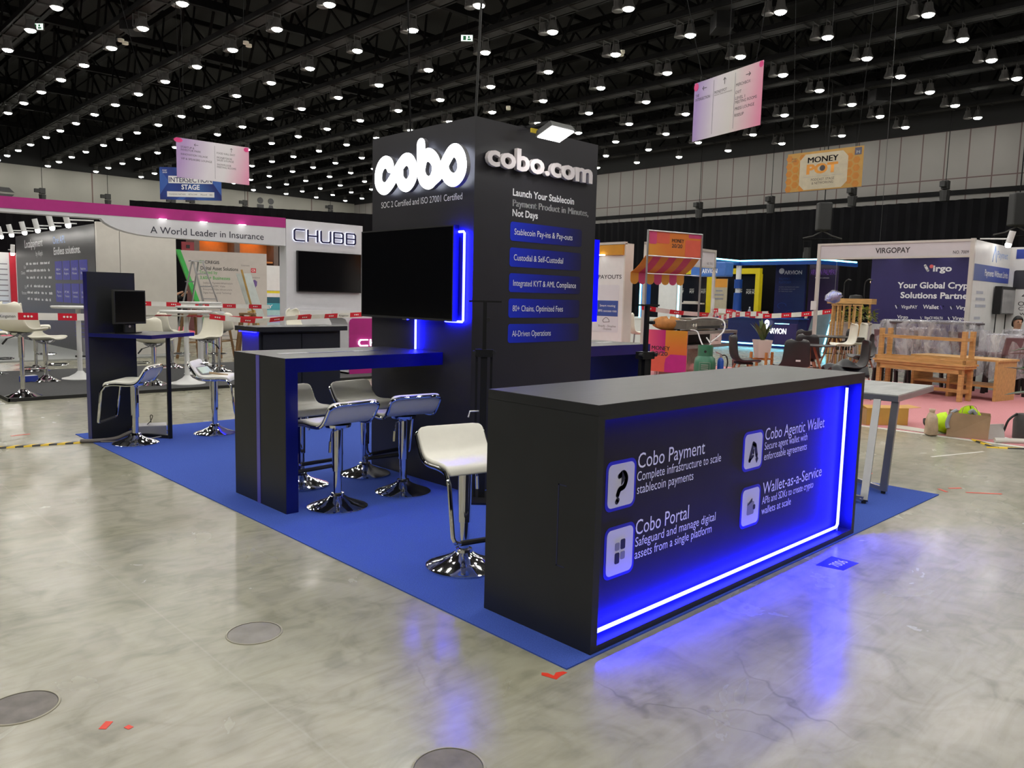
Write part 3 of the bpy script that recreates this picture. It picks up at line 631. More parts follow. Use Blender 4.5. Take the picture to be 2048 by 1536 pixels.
# ---- corner desk with tall back panel
dk = thing('corner_desk', 'black and navy corner desk with tall back panel and slim post', 'desk', (0, 0, 0))
MB().box(-0.118, 0.29, 5.88, 5.985, CZ, 1.543).build('back_panel', M_black, dk)
MB().box(-0.122, -0.118, 5.88, 5.985, CZ, 1.543).build('panel_edge', M_navy, dk)
poly = [(-0.12, 5.879), (0.233, 5.33), (0.777, 5.74), (0.46, 6.14), (0.292, 6.14), (0.292, 5.879)]
MB().prism(poly, 0.957, 0.99).build('desk_top', M_black, dk)
MB().bar((-0.12, 5.876, 0.973), (0.233, 5.327, 0.973), 0.006, 0.034).bar((0.233, 5.327, 0.973), (0.78, 5.738, 0.973), 0.006, 0.034).build('desk_edge', M_navy, dk)
MB().box(0.442, 0.474, 5.53, 5.56, CZ, 0.957).build('post', M_dark, dk)
MB().bar((0.458, 5.56, CZ + 0.015), (0.25, 5.87, CZ + 0.015), 0.03, 0.03).build('foot_bar', M_dark, dk)
mo = thing('desktop_monitor', 'black computer monitor standing on the corner desk', 'monitor', (0.20, 5.74, 0.99), math.radians(22))
MB().box(-0.172, 0.172, 0.0, 0.03, 0.085, 0.395).build('casing', M_rubber, mo, bevel=0.004)
MB().box(-0.158, 0.158, -0.002, 0.0, 0.105, 0.382).build('screen', M_screen, mo)
MB().box(-0.05, 0.05, 0.015, 0.035, 0.01, 0.12).build('stand', M_rubber, mo)
MB().prism([(-0.13 * math.cos(k * PI / 8), 0.03 + 0.085 * math.sin(k * PI / 8)) for k in range(16)], 0.0, 0.012).build('foot', M_screen, mo)
MB().plate([(0.012 * math.cos(k * PI / 6), 0.062 + 0.012 * math.sin(k * PI / 6)) for k in range(12)], 0.0125, 0.0145).build('badge', M_alu, mo)
# ---- low cupboard behind
cb = thing('storage_cupboard', 'low black cupboard with two doors and blue lit end behind the bar table', 'cupboard', (1.42, 5.755, 0), 0.07)
MB().box(0.07, 1.08, 0.04, 0.40, CZ, 0.985).build('carcass', M_black, cb)
MB().box(0, 1.13, -0.03, 0.42, 0.985, 1.035).build('worktop', M_black, cb)
MB().box(0.10, 0.56, 0.022, 0.04, 0.05, 0.955).build('door', M_black, cb); MB().box(0.57, 1.04, 0.022, 0.04, 0.05, 0.955).build('door', M_black, cb)
M_violet = mk('blue_violet_panel', (0.05, 0.04, 0.30), 0.35)
MB().box(0.066, 0.07, 0.05, 0.39, 0.03, 0.985).build('end_panel', M_violet, cb)
MB().box(0.03, 0.045, 0.05, 0.39, 0.972, 0.984).build('led_strip', mk_emit('blue_led_tape_soft', (0.004, 0.004, 1.0), 26.0), cb)
# ---- crank stands
def stand(label, loc, rot, lean=(0, 0)):
    t = thing('crank_stand', label, 'stand', loc, rot)
    MB().box(-0.11, 0.11, -0.17, 0.17, CZ, 0.02).build('base_plate', M_dark, t)
    a = Vector((0, 0, 0.02)); b = Vector((lean[0] * 0.75, lean[1] * 0.75, 1.035)); c = Vector((lean[0], lean[1], 1.37))
    MB().bar(a, b, 0.045, 0.045).bar(a + Vector((0.05, 0.0, 0)), b + Vector((0.05, 0, 0)), 0.016).bar(a - Vector((0.05, 0, 0)), b - Vector((0.05, 0, 0)), 0.016).build('lower_mast', M_dark, t)
    MB().bar(b, c, 0.026, 0.026).build('upper_mast', M_dark, t)
    MB().bar(b - Vector((0.06, 0, 0.015)), b + Vector((0.06, 0, -0.015)), 0.07, 0.05).build('collar', M_dark, t)
    MB().bar(c - Vector((0.11, 0, 0)), c + Vector((0.11, 0, 0)), 0.03, 0.012).build('cross_arm', M_dark, t)
    for q in (b + Vector((-0.068, -0.01, -0.01)), b + Vector((0.068, -0.01, -0.01)), c + Vector((0.025, -0.01, -0.12))):
        MB().tube([q, q + Vector((0, -0.035, 0))], 0.013, 8).build('clamp_knob', M_rubber, t)
    MB().tube([(-0.03, 0, 0.62), (-0.09, -0.02, 0.62), (-0.10, -0.03, 0.58)], 0.007, 6).build('crank_handle', M_alu, t)
stand('black crank stand in front of the lettered tower face', (1.27, 2.06, 0), -0.75)
stand('black crank stand between the right bar table and the long counter', (2.16, 1.38, 0), -0.1, (0.035, 0.02))
# ---- folded terminal on stool, power box and cables by the corner desk
cz = 0.552 + 0.03
te = thing('card_terminal', 'grey card terminal with pale screen lying on a stool seat', 'payment terminal', (0.80, 5.60, cz + 0.025), math.radians(35))
for nm, bb, mt in (('body', (-0.10, 0.10, -0.055, 0.055, 0.0, 0.035), M_grey), ('screen', (-0.085, 0.085, -0.04, 0.04, 0.035, 0.039), mk('pale_green_screen', (0.55, 0.68, 0.55), 0.3))):
    o = MB().box(*bb).build(nm, mt, te, bevel=0.006 if nm == 'body' else 0); o.rotation_euler = (math.radians(42), 0, 0)
tag(MB().lathe([(0, 0), (0.022, 0.0), (0.026, 0.02), (0.018, 0.045), (0, 0.05)], 12).build('green_cap', mk('light_green_plastic', (0.12, 0.62, 0.12), 0.4)), 'small bright green cap beside the card terminal on the stool', 'cap').location = (0.735, 5.66, cz + 0.045)
tag(MB().tube([(0.83, 5.52, cz + 0.03), (0.98, 5.44, cz + 0.008)], [0.012, 0.008], 8).build('screwdriver', mk('tan_handle', (0.42, 0.30, 0.18), 0.5)), 'tan handled tool lying on the stool beside the terminal', 'tool')
tag(MB().tube(catmull([(0.76, 5.68, cz + 0.05), (0.83, 5.72, cz + 0.10), (0.92, 5.66, cz + 0.06), (0.90, 5.58, cz + 0.03)], 6), 0.005, 6).build('terminal_cable', M_rubber), 'thin black cable curling behind the card terminal', 'cable')
pb = thing('power_distribution_box', 'grey metal power box on the carpet under the corner desk', 'electrical box', (0.36, 5.86, CZ), -0.35)
M_pbox = mk('light_grey_metal', (0.42, 0.42, 0.44), 0.4, 0.3)
MB().box(-0.13, 0.17, -0.09, 0.10, 0, 0.10).build('case', M_pbox, pb, bevel=0.006)
for k in range(3): MB().box(-0.15, -0.13, -0.07 + 0.055 * k, -0.03 + 0.055 * k, 0.02, 0.075).build('socket', M_navy, pb)
MB().tube(catmull([(0.0, 0, 0.10), (0.03, 0.0, 0.13), (0.05, 0, 0.18), (0.03, 0, 0.185), (0.035, 0, 0.12)], 5), 0.004, 6).build('hanging_loop', M_rubber, pb)
M_cable = mk('grey_cable_sheath', (0.16, 0.14, 0.13), 0.55)
tag(MB().tube(catmull([(-0.24, 5.80, 0.02), (-0.1, 5.72, 0.022), (0.03, 5.70, 0.03), (0.12, 5.72, 0.055), (0.18, 5.77, 0.06), (0.235, 5.80, 0.06)], 6), 0.018, 8).build('cable_bundle', M_cable), 'thick grey cable bundle running from the tape to the power box', 'cable')
tag(MB().tube(catmull([(-0.1, 5.70, 0.012), (0.05, 5.63, 0.012), (0.12, 5.66, 0.03), (0.20, 5.74, 0.05), (0.24, 5.78, 0.05)], 6), 0.008, 6).build('mains_cable', M_cable), 'thinner grey mains cable below the cable bundle', 'cable')
tag(MB().tube(catmull([(0.24, 5.76, 0.04), (0.16, 5.62, 0.012), (0.03, 5.54, 0.012), (0.03, 5.47, 0.012), (0.14, 5.56, 0.012), (0.22, 5.6, 0.012), (0.40, 5.62, 0.02), (0.53, 5.72, 0.03), (0.5, 5.82, 0.05)], 6), 0.006, 6).build('loop_cable', mk('pale_grey_cable', (0.35, 0.34, 0.33), 0.5)), 'pale thin cable looping round the stool base on the carpet', 'cable')
# hazard tape over the cable on the concrete
M_yel = mk('hazard_yellow', (0.75, 0.5, 0.015), 0.45); M_blk = mk('hazard_black', (0.015, 0.015, 0.015), 0.45)
def hazard(P, Q, w, label, n):
    P, Q = Vector(P), Vector(Q); d = (Q - P) / n; s = Vector((-d.y, d.x, 0)).normalized() * w / 2; mb = MB()
    for k in range(n):
        mb.mi = k % 2; a, b = P + d * k, P + d * (k + 1); sk = d * 0.45
        mb.hexa([tuple(a - s - sk), tuple(b - s - sk), tuple(b + s + sk), tuple(a + s + sk), tuple(a - s * 0.7 - sk + Vector((0, 0, .012))), tuple(b - s * 0.7 - sk + Vector((0, 0, .012))), tuple(b + s * 0.7 + sk + Vector((0, 0, .012))), tuple(a + s * 0.7 + sk + Vector((0, 0, .012)))])
    return tag(mb.build('hazard_tape', [M_yel, M_blk]), label, 'tape')
hazard((-1.25, 6.05, 0), (-0.20, 5.82, 0), 0.075, 'yellow and black hazard tape on the floor at the far left', 17)
# ---- floor number plate 7006, manhole covers, tape scraps
fp = thing('floor_number_sticker', 'blue floor sticker with the number 7006 before the counter', 'sticker', (0, 0, 0))
MB().prism([(1.76, -0.105), (1.79, -0.242), (1.975, -0.248), (1.972, -0.098)], 0.0, 0.0015).build('sticker', mk('cobalt_sticker', (0.006, 0.006, 0.42), 0.4), fp)
o = text(fp, '7006', M_prtw, 0, 0, 0.06, 0.13, at=(1.815, -0.205, 0.0022), rot=0.0, flat=True)
M_iron = mk('worn_cover_metal', (0.24, 0.225, 0.20), 0.55, 0.2, var=0.2, scale=9); M_iron2 = mk('worn_cover_dark', (0.17, 0.155, 0.14), 0.6, 0.2, var=0.3, scale=12)
M_ring = mk('cover_rim', (0.30, 0.28, 0.21), 0.5, 0.2, var=0.2)
def manhole(x, y, r, label, mat):
    t = thing('floor_access_cover', label, 'floor cover', (x, y, 0))
    MB().lathe([(0, 0.0012), (r * 0.93, 0.0012), (r * 0.95, 0.0)], 40).build('cover_plate', mat, t)
    MB().lathe([(r * 0.93, 0.0), (r * 0.935, 0.003), (r * 0.99, 0.003), (r, 0.0)], 40).build('rim', M_ring, t)
    MB().lathe([(r * 0.915, 0.0013), (r * 0.93, 0.0013)], 40).build('gap', M_blk, t)
manhole(-0.882, 1.058, 0.113, 'round grey floor cover in the middle of the bare concrete', M_iron)
manhole(-1.722, 1.02, 0.116, 'round floor cover with reddish scratches at the left edge', M_iron2)
manhole(-0.88, -0.195, 0.112, 'round rusty rimmed floor cover at the bottom edge', M_iron2)
M_red = mk('red_tape', (0.72, 0.045, 0.02), 0.5)
def scrap(pts, label, z=0.0015):
    tag(MB().prism(pts, 0.0005, z).build('tape_scrap', M_red), label, 'tape')
def at_(x, y): return (x, y)
scrap([(-0.253, 0.022), (-0.238, 0.036), (-0.224, 0.018), (-0.222, -0.012), (-0.198, 0.0), (-0.17, -0.012), (-0.165, -0.028), (-0.205, -0.03), (-0.235, -0.038)], 'bent piece of red tape near the corner of the blue carpet')
for p, a, L, l in (((4.35, 0.62), 0.2, 0.12, 'red tape scrap beside the far right carpet edge under the marble table'), ((4.38, -0.02), -0.6, 0.11, 'red tape scrap just past the right carpet corner'), ((4.22, 0.02), 0.9, 0.10, 'red tape scrap touching the right carpet edge'), ((4.38, -0.22), -0.85, 0.26, 'long thin red tape strip right of the carpet corner'),
                   ((-0.55, 6.55), 0.1, 0.16, 'thin red tape line left of the corner desk'), ((-1.55, 0.72), 0.8, 0.045, 'tiny red paint mark at lower left, upper one'), ((-1.50, 0.66), 0.3, 0.018, 'tiny red paint mark at lower left, lower one')):
    dx, dy = math.cos(a) * L / 2, math.sin(a) * L / 2; nx, ny = -math.sin(a) * 0.012, math.cos(a) * 0.012
    scrap([(p[0] - dx - nx, p[1] - dy - ny), (p[0] + dx - nx, p[1] + dy - ny), (p[0] + dx + nx, p[1] + dy + ny), (p[0] - dx + nx, p[1] - dy + ny)], l)
# ---- marble topped table right of the counter
M_steel2 = mk('dull_steel_tube', (0.34, 0.34, 0.35), 0.35, 0.8, var=0.05)
mt = thing('marble_table', 'steel framed table with pale marble top at the right end of the counter', 'table', (3.745, 0.235, 0), 0.09)
M_marble = mk('pale_marble', (0.50, 0.52, 0.50), 0.22, var=0.16, scale=3, stretch=(1, 3, 1))
MB().box(0, 1.07, 0, 0.66, 0.722, 0.75).build('top', M_marble, mt)
MB().box(-0.004, 1.074, -0.004, 0.664, 0.70, 0.742).build('edge_frame', M_steel2, mt)
def leg(a, b): MB().bar(a, b, 0.05, 0.035).build('leg', M_steel2, mt)
leg((-0.44, 0.06, 0.025), (0.0, 0.14, 0.70)); leg((-0.02, 0.045, 0.025), (0.03, 0.02, 0.70)); leg((-0.40, 0.48, 0.025), (0.02, 0.56, 0.70)); leg((0.3, 0.5, 0.025), (0.4, 0.58, 0.70))
MB().bar((-0.44, 0.06, 0.04), (-0.40, 0.48, 0.04), 0.03).bar((-0.02, 0.045, 0.04), (0.3, 0.5, 0.04), 0.03).build('foot_rail', M_steel2, mt)
for p in ((-0.44, 0.06), (-0.02, 0.045), (-0.40, 0.48), (0.3, 0.5)): MB().cyl(p, 0.016, 0.006, 0.027, 10).build('levelling_foot', M_rubber, mt)
# ================================================================ left background
M_magenta = mk('magenta_laminate', (0.42, 0.018, 0.21), 0.45, var=0.04)
M_fascia = mk('white_fascia_laminate', (0.66, 0.66, 0.70), 0.45, var=0.02)
M_greyc = mk('dark_grey_carpet', (0.085, 0.085, 0.088), 0.95, var=0.15, scale=120, spec=0.1)
M_lgrey = mk('light_grey_carpet', (0.32, 0.33, 0.32), 0.95, var=0.08, scale=100, spec=0.1)
M_pink = mk('pink_aisle_carpet', (0.56, 0.245, 0.265), 0.95, var=0.08, scale=90, spec=0.1)
M_hotpink = mk('bright_pink_carpet', (0.75, 0.16, 0.22), 0.95, var=0.08, scale=90, spec=0.1)
# platform of the magenta booth
pf = thing('booth_platform', 'low grey carpeted platform with black edge behind the corner desk', 'platform', (0, 0, 0))
MB().box(-0.128, 8.2, 9.06, 12.75, 0, 0.03).build('carpet_deck', M_greyc, pf)
MB().box(-0.145, 8.2, 9.045, 9.06, 0, 0.042).box(-0.145, -0.128, 9.045, 12.75, 0, 0.042).build('edge_trim', M_rubber, pf)
tag(MB().box(-5, 4.33, 14.75, 23.0, 0, 0.03).build('booth_floor', M_lgrey), 'light grey carpeted floor of the booth with the dark client wall', 'carpet')
tag(MB().box(-8, 16.5, 23.6, 28.5, 0, 0.008).build('aisle_carpet', M_hotpink), 'bright pink aisle carpet far behind the white stools', 'carpet')
# fascia with the magenta band
fa = thing('booth_fascia', 'white booth fascia with magenta band and large serif slogan', 'fascia', (-1.2, 13.53, 0), -math.atan2(1.13, 6.51))
FL = 6.6
MB().box(0, FL, 0, 0.3, 2.66, 2.85).build('magenta_band', M_magenta, fa)
MB().box(0, FL, 0.01, 0.3, 2.60, 2.66).build('lower_rail', M_fascia, fa)
cv = [(3.35, 2.66)] + [(3.35 + 0.95 * (1 - math.cos(a)), 2.66 - 0.32 * math.sin(a)) for a in [PI / 2 * k / 8 for k in range(1, 9)]] + [(6.6, 2.31), (6.6, 2.66)]
MB().plate(cv, 0.005, 0.28).build('curved_valance', M_fascia, fa)
M_serif = mk('charcoal_print', (0.03, 0.03, 0.05), 0.5)
text(fa, 'A World Leader in Insurance', M_serif, 4.15, 2.40, 0.125, 2.02, y=0.004, bold=0.004)
M_spotw = mk_emit('small_white_downlight', (1, 0.97, 0.92), 5.0)
for k, x in enumerate((4.35, 5.05, 5.75)): MB().box(x - 0.06, x + 0.06, -0.09, -0.03, 2.648, 2.66).build('downlight', M_spotw, fa)
# logo wall
lw = thing('logo_wall', 'white wall with a dark outlined five letter sign above a television', 'booth wall', (5.31, 12.4, 0))
MB().box(0, 1.765, 0, 0.28, 0.03, 2.834).build('panel', M_fascia, lw)
MB().box(-0.05, 1.80, -0.012, 0.0, 0.03, 1.09).build('cupboard_front', M_fascia, lw)
for x in (0.27, 1.02): MB().box(x, x + 0.72, -0.02, -0.012, 0.08, 1.05).build('cupboard_door', M_white, lw)
M_chub = mk('navy_letter', (0.02, 0.02, 0.09), 0.4)
M_halo = mk_emit('letter_halo', (0.75, 0.78, 1.0), 0.9)
def outline_letters(par, y, mat, w, x0, z0, hh, pitch, lw_, n=5):
    mb = MB(); W2 = pitch * 0.72
    L = {'C': [[(W2, hh), (0.03, hh), (0, hh - 0.03), (0, 0.03), (0.03, 0), (W2, 0)]], 'H': [[(0, 0), (0, hh)], [(W2, 0), (W2, hh)], [(0, hh / 2), (W2, hh / 2)]], 'U': [[(0, hh), (0, 0.03), (0.03, 0), (W2 - 0.03, 0), (W2, 0.03), (W2, hh)]],
         'B': [[(0, 0), (0, hh), (W2 - 0.03, hh), (W2, hh - 0.03), (W2, hh / 2), (0, hh / 2)], [(W2, hh / 2), (W2, 0.03), (W2 - 0.03, 0), (0, 0)]]}
    for i, ch in enumerate('CHUBB'[:n]):
        for s in L[ch]: stroke(mb, [(x0 + pitch * i + a, z0 + b) for a, b in s], lw_, y - 0.02, y)
    return mb
outline_letters(lw, -0.008, M_halo, 0, 0.155, 2.43, 0.215, 0.298, 0.046).build('letter_halo', M_halo, lw)
outline_letters(lw, -0.03, M_chub, 0, 0.155, 2.43, 0.215, 0.298, 0.03).build('letters', M_chub, lw)
t = thing('wall_television', 'black flat television on the white logo wall behind the cupboard', 'television', (5.52, 12.40, 1.42))
MB().box(0, 1.48, -0.07, -0.01, 0, 0.81).build('casing', M_dark, t); MB().box(0.012, 1.468, -0.073, -0.07, 0.02, 0.798).build('screen', M_screen, t)
# magenta counter with lit letters
mc = thing('curved_counter', 'magenta and white reception counter with glowing letters beside the tower', 'counter', (4.985, 9.6, 0.03))
prof = [(0.0, 0.0), (0.0, 0.88), (0.02, 0.93), (0.06, 0.955), (1.6, 0.955), (1.6, 0.0)]
MB().plate(prof, 0, 0.02).build('front_panel', M_magenta, mc)
prof2 = [(-0.02, 0.0), (-0.02, 0.85), (-0.07, 0.94), (-0.2, 0.99), (-0.1, 1.0), (1.64, 1.0), (1.64, 0.0)]
MB().plate(prof2, 0.02, 0.55).build('white_shell', M_fascia, mc)
MB().box(-0.02, 1.62, 0.01, 0.5, 0, 0.03).build('kick_plate', M_rubber, mc)
lm = mk_emit('lit_white_letters', (1, 1, 1), 1.7)
outline_letters(mc, -0.012, lm, 0, 0.175, 0.485, 0.10, 0.235, 0.022, 5).build('lit_letters', lm, mc)
# dark client wall
cwx = thing('client_wall', 'dark grey booth wall with client names and violet cards under spotlights', 'booth wall', (2.72, 22.0, 0), -PI / 2)
M_dkgrey = mk('charcoal_graphic', (0.075, 0.074, 0.078), 0.35, var=0.05)
M_violetc = mk('violet_card', (0.07, 0.07, 0.42), 0.4)
MB().box(0, 6.57, 0, 0.12, 0.03, 2.685).build('panel', M_dkgrey, cwx)
text(cwx, 'Localpayment', M_prtw, 0.93, 2.36, 0.20, 1.70, bold=0.01); text(cwx, 'by Aleph', M_prtw, 1.98, 2.14, 0.12, 0.62)
text(cwx, 'One API.', mk('light_blue_print', (0.45, 0.6, 0.95), 0.5), 3.53, 2.375, 0.17, 0.98, bold=0.012)
text(cwx, 'Endless solutions.', M_prtw, 3.57, 2.13, 0.17, 2.03, bold=0.015)
text(cwx, 'Our', M_prtw, 0.75, 1.84, 0.085, 0.22); text(cwx, 'Clients', M_prtw, 0.44, 1.70, 0.085, 0.42)
text(cwx, 'Our', M_prtw, 0.75, 1.34, 0.085, 0.22); text(cwx, 'Partners', M_prtw, 0.44, 1.19, 0.085, 0.48)
rn = random.Random(11)
mb = MB()
for r, z in enumerate((1.93, 1.76, 1.59, 1.38, 1.22, 1.06)):
    for k in range(7):
        x = 1.0 + k * 0.34
        for q in range(rn.randint(2, 4)):
            a = x + q * 0.07; mb.plate([(a, z), (a + 0.055, z), (a + 0.055, z + rn.uniform(0.03, 0.07)), (a, z + 0.05)], -0.003, -0.001)
mb.build('client_logos', M_prtw, cwx)
for r, z in enumerate((1.56, 1.06)):
    for k in range(4):
        x = 3.62 + k * 0.62
        c = MB().plate(rrect(x, x + 0.56, z, z + 0.42, 0.02), -0.003, 0).build('violet_card', M_violetc, cwx)
        for i, s in enumerate((('80+', 'Markets'), ('AI Payments', 'Engine'), ('B2B & B2C', 'Flows'), ('Real-time', 'Rails'), ('Pay-ins', 'Payouts'), ('FX', 'Treasury'), ('Local', 'Collections'), ('Virtual', 'Accounts'))[r * 4 + k]):
            text(c, s, M_prtw, x + 0.28, z + 0.21 - 0.09 * i, 0.05, 0.34, y=-0.004, align='c')
for k in range(5): MB().box(5.0, 6.6, -0.004, -0.002, 0.35 + 0.09 * k, 0.365 + 0.09 * k).build('violet_line', M_violetc, cwx)
M_head = mk('white_lamp_metal', (0.7, 0.7, 0.7), 0.4)
M_bulb = mk_emit('bright_spot_bulb', (1.0, 0.96, 0.9), 22.0)
def arm_spot(loc, label, rot, grp='arm spotlights over the charcoal wall'):
    t = thing('arm_spotlight', label, 'spotlight', loc, rot, grp)
    MB().tube([(0.5, 0, 0.12), (0.0, 0, 0.10)], 0.014, 6).build('arm', M_head, t)
    MB().tube([(-0.02, 0, 0.24), (0.03, 0, 0.02)], 0.055, 12).build('lamp_head', M_head, t, smooth=True)
    MB().lathe([(0, -0.05), (0.04, -0.04), (0.055, 0.0), (0.05, 0.03), (0, 0.03)], 12, (0.036, 0, -0.01)).build('bulb', M_bulb, t, smooth=True)
nm = ['first and nearest', 'second', 'third', 'fourth', 'fifth', 'sixth and farthest']
for k, y in enumerate((15.45, 16.6, 17.75, 18.9, 20.15, 21.25)):
    arm_spot((2.22, y, 2.62), 'white arm spotlight over the charcoal client wall, %s from its near end' % nm[k], 0)
# white walls next to it
w = thing('white_partition', 'plain off-white partition wall behind the round white tables', 'partition', (2.72, 15.3, 0))
MB().box(0.0, 0.425, 0, 0.1, 0.03, 2.72).build('panel', M_offwhite, w); MB().box(0.435, 1.56, 0, 0.1, 0.03, 2.73).build('panel', M_offwhite, w)
MB().box(0.43, 0.62, -0.01, 0.11, 2.725, 2.75).build('green_edge', mk('green_trim', (0.02, 0.5, 0.08), 0.4), w)
# far left posters
for k, (x, wd, mt_, l) in enumerate(((-0.2, 3.25, M_white, 'pale poster wall with blue tinted print at the far left edge'),)):
    t = thing('poster_wall', l, 'booth wall', (x, 24.2, 0), 0)
    MB().box(0, wd + 0.25, 0, 0.1, 0.02, 2.34).build('panel', mk_ramp('pale_blue_poster', [(0, (0.25, 0.45, 0.8, 1)), (0.45, (0.65, 0.72, 0.8, 1)), (1, (0.72, 0.72, 0.72, 1))], 2, 2.2, 0.1), t)
    MB().box(wd - 0.05, wd + 0.1, -0.06, 0, 0.02, 2.34).build('red_post', mk('red_post_paint', (0.5, 0.01, 0.03), 0.4), t)
    MB().box(wd - 0.62, wd - 0.5, -0.04, 0, 0.02, 2.34).build('grey_post', mk('mauve_post_paint', (0.38, 0.30, 0.32), 0.4), t)
    for q in range(9): MB().box(wd - 0.48, wd - 0.1, -0.004, 0, 0.8 + 0.15 * q, 0.83 + 0.15 * q).build('print_line', M_mid, t)
arm_spot((2.6, 23.72, 2.30), 'white arm spotlight over the poster wall, left one of the pair', PI / 2, 'arm spotlights over the poster wall')
arm_spot((3.0, 23.72, 2.30), 'white arm spotlight over the poster wall, right one of the pair', PI / 2, 'arm spotlights over the poster wall')
# ---- shell bar stools
M_shellw = mk('cream_plastic_shell', (0.78, 0.75, 0.64), 0.4, var=0.02)
M_shellg = mk('grey_plastic_shell', (0.50, 0.50, 0.50), 0.45, var=0.02)
M_blackshell = mk('black_plastic_shell', (0.022, 0.02, 0.022), 0.42, var=0.1)
def shell_mesh(name, parent, mat, z, s=1.0, back=0.33, solid=0.018):
    """bucket seat, front towards -Y"""
    prof = [(-0.215, -0.012), (-0.20, 0.004), (-0.12, -0.002), (-0.02, -0.016), (0.08, -0.012), (0.15, 0.025), (0.19, 0.09), (0.215, 0.18), (0.235, back - 0.05), (0.242, back)]
    P = catmull([Vector((0, a, b)) for a, b in prof], 3); n = len(P); rows = []
    for i, p in enumerate(P):
        t = i / (n - 1)
        w = 0.205 + 0.03 * math.sin(PI * min(1, t * 1.6)) - 0.035 * max(0, t - 0.62) / 0.38
        if t > 0.86: w -= 0.09 * ((t - 0.86) / 0.14) ** 2
        if t < 0.1: w -= 0.04 * ((0.1 - t) / 0.1) ** 2
        rr = []
        for q in (-1, -0.92, -0.7, -0.35, 0, 0.35, 0.7, 0.92, 1):
            c = abs(q) ** 2.6; up = 0.06 * c * (1 - 0.6 * t) * (0.3 + t * 2 if t < 0.35 else 1); fw = 0.07 * c * max(0, t - 0.4) / 0.6
            rr.append((w * q * s, (p.y - fw) * s, z + (p.z + up) * s))
        rows.append(rr)
    return MB().grid(rows).build(name, mat, parent, smooth=True, solid=solid)
def shell_stool(label, z, zb=0.03, under=True):
    t = thing('shell_bar_stool', label, 'stool')
    shell_mesh('seat_shell', t, M_shellw, z + 0.05)
    MB().lathe([(0.0, z + 0.03), (0.14, z + 0.03), (0.11, z), (0.036, z - 0.03), (0.034, z - 0.28), (0.026, z - 0.285), (0.026, zb + 0.05), (0, zb + 0.05)], 16).build('gas_column', M_chrome, t, smooth=True)
    MB().lathe([(0, zb), (0.205, zb), (0.206, zb + 0.008), (0.16, zb + 0.024), (0.08, zb + 0.055), (0.04, zb + 0.09), (0, zb + 0.095)], 28).build('base', M_chrome, t, smooth=True)
    MB().tube([(0.03, -0.02, z * 0.46), (0.10, -0.08, z * 0.46), (0.17, -0.17, z * 0.46), (0.12, -0.26, z * 0.46), (0, -0.285, z * 0.46), (-0.12, -0.26, z * 0.46), (-0.17, -0.17, z * 0.46), (-0.10, -0.08, z * 0.46), (-0.03, -0.02, z * 0.46)], 0.011, 6).build('foot_ring', M_chrome, t, smooth=True)
    MB().tube([(0.03, 0.02, z - 0.01), (0.14, 0.06, z - 0.05)], 0.006, 6).tube([(0.14, 0.06, z - 0.05), (0.19, 0.08, z - 0.12)], 0.012, 6).build('height_lever', M_rubber, t)
    return t
hi = shell_stool('tall white shell stool at the left platform corner, turned away', 0.80); hi.location = (0.067, 9.30, 0); hi.rotation_euler = (0, 0, math.radians(128))
lo = shell_stool('white shell stool behind the tape, beside the left round table', 0.60); lo.location = (0.716, 10.96, 0); lo.rotation_euler = (0, 0, math.radians(48))
dup(lo, (1.80, 9.72, 0), math.radians(140), 'grey backed shell stool behind the corner desk post, low one')
dup(hi, (1.62, 10.25, 0), math.radians(60), 'cream shell stool behind the monitor with its back showing').scale = (1, 1, 0.86)
dup(lo, (2.84, 10.40, 0), math.radians(-62), 'cream shell stool right of the white table leg, facing left')
dup(hi, (3.40, 11.2, 0), math.radians(170), 'grey backed shell stool near the left end of the black cupboard').scale = (1, 1, 0.86)
dup(lo, (2.95, 12.1, 0), math.radians(100), 'white shell stool mostly hidden under the round table edge')
dup(lo, (0.30, 12.3, 0), math.radians(75), 'white shell stool cut off by the left edge of the photo')
dup(lo, (0.95, 12.55, 0), math.radians(75), 'white shell stool hidden behind the barrier tape and round table').scale = (1, 1, 1.12)
dup(lo, (5.0, 11.3, 0), math.radians(20), 'white shell stool below the television of the logo wall').scale = (1, 1, 1.1)
# ---- round white bar tables
def round_table(label, x, y, z, r=0.36):
    t = thing('round_bar_table', label, 'table', (x, y, 0))
    MB().lathe([(0, z - 0.035), (r - 0.02, z - 0.035), (r, z - 0.018), (r, z), (0, z)], 36).build('top', M_white, t)
    MB().cyl((0, 0), 0.035, 0.08, z - 0.035, 14).build('column', M_white, t, smooth=True)
    MB().lathe([(0, 0.03), (0.25, 0.03), (0.25, 0.04), (0.16, 0.06), (0.07, 0.11), (0.036, 0.15), (0, 0.15)], 32).build('base', M_white, t, smooth=True)
round_table('round white bar table left of the tall desk panel', 1.20, 11.08, 1.12)
round_table('round white bar table nearest to the corner desk', 2.246, 9.66, 1.10)
round_table('round white bar table behind the nearer one', 2.95, 10.9, 1.14)
round_table('round white bar table farthest back under the ladder', 3.55, 12.3, 1.19)
t = thing('cushion_stool', 'grey round cushion stool behind the cream shell stool', 'stool', (3.62, 11.95, 0))
MB().lathe([(0, 0.92), (0.19, 0.93), (0.235, 0.96), (0.235, 1.0), (0.19, 1.03), (0, 1.03)], 24).build('cushion', mk('grey_cushion', (0.33, 0.34, 0.34), 0.7), t, smooth=True)
MB().cyl((0, 0), 0.03, 0.03, 0.93).cyl((0, 0), 0.2, 0.03, 0.05).build('pedestal', M_chrome, t)
t = thing('battery_box', 'small blue box lying on the grey platform by a stool base', 'box', (0.50, 11.0, 0.03), 0.3)
MB().box(-0.11, 0.11, -0.05, 0.05, 0, 0.085).build('case', mk('royal_blue_plastic', (0.02, 0.05, 0.35), 0.4), t, bevel=0.008); MB().box(-0.10, 0.10, -0.04, 0.04, 0.085, 0.09).build('lid', M_white, t)
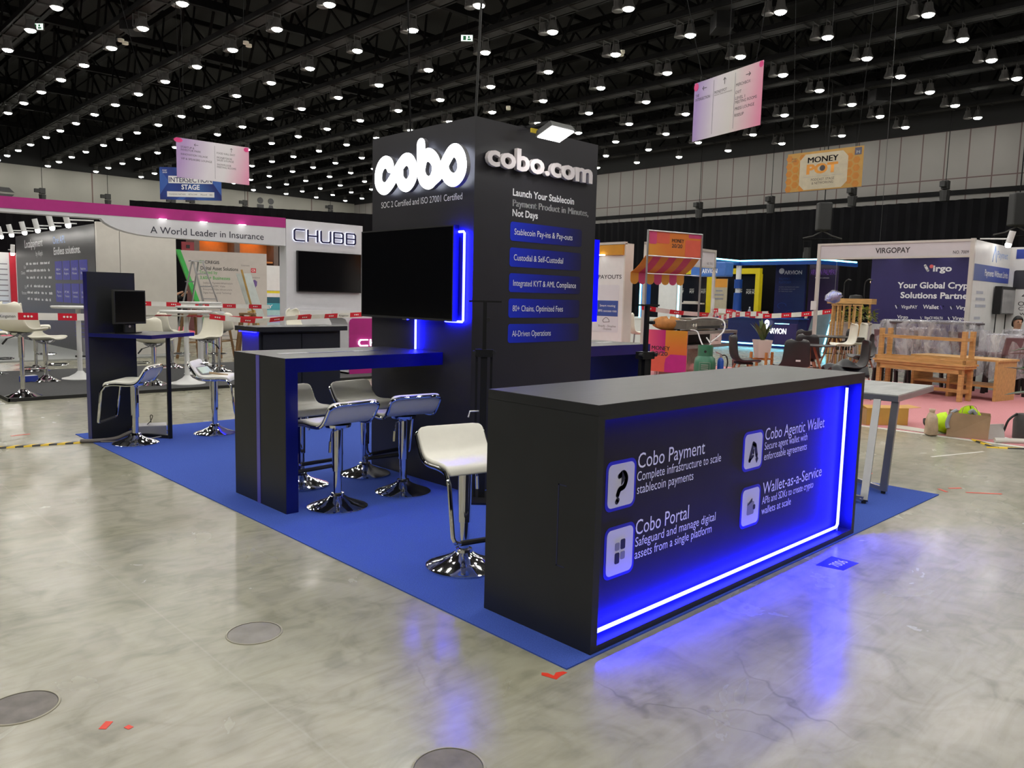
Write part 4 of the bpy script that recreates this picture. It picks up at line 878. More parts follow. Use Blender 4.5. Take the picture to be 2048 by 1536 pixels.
t = thing('cable_cover', 'dark flat box and cables on the floor by the charcoal wall', 'box', (2.5, 15.2, 0.03), 0)
MB().box(-0.1, 0.7, 0, 0.1, 0, 0.36).build('panel', M_grey, t); MB().tube(catmull([(-0.3, -0.1, 0.02), (0, -0.2, 0.02), (0.3, -0.1, 0.02), (0.6, -0.2, 0.02)], 5), 0.02, 6).build('cables', M_rubber, t)
# ---- board on easel, step ladder, credential board, lit niches
M_ply = mk('easel_wood', (0.42, 0.26, 0.07), 0.5, var=0.15, scale=6)
e = thing('display_easel', 'wooden easel leaning back with a pale board, seen from behind', 'easel', (0, 0, 0))
MB().bar((5.73, 15.28, 1.89), (6.0, 15.2, 0.75), 0.04).build('mast', M_ply, e)
MB().bar((5.90, 15.22, 0.93), (5.68, 15.05, 0.03), 0.035).build('leg', M_ply, e); MB().bar((5.95, 15.2, 0.95), (6.34, 15.3, 0.03), 0.06).build('leg', M_ply, e); MB().bar((5.96, 15.18, 0.98), (6.05, 15.0, 0.03), 0.05).build('leg', M_ply, e)
MB().bar((5.86, 15.2, 0.95), (6.02, 15.2, 0.72), 0.13, 0.04).build('tilt_plate', M_ply, e)
MB().hexa([(5.63, 15.34, 1.80), (6.03, 15.44, 1.82), (6.33, 15.36, 0.78), (5.94, 15.26, 0.76), (5.63, 15.36, 1.80), (6.03, 15.46, 1.82), (6.33, 15.38, 0.78), (5.94, 15.28, 0.76)]).build('board', mk('pale_grey_board', (0.50, 0.55, 0.54), 0.5), e)
la = thing('step_ladder', 'aluminium step ladder standing behind the white bar tables', 'ladder', (0, 0, 0))
A1, A2, B1, B2 = (5.22, 16.8, 2.08), (5.42, 16.75, 2.08), (4.86, 17.0, 0.03), (5.16, 17.05, 0.03)
MB().bar(A1, (4.86, 17.1, 0.03), 0.03).bar((5.40, 16.85, 2.08), (5.2, 17.3, 0.03), 0.03).bar((5.04, 16.95, 1.1), (5.31, 17.05, 1.1), 0.03, 0.02).bar((5.1, 16.92, 1.6), (5.35, 17.0, 1.6), 0.025).build('rear_frame', M_alu, la)
MB().bar((5.24, 16.78, 2.08), (5.60, 16.5, 0.03), 0.06, 0.03).bar((5.44, 16.72, 2.08), (6.06, 16.4, 0.03), 0.07, 0.03).build('side_rail', M_alu, la)
for k in range(6):
    f = (k + 1) / 7; p = Vector((5.24, 16.78, 2.08)).lerp(Vector((5.60, 16.5, 0.03)), f); q = Vector((5.44, 16.72, 2.08)).lerp(Vector((6.06, 16.4, 0.03)), f)
    MB().bar(p, q, 0.08, 0.025).build('step', M_alu, la)
MB().box(5.16, 5.48, 16.68, 16.86, 2.07, 2.1).build('top_cap', M_alu, la)
cr_b = thing('slogan_board', 'beige board with green slanted edge and dark slogan behind the ladder', 'booth wall', (0, 20.0, 0))
M_beige = mk('beige_board', (0.50, 0.45, 0.42), 0.55, var=0.03)
MB().plate([(6.18, 2.485), (8.716, 2.52), (8.716, 0.02), (7.05, 0.02)], 0, 0.08).build('panel', M_beige, cr_b)
MB().plate([(6.07, 2.50), (6.19, 2.50), (7.07, 0.02), (6.95, 0.02)], -0.02, 0.06).build('green_edge', mk('green_edge_paint', (0.05, 0.42, 0.08), 0.45), cr_b)
M_gr = mk('green_print', (0.08, 0.35, 0.08), 0.5); M_dk = mk('dark_print', (0.04, 0.04, 0.04), 0.5); M_soft = mk('soft_grey_print', (0.16, 0.14, 0.14), 0.5)
text(cr_b, 'CS', M_gr, 6.70, 2.16, 0.085, 0.14); text(cr_b, 'CREGIS', M_dk, 6.86, 2.155, 0.085, 0.42, bold=0.02)
text(cr_b, 'Digital Asset Solutions', M_dk, 6.74, 1.98, 0.10, 1.09, bold=0.015)
text(cr_b, 'Trusted by', M_gr, 6.70, 1.87, 0.09, 0.52, bold=0.01); text(cr_b, '3,600+ Businesses', M_gr, 6.72, 1.715, 0.095, 0.87, bold=0.015)
for s, z, wd in (('Stablecoin Payments Infrastructure', 1.59, 0.86), ('Self-Custodial MPC Wallet', 1.50, 0.64), ('Enterprise Wallet Infrastructure', 1.41, 0.84), ('Digital Asset Custody Technology', 1.315, 0.82)): text(cr_b, s, M_soft, 6.80, z, 0.055, wd)
text(cr_b, 'Licenses', M_soft, 7.93, 2.13, 0.05, 0.25); text(cr_b, 'Compliance', M_soft, 8.22, 1.79, 0.05, 0.28)
bx = MB().plate(rrect(8.22, 8.38, 1.95, 2.08, 0.01), -0.004, 0).build('red_badge', mk('red_badge_print', (0.55, 0.05, 0.06), 0.5), cr_b); text(bx, 'CR', M_prtw, 8.30, 1.985, 0.07, 0.11, y=-0.004, align='c')
MB().plate([(8.27, 1.72), (8.33, 1.75), (8.41, 1.70), (8.40, 1.58), (8.34, 1.50), (8.28, 1.58)], -0.004, 0).build('shield_mark', mk('violet_mark', (0.14, 0.08, 0.25), 0.5), cr_b)
nb = thing('niche_booth', 'dark booth top with two orange lit niches behind the beige board', 'booth', (8.6, 25.0, 0))
M_or = mk('orange_niche', (0.55, 0.20, 0.045), 0.6); M_ol = mk_emit('warm_niche_lamp', (1.0, 0.42, 0.08), 7.0)
MB().box(0, 3.1, 0.62, 0.7, 0.02, 3.25).box(0, 0.18, 0, 0.62, 0.02, 3.25).box(1.42, 1.62, 0, 0.62, 0.02, 3.25).box(2.92, 3.1, 0, 0.62, 0.02, 3.25).box(0, 3.1, 0, 0.7, 3.25, 3.35).build('frame', mk('taupe_booth', (0.14, 0.10, 0.085), 0.6), nb)
for x in (0.18, 1.62):
    MB().box(x, x + 1.28 if x < 1 else x + 1.3, 0.56, 0.62, 2.5, 3.22).build('niche_back', M_or, nb); MB().box(x + 0.25, x + 1.0, 0.25, 0.4, 3.21, 3.24).build('niche_lamp', M_ol, nb)
    MB().box(x, x + 1.26, 0.02, 0.6, 2.44, 2.5).build('slatted_shelf', M_or, nb)
t = thing('red_sign', 'small dark red sign left of the orange niches', 'sign', (8.18, 25, 2.72)); MB().box(0, 0.42, 0, 0.04, 0, 0.3).build('plate', mk('dull_red', (0.25, 0.03, 0.04), 0.5), t); MB().box(0.15, 0.27, -0.01, 0, 0.09, 0.2).build('symbol', M_prtk, t)
sb = thing('striped_booth', 'white and teal booth strip seen right of the beige board', 'booth', (10.9, 24.6, 0))
for z0, z1, m_ in ((1.75, 2.35, M_white), (1.45, 1.75, M_white), (1.36, 1.44, mk('yellow_strip', (0.7, 0.6, 0.02), 0.5)), (1.22, 1.36, M_white), (1.0, 1.22, mk('dark_teal', (0.02, 0.10, 0.14), 0.4)), (0.75, 1.0, mk('teal_print', (0.06, 0.35, 0.42), 0.4)), (0.55, 0.75, mk('pale_teal', (0.35, 0.6, 0.6), 0.4)), (0.3, 0.55, mk('lilac_print', (0.32, 0.32, 0.62), 0.4)), (0.02, 0.3, mk('pale_teal2', (0.4, 0.6, 0.62), 0.4))):
    MB().box(0, 1.3, 0, 0.1, z0, z1).build('panel_band', m_, sb)
text(sb, 'PY', M_prtw, 0.05, 0.82, 0.13, 0.3)
# wooden tripod stools stacked behind the tables
M_oldw = mk('brown_stool_wood', (0.22, 0.12, 0.05), 0.6, var=0.2)
for k, (x, y, l) in enumerate(((4.1, 14.1, 'left'), (4.75, 14.3, 'middle'), (5.35, 14.2, 'right'))):
    t = thing('wooden_stool', '%s one of three tall brown wooden stools behind the white tables' % l, 'stool', (x, y, 0), 0.5 * k)
    MB().box(-0.16, 0.16, -0.16, 0.16, 0.90, 0.94).build('seat', M_oldw, t)
    for a, b in ((-1, -1), (1, -1), (1, 1), (-1, 1)): MB().bar((a * 0.12, b * 0.12, 0.9), (a * 0.22, b * 0.22, 0.0), 0.045).build('leg', M_oldw, t)
    MB().bar((-0.18, -0.18, 0.35), (0.18, -0.18, 0.35), 0.03).bar((-0.18, 0.18, 0.45), (0.18, 0.18, 0.45), 0.03).build('stretcher', M_oldw, t)
# ---- barrier tapes
M_tred = mk('barrier_red', (0.62, 0.012, 0.03), 0.4); M_twh = mk('barrier_white', (0.80, 0.78, 0.74), 0.4)
def barrier(pts, w, seg, label, words=(), dots=True, twist=0.0):
    """plastic barrier tape hung through points, alternating red and white fields"""
    P = catmull(pts, 10); mb = MB(); acc = 0.0; prev = None; cells = []
    d_all = []; L = 0
    for a, b in zip(P, P[1:]): d_all.append((a, b, L)); L += (b - a).length
    def at(s):
        for a, b, l0 in d_all:
            if s <= l0 + (b - a).length + 1e-9: return a.lerp(b, (s - l0) / max(1e-9, (b - a).length))
        return P[-1].copy()
    n = int(L / seg) + 1; dm = MB()
    for i in range(n):
        s0, s1 = i * seg, min(L, (i + 1) * seg)
        if s1 - s0 < 0.01: continue
        mb.mi = i % 2; sub = 3
        for k in range(sub):
            a, b = at(s0 + (s1 - s0) * k / sub), at(s0 + (s1 - s0) * (k + 1) / sub)
            t = (b - a).normalized(); side = Vector((t.y, -t.x, 0)).normalized()
            an = twist * math.sin((s0 + k * seg / sub) * 1.3); u = (Vector((0, 0, 1)) * math.cos(an) + side * math.sin(an)) * w / 2
            mb._f([mb.bm.verts.new(q) for q in (a - u, b - u, b + u, a + u)])
        if i % 2 == 0 and dots:
            t = (at(s1) - at(s0)).normalized(); side = Vector((t.y, -t.x, 0)).normalized(); an = twist * math.sin((s0 + seg / 2) * 1.3); u = (Vector((0, 0, 1)) * math.cos(an) + side * math.sin(an)); nrm = t.cross(u)
            for q in (-1, 0, 1):
                c = at((s0 + s1) / 2 + q * w * 0.42)
                for sg in (-1, 1): dm._f([dm.bm.verts.new(c + nrm * 0.004 * sg + t * (w * 0.15 * math.cos(x * PI / 5)) + u * (w * 0.15 * math.sin(x * PI / 5))) for x in range(10)])
    t_ = thing('barrier_tape', label, 'barrier tape', (0, 0, 0))
    mb.build('tape', [M_tred, M_twh], t_, solid=0.002)
    if dots: dm.build('printed_dots', M_twh, t_)
    for i in words:
        s0, s1 = i * seg, (i + 1) * seg
        a, b = at(s0 + seg * 0.12), at(s1 - seg * 0.1); ang = math.atan2(b.y - a.y, b.x - a.x)
        text(t_, 'Kingsmen', M_dk, 0, 0, w * 0.42, seg * 0.75, at=(a.x + math.sin(ang) * 0.006, a.y - math.cos(ang) * 0.006, a.z - w * 0.2), rot=ang)
    return t_
barrier([(-1.3, 8.8, 1.06), (-0.24, 8.8, 1.047), (0.3, 8.78, 1.04), (0.66, 8.75, 1.035)], 0.085, 0.207, 'red and white barrier tape at the left edge in front of the shell stools', words=(5,))
barrier([(0.66, 8.75, 1.035), (1.5, 9.0, 1.05), (2.4, 9.2, 1.03)], 0.05, 0.24, 'twisted part of the barrier tape behind the monitor', twist=1.2)
barrier([(2.7, 13.1, 1.14), (3.7, 13.0, 1.12), (5.2, 12.9, 1.10)], 0.08, 0.26, 'pink looking rear barrier tape passing behind the white tables')
barrier([(2.4, 9.2, 1.03), (3.1, 9.22, 0.965), (3.75, 9.22, 1.01), (5.2, 9.2, 1.075)], 0.075, 0.235, 'red and white barrier tape running to the big television', words=(9,), twist=0.5)
barrier([(3.0, 9.9, 1.0), (3.6, 9.6, 1.0), (4.1, 9.35, 1.05)], 0.03, 0.5, 'narrow folded white tape strand joining the barrier tape', dots=False)
# ---- hanging direction signs on the left
def wire(a, b, label): tag(MB().tube([a, b], 0.007, 5).build('hanging_wire', M_steel), label, 'wire')
hs = thing('hanging_sign', 'pink and white hanging direction sign with two columns at left', 'sign', (5.74, 18.94, 4.29), -0.07)
M_pgr = mk_ramp('pink_lilac_print', [(0.0, (0.40, 0.27, 0.52, 1)), (0.38, (0.66, 0.62, 0.68, 1)), (0.6, (0.66, 0.63, 0.66, 1)), (1.0, (0.66, 0.20, 0.36, 1))], 0, 1.93, 0.0, angle=-0.25)
MB().box(0, 1.90, 0, 0.012, 0, 1.0).build('panel', M_pgr, hs)
M_ink = mk('sign_ink', (0.035, 0.03, 0.035), 0.5); M_pinkd = mk('hot_pink_dot', (0.65, 0.03, 0.2), 0.5)
def arrow(par, x, z, s, ang):
    mb = MB(); c, n = math.cos(ang), math.sin(ang)
    R_ = lambda a, b: (x + a * c - b * n, z + a * n + b * c)
    stroke(mb, [R_(-s, 0), R_(s, 0)], s * 0.18, -0.004, -0.001); stroke(mb, [R_(s * 0.4, s * 0.6), R_(s, 0), R_(s * 0.4, -s * 0.6)], s * 0.18, -0.0045, -0.001); mb.build('arrow', M_ink, par)
arrow(hs, 0.50, 0.87, 0.05, PI); arrow(hs, 1.42, 0.86, 0.05, PI / 2)
MB().box(0.975, 0.982, -0.003, 0, 0.06, 0.92).build('divider', M_mid, hs)
for s, x, z, wd in (('STARTUP &', 0.11, 0.755, 0.34), ('INVESTOR PARK', 0.11, 0.685, 0.51), ('INNOVATION VILLAGE', 0.11, 0.575, 0.68), ('VIP & SPEAKERS LOUNGE', 0.11, 0.465, 0.79), ('FOOD HALL EAST', 1.03, 0.72, 0.49), ('MONEY20/20', 1.03, 0.605, 0.40), ('SALES LOUNGE', 1.03, 0.54, 0.45), ('SHOWFLOOR', 1.03, 0.425, 0.38), ('MEETING ROOMS', 1.03, 0.36, 0.51)): text(hs, s, M_ink, x, z, 0.05, wd)
MB().plate([(0.05 + 0.11 * math.cos(k * PI / 8), 0.94 + 0.06 * math.sin(k * PI / 8)) for k in range(16)], -0.003, 0).plate([(1.83 + 0.07 * math.cos(k * PI / 8), 0.93 + 0.06 * math.sin(k * PI / 8)) for k in range(16)], -0.003, 0).build('brand_dots', M_pinkd, hs)
wire((5.95, 18.92, 5.29), (5.9, 18.9, 10.5), 'thin wire holding the left end of the two column pink sign'); wire((7.4, 18.82, 5.29), (7.6, 18.8, 10.5), 'thin wire holding the right end of the two column pink sign')
isg = thing('hanging_sign', 'blue stage sign hanging partly behind the pink sign', 'sign', (6.93, 23.4, 4.17), -0.77)
MB().box(0, 1.90, 0, 0.015, 0, 0.98).build('panel', mk_ramp('blue_stage_print', [(0, (0.008, 0.02, 0.15, 1)), (0.3, (0.015, 0.05, 0.26, 1)), (0.5, (0.01, 0.03, 0.19, 1)), (0.75, (0.03, 0.1, 0.32, 1)), (1, (0.008, 0.02, 0.15, 1))], 0, 1.9, 0.0, angle=0.6), isg)
MB().plate([(0.0, 0.95), (0.28, 0.55), (0.0, 0.15)], -0.002, 0).plate([(1.9, 0.95), (1.62, 0.55), (1.9, 0.15)], -0.002, 0).plate([(0.5, 0), (0.95, 0.35), (1.4, 0), (1.2, 0), (0.95, 0.2), (0.7, 0)], -0.002, 0).build('facet_print', mk('bright_blue_print', (0.025, 0.09, 0.36), 0.45), isg)
MB().box(0.27, 1.63, -0.004, -0.002, 0.50, 0.72).box(0.22, 1.68, -0.004, -0.002, 0.09, 0.25).build('white_strips', M_white, isg)
text(isg, 'INTERSECTION', M_chub, 0.29, 0.535, 0.15, 1.32, y=-0.004, bold=0.012); text(isg, 'STAGE', M_prtw, 0.95, 0.32, 0.15, 0.56, y=-0.002, align='c', bold=0.02)
text(isg, 'FOUNDING PARTNERS', M_soft, 0.28, 0.145, 0.045, 0.52, y=-0.004); text(isg, 'METACOMP', M_soft, 0.88, 0.145, 0.05, 0.27, y=-0.004); text(isg, 'MoonX', M_soft, 1.26, 0.145, 0.05, 0.2, y=-0.004); text(isg, 'SEI', M_soft, 1.53, 0.145, 0.05, 0.09, y=-0.004)
text(isg, 'MONEY', M_prtw, 0.09, 0.86, 0.045, 0.14); text(isg, '20/20', M_prtw, 0.09, 0.80, 0.045, 0.14)
wire((7.05, 23.3, 5.15), (5.6, 23.0, 10.5), 'thin wire holding the left end of the blue stage sign'); wire((7.5, 22.9, 5.15), (7.2, 22.6, 10.5), 'thin wire holding the middle of the blue stage sign')
# ================================================================ right background
tag(MB().box(7.02, 13.0, -4.0, 9.6, 0, 0.008).build('aisle_carpet', M_pink), 'pale pink aisle carpet behind the long counter and marble table', 'carpet')
tag(MB().box(6.93, 7.03, -4.0, 9.6, 0, 0.004).build('edging_tape', M_offwhite), 'white tape along the front edge of the pale pink carpet', 'tape')
# three column sign
rs = thing('hanging_sign', 'big pink hanging direction sign with three columns at upper right', 'sign', (9.923, 6.21, 4.245), -1.864)
MB().box(0, 1.64, 0, 0.012, 0, 1.0).build('panel', mk_ramp('lilac_white_pink_print', [(0.0, (0.36, 0.25, 0.55, 1)), (0.30, (0.62, 0.58, 0.64, 1)), (0.55, (0.60, 0.58, 0.56, 1)), (0.78, (0.66, 0.42, 0.48, 1)), (1.0, (0.68, 0.20, 0.34, 1))], 0, 1.64, 0.0, angle=-0.12), rs)
arrow(rs, 0.27, 0.87, 0.05, PI); arrow(rs, 0.77, 0.88, 0.05, PI / 2); arrow(rs, 1.32, 0.86, 0.05, 0)
MB().box(0.50, 0.506, -0.003, 0, 0.05, 0.95).box(1.02, 1.026, -0.003, 0, 0.05, 0.95).build('divider', M_mid, rs)
for s, x, z, wd in (('THE', 0.04, 0.75, 0.09), ('INTERSECTION', 0.04, 0.68, 0.38), ('MONEYPOT', 0.53, 0.71, 0.30), ('MERCHBOX', 1.05, 0.72, 0.33), ('EXIT', 1.05, 0.60, 0.13), ('LEVEL 1', 1.05, 0.505, 0.22), ('MEETING ROOMS', 1.05, 0.44, 0.49), ('PRESS LOUNGE', 1.05, 0.335, 0.44), ('RISEUP', 1.05, 0.23, 0.21)): text(rs, s, M_ink, x, z, 0.05, wd)
text(rs, 'PODCAST, STAGE & NETWORKING', M_soft, 0.53, 0.675, 0.022, 0.43)
MB().plate([(0.05 + 0.06 * math.cos(k * PI / 8), 0.93 + 0.07 * math.sin(k * PI / 8)) for k in range(16)], -0.003, 0).plate([(1.60 + 0.045 * math.cos(k * PI / 8), 0.95 + 0.05 * math.sin(k * PI / 8)) for k in range(16)], -0.003, 0).build('brand_dots', M_pinkd, rs)
wire((9.86, 6.0, 5.245), (9.2, 7.1, 10.5), 'thin slanting wire at the left end of the three column pink sign'); wire((9.68, 5.4, 5.245), (9.6, 5.4, 10.5), 'thin wire at the middle of the three column pink sign'); wire((9.5, 4.8, 5.245), (9.9, 4.3, 10.5), 'thin slanting wire at the right end of the three column pink sign')
# honeycomb sign
hp = thing('hanging_sign', 'yellow honeycomb sign hanging before the grey panelled wall', 'sign', (18.0, 8.5, 4.41), -PI / 2)
M_honey = mk('honey_yellow_print', (0.38, 0.21, 0.04), 0.5, var=0.1, scale=3); M_cell = mk('honey_cell_print', (0.40, 0.15, 0.008), 0.5, var=0.1, scale=4); M_cream = mk('cream_print', (0.42, 0.37, 0.27), 0.5)
MB().box(0, 2.02, 0, 0.012, 0, 1.01).build('panel', M_honey, hp)
mb = MB()
for i in range(12):
    for j in range(6):
        cx, cz = 0.06 + i * 0.18, 0.08 + j * 0.2 + (0.1 if i % 2 else 0); r = 0.092
        if 0.42 < cx < 1.6 or cx > 1.93 or cz > 0.93: continue
        mb.plate([(cx + r * math.cos(k * PI / 3), cz + r * math.sin(k * PI / 3)) for k in range(6)], -0.002, 0)
mb.build('honeycomb_cells', M_cell, hp)
MB().plate([(0.5, 0.03), (1.5, 0.03), (1.64, 0.17), (1.64, 0.80), (1.5, 0.95), (0.5, 0.95), (0.36, 0.80), (0.36, 0.17)], -0.004, -0.001).build('label_field', M_cream, hp)
text(hp, 'MONEY', M_ink, 0.57, 0.72, 0.15, 0.82, y=-0.004, bold=0.02); text(hp, 'POT', mk('amber_print', (0.55, 0.22, 0.02), 0.5), 0.55, 0.44, 0.24, 0.84, y=-0.004, bold=0.05)
MB().plate([(0.98 + 0.075 * math.cos(k * PI / 8), 0.56 + 0.075 * math.sin(k * PI / 8)) for k in range(16)], -0.007, -0.006).build('pot_emblem', M_ink, hp)
MB().box(0.48, 1.52, -0.006, -0.004, 0.355, 0.36).build('rule_line', M_mid, hp)
text(hp, 'PODCAST, STAGE', M_ink, 1.0, 0.245, 0.065, 0.62, y=-0.004, align='c'); text(hp, '& NETWORKING', M_ink, 1.0, 0.155, 0.065, 0.57, y=-0.004, align='c')
k_ = MB().box(1.80, 1.97, -0.004, 0, 0.80, 0.98).build('corner_badge', mk('slate_badge', (0.06, 0.06, 0.10), 0.5), hp); text(k_, 'M', M_prtw, 1.885, 0.83, 0.08, 0.09, y=-0.004, align='c', bold=0.03)
text(hp, 'MONEY', M_ink, 0.12, 0.85, 0.04, 0.15, y=-0.002); text(hp, '20/20', M_ink, 0.12, 0.79, 0.04, 0.13, y=-0.002)
for k, y in enumerate((8.35, 7.5, 6.65)): wire((18.0, y, 5.42), (18.0, y - 0.25 * (k - 1), 10.5), 'thin wire holding the %s of the honeycomb sign' % ('left end', 'middle', 'right end')[k])
# ---- shell scheme booth with blue back wall
M_lil = mk('pale_lilac_fascia', (0.58, 0.55, 0.58), 0.5, var=0.02); M_post = mk('aluminium_shell_post', (0.62, 0.58, 0.54), 0.4, 0.3, var=0.04)
vb = thing('shell_booth', 'white framed booth with fascia lettering VIRGOPAY and NO. 7009', 'booth', (13.0, 5.16, 0), -PI / 2)
MB().box(0.0, 2.73, 0, 0.03, 2.33, 2.57).build('fascia_board', M_lil, vb)
MB().box(0, 2.73, -0.012, 0.04, 2.57, 2.61).box(0, 2.73, -0.012, 0.04, 2.295, 2.33).build('fascia_rail', M_post, vb)
text(vb, 'VIRGOPAY', M_ink, 1.09, 2.40, 0.10, 0.62, bold=0.02); text(vb, 'NO. 7009', M_ink, 2.43, 2.36, 0.055, 0.25, bold=0.01)
MB().box(-0.03, 0.03, -0.015, 0.045, 0, 2.61).build('post', M_post, vb); MB().box(2.70, 2.77, -0.015, 0.055, 0, 2.62).build('post', M_post, vb)
MB().box(-0.09, 0.02, -0.03, -0.015, 1.30, 1.48).build('notice_card', M_white, vb)
M_indigo = mk('indigo_graphic', (0.022, 0.016, 0.105), 0.42, var=0.05)
bw = thing('graphic_wall', 'indigo graphic wall with white company lettering inside the shell booth', 'booth wall', (18.5, 6.27, 0), -PI / 2)
MB().box(0, 3.4, 0, 0.1, 0.03, 2.62).build('panel', M_indigo, bw)
M_wp = mk('white_wall_print', (0.75, 0.74, 0.78), 0.5, var=0.02)
# company wordmark: slanted bar, dot and letters
mb = MB(); stroke(mb, [(1.285, 2.43), (1.355, 2.31)], 0.06, -0.004, -0.001); mb.build('wordmark_bar', M_wp, bw)
MB().plate([(1.43 + 0.045 * math.cos(k * PI / 8), 2.41 + 0.045 * math.sin(k * PI / 8)) for k in range(16)], -0.004, -0.001).build('wordmark_dot', mk('coral_print', (0.75, 0.13, 0.14), 0.5), bw)
text(bw, 'irgo', M_wp, 1.47, 2.29, 0.15, 0.42, bold=0.03)
text(bw, 'Your Global Crypto', M_wp, 0.67, 1.878, 0.15, 1.80, bold=0.025); text(bw, 'Solutions Partner', M_wp, 0.76, 1.632, 0.15, 1.62, bold=0.025)
def vmark(x, z, s, m_=None):
    mb = MB(); stroke(mb, [(x, z + s), (x + s * 0.45, z)], s * 0.32, -0.004, -0.001); stroke(mb, [(x + s * 0.9, z + s * 0.9), (x + s * 0.91, z + s * 0.9)], s * 0.4, -0.004, -0.001); mb.build('small_logo', m_ or M_wp, bw)
for s, x, z, wd, cap in (('VirgoPAY', 0.80, 1.37, 0.38, 0.085), ('Wallet', 1.31, 1.375, 0.36, 0.10), ('Virgo', 2.05, 1.38, 0.30, 0.09), ('Virgo', 0.72, 1.115, 0.26, 0.085), ('VirgoCX WEALTH', 1.36, 1.12, 0.42, 0.07), ('Virgo', 1.99, 1.125, 0.26, 0.085)): text(bw, s, M_wp, x, z, cap, wd, bold=0.015)
vmark(0.66, 1.37, 0.07); vmark(1.71, 1.38, 0.07, mk('violet_print', (0.16, 0.12, 0.5), 0.5)); vmark(1.93, 1.38, 0.06); vmark(1.27, 1.125, 0.05); vmark(1.90, 1.125, 0.06)
for k, x in enumerate((0.55, 1.75)): MB().box(x - 0.1, x + 0.1, -0.25, -0.15, 2.70, 2.74).build('downlight', M_spotw, bw)
MB().box(-0.35, 3.4, -0.3, 0.1, 2.74, 2.80).build('ceiling_rail', M_fascia, bw)
pw = thing('shell_side_wall', 'white side wall with blue band reading Payments Without Limits', 'booth wall', (13.06, 2.40, 0), 0)
MB().box(0, 2.28, 0, 0.04, 0.02, 2.6).build('panel', M_white, pw)
MB().box(0, 2.28, -0.004, 0, 1.90, 2.19).build('blue_band', mk_ramp('slate_blue_band', [(0, (0.13, 0.17, 0.36, 1)), (1, (0.02, 0.05, 0.42, 1))], 0, 2.3, 0.0), pw)
text(pw, 'Payments Without Limits', M_prtw, 0.66, 2.0, 0.12, 1.5, y=-0.004, bold=0.01)
text(pw, 'Paymet', mk('pale_blue_print', (0.25, 0.38, 0.68), 0.5), 1.35, 2.36, 0.13, 0.7); mb = MB(); stroke(mb, [(1.08, 2.28), (1.2, 2.55), (1.32, 2.28)], 0.035, -0.004, 0); mb.build('peak_logo', MATS['pale_blue_print'], pw)
M_pt = mk('pale_grey_print', (0.42, 0.44, 0.52), 0.5)
for k, (z, wd) in enumerate(((1.70, 0.4), (1.58, 0.55), (1.46, 0.62), (1.24, 0.35), (1.14, 0.42), (1.04, 0.5))): MB().box(0.27, 0.27 + wd, -0.003, 0, z - 0.03, z + 0.02).build('print_line', M_pt, pw)
arm_spot((14.2, 2.15, 2.58), 'white arm spotlight over the blue banded side wall', PI / 2, 'arm spotlights over the side wall')
sc = thing('wall_screen', 'grey faced portrait screen hanging on the white side wall', 'screen', (14.36, 2.395, 1.31), 0)
MB().box(0, 0.92, -0.14, -0.02, 0, 0.52).build('casing', M_dark, sc); MB().box(0.06, 0.90, -0.144, -0.14, 0.02, 0.46).build('screen', mk('grey_reflecting_screen', (0.22, 0.22, 0.23), 0.15), sc)
MB().tube([(0.1, -0.05, 0), (0.08, -0.05, -0.35)], 0.01, 6).tube([(0.75, -0.05, 0), (0.75, -0.05, -0.4)], 0.01, 6).build('hanging_leads', M_rubber, sc)
w3 = thing('shell_back_wall', 'white booth wall with dark panel and black writing at the right edge', 'booth wall', (15.3, 2.40, 0), -PI / 2)
MB().box(0, 3.5, 0, 0.04, 0.02, 2.6).build('panel', M_white, w3)
MB().box(0.10, 3.3, -0.004, 0, 2.38, 2.56).build('blue_band', mk('royal_blue_band', (0.02, 0.05, 0.36), 0.45), w3)
MB().plate(rrect(0.09, 1.4, 1.80, 2.16, 0.04), -0.006, 0).build('dark_panel', mk('dark_slate_print', (0.035, 0.035, 0.045), 0.45), w3)
for s, x, z, cap, wd in (('4', 0.25, 1.62, 0.12, 0.09), ('One', 0.20, 1.48, 0.085, 0.25), ('Connected', 0.215, 1.39, 0.075, 0.6), ('world', 0.24, 1.30, 0.07, 0.35)): text(w3, s, M_ink, x, z, cap, wd)
for s, z in (('One', 2.06), ('Platform', 1.96), ('Global', 1.86)): text(w3, s, M_prtw, 0.30, z, 0.07, 0.3, y=-0.006)
# ---- stacked pine benches and counter
def bench(name, label, loc, rot, parts):
    t = thing(name, label, 'bench', loc, rot)
    for nm, args in parts:
        mb = MB()
        for a in args: mb.box(*a)
        mb.build(nm, M_woodx if nm in ('top', 'side_panel') else M_wood, t)
    return t
BR = math.radians(-100.6)
lw_ = 0.06
bench('pine_bench', 'pine bench standing on the pink carpet, lower one of the stack', (10.80, 3.10, 0.008), BR,
      [('top', [(0, 1.42, 0, 0.36, 0.49, 0.53)]), ('apron', [(0.04, 1.38, 0.02, 0.05, 0.41, 0.49), (0.04, 1.38, 0.31, 0.34, 0.41, 0.49)])] +
      [('leg', [(x, x + lw_, y, y + lw_, 0, 0.49)]) for x in (0.03, 1.33) for y in (0.02, 0.28)] + [('stretcher', [(1.345, 1.375, 0.06, 0.3, 0.12, 0.18), (0.05, 0.08, 0.06, 0.3, 0.12, 0.18), (0.06, 1.36, 0.16, 0.2, 0.12, 0.17)])])
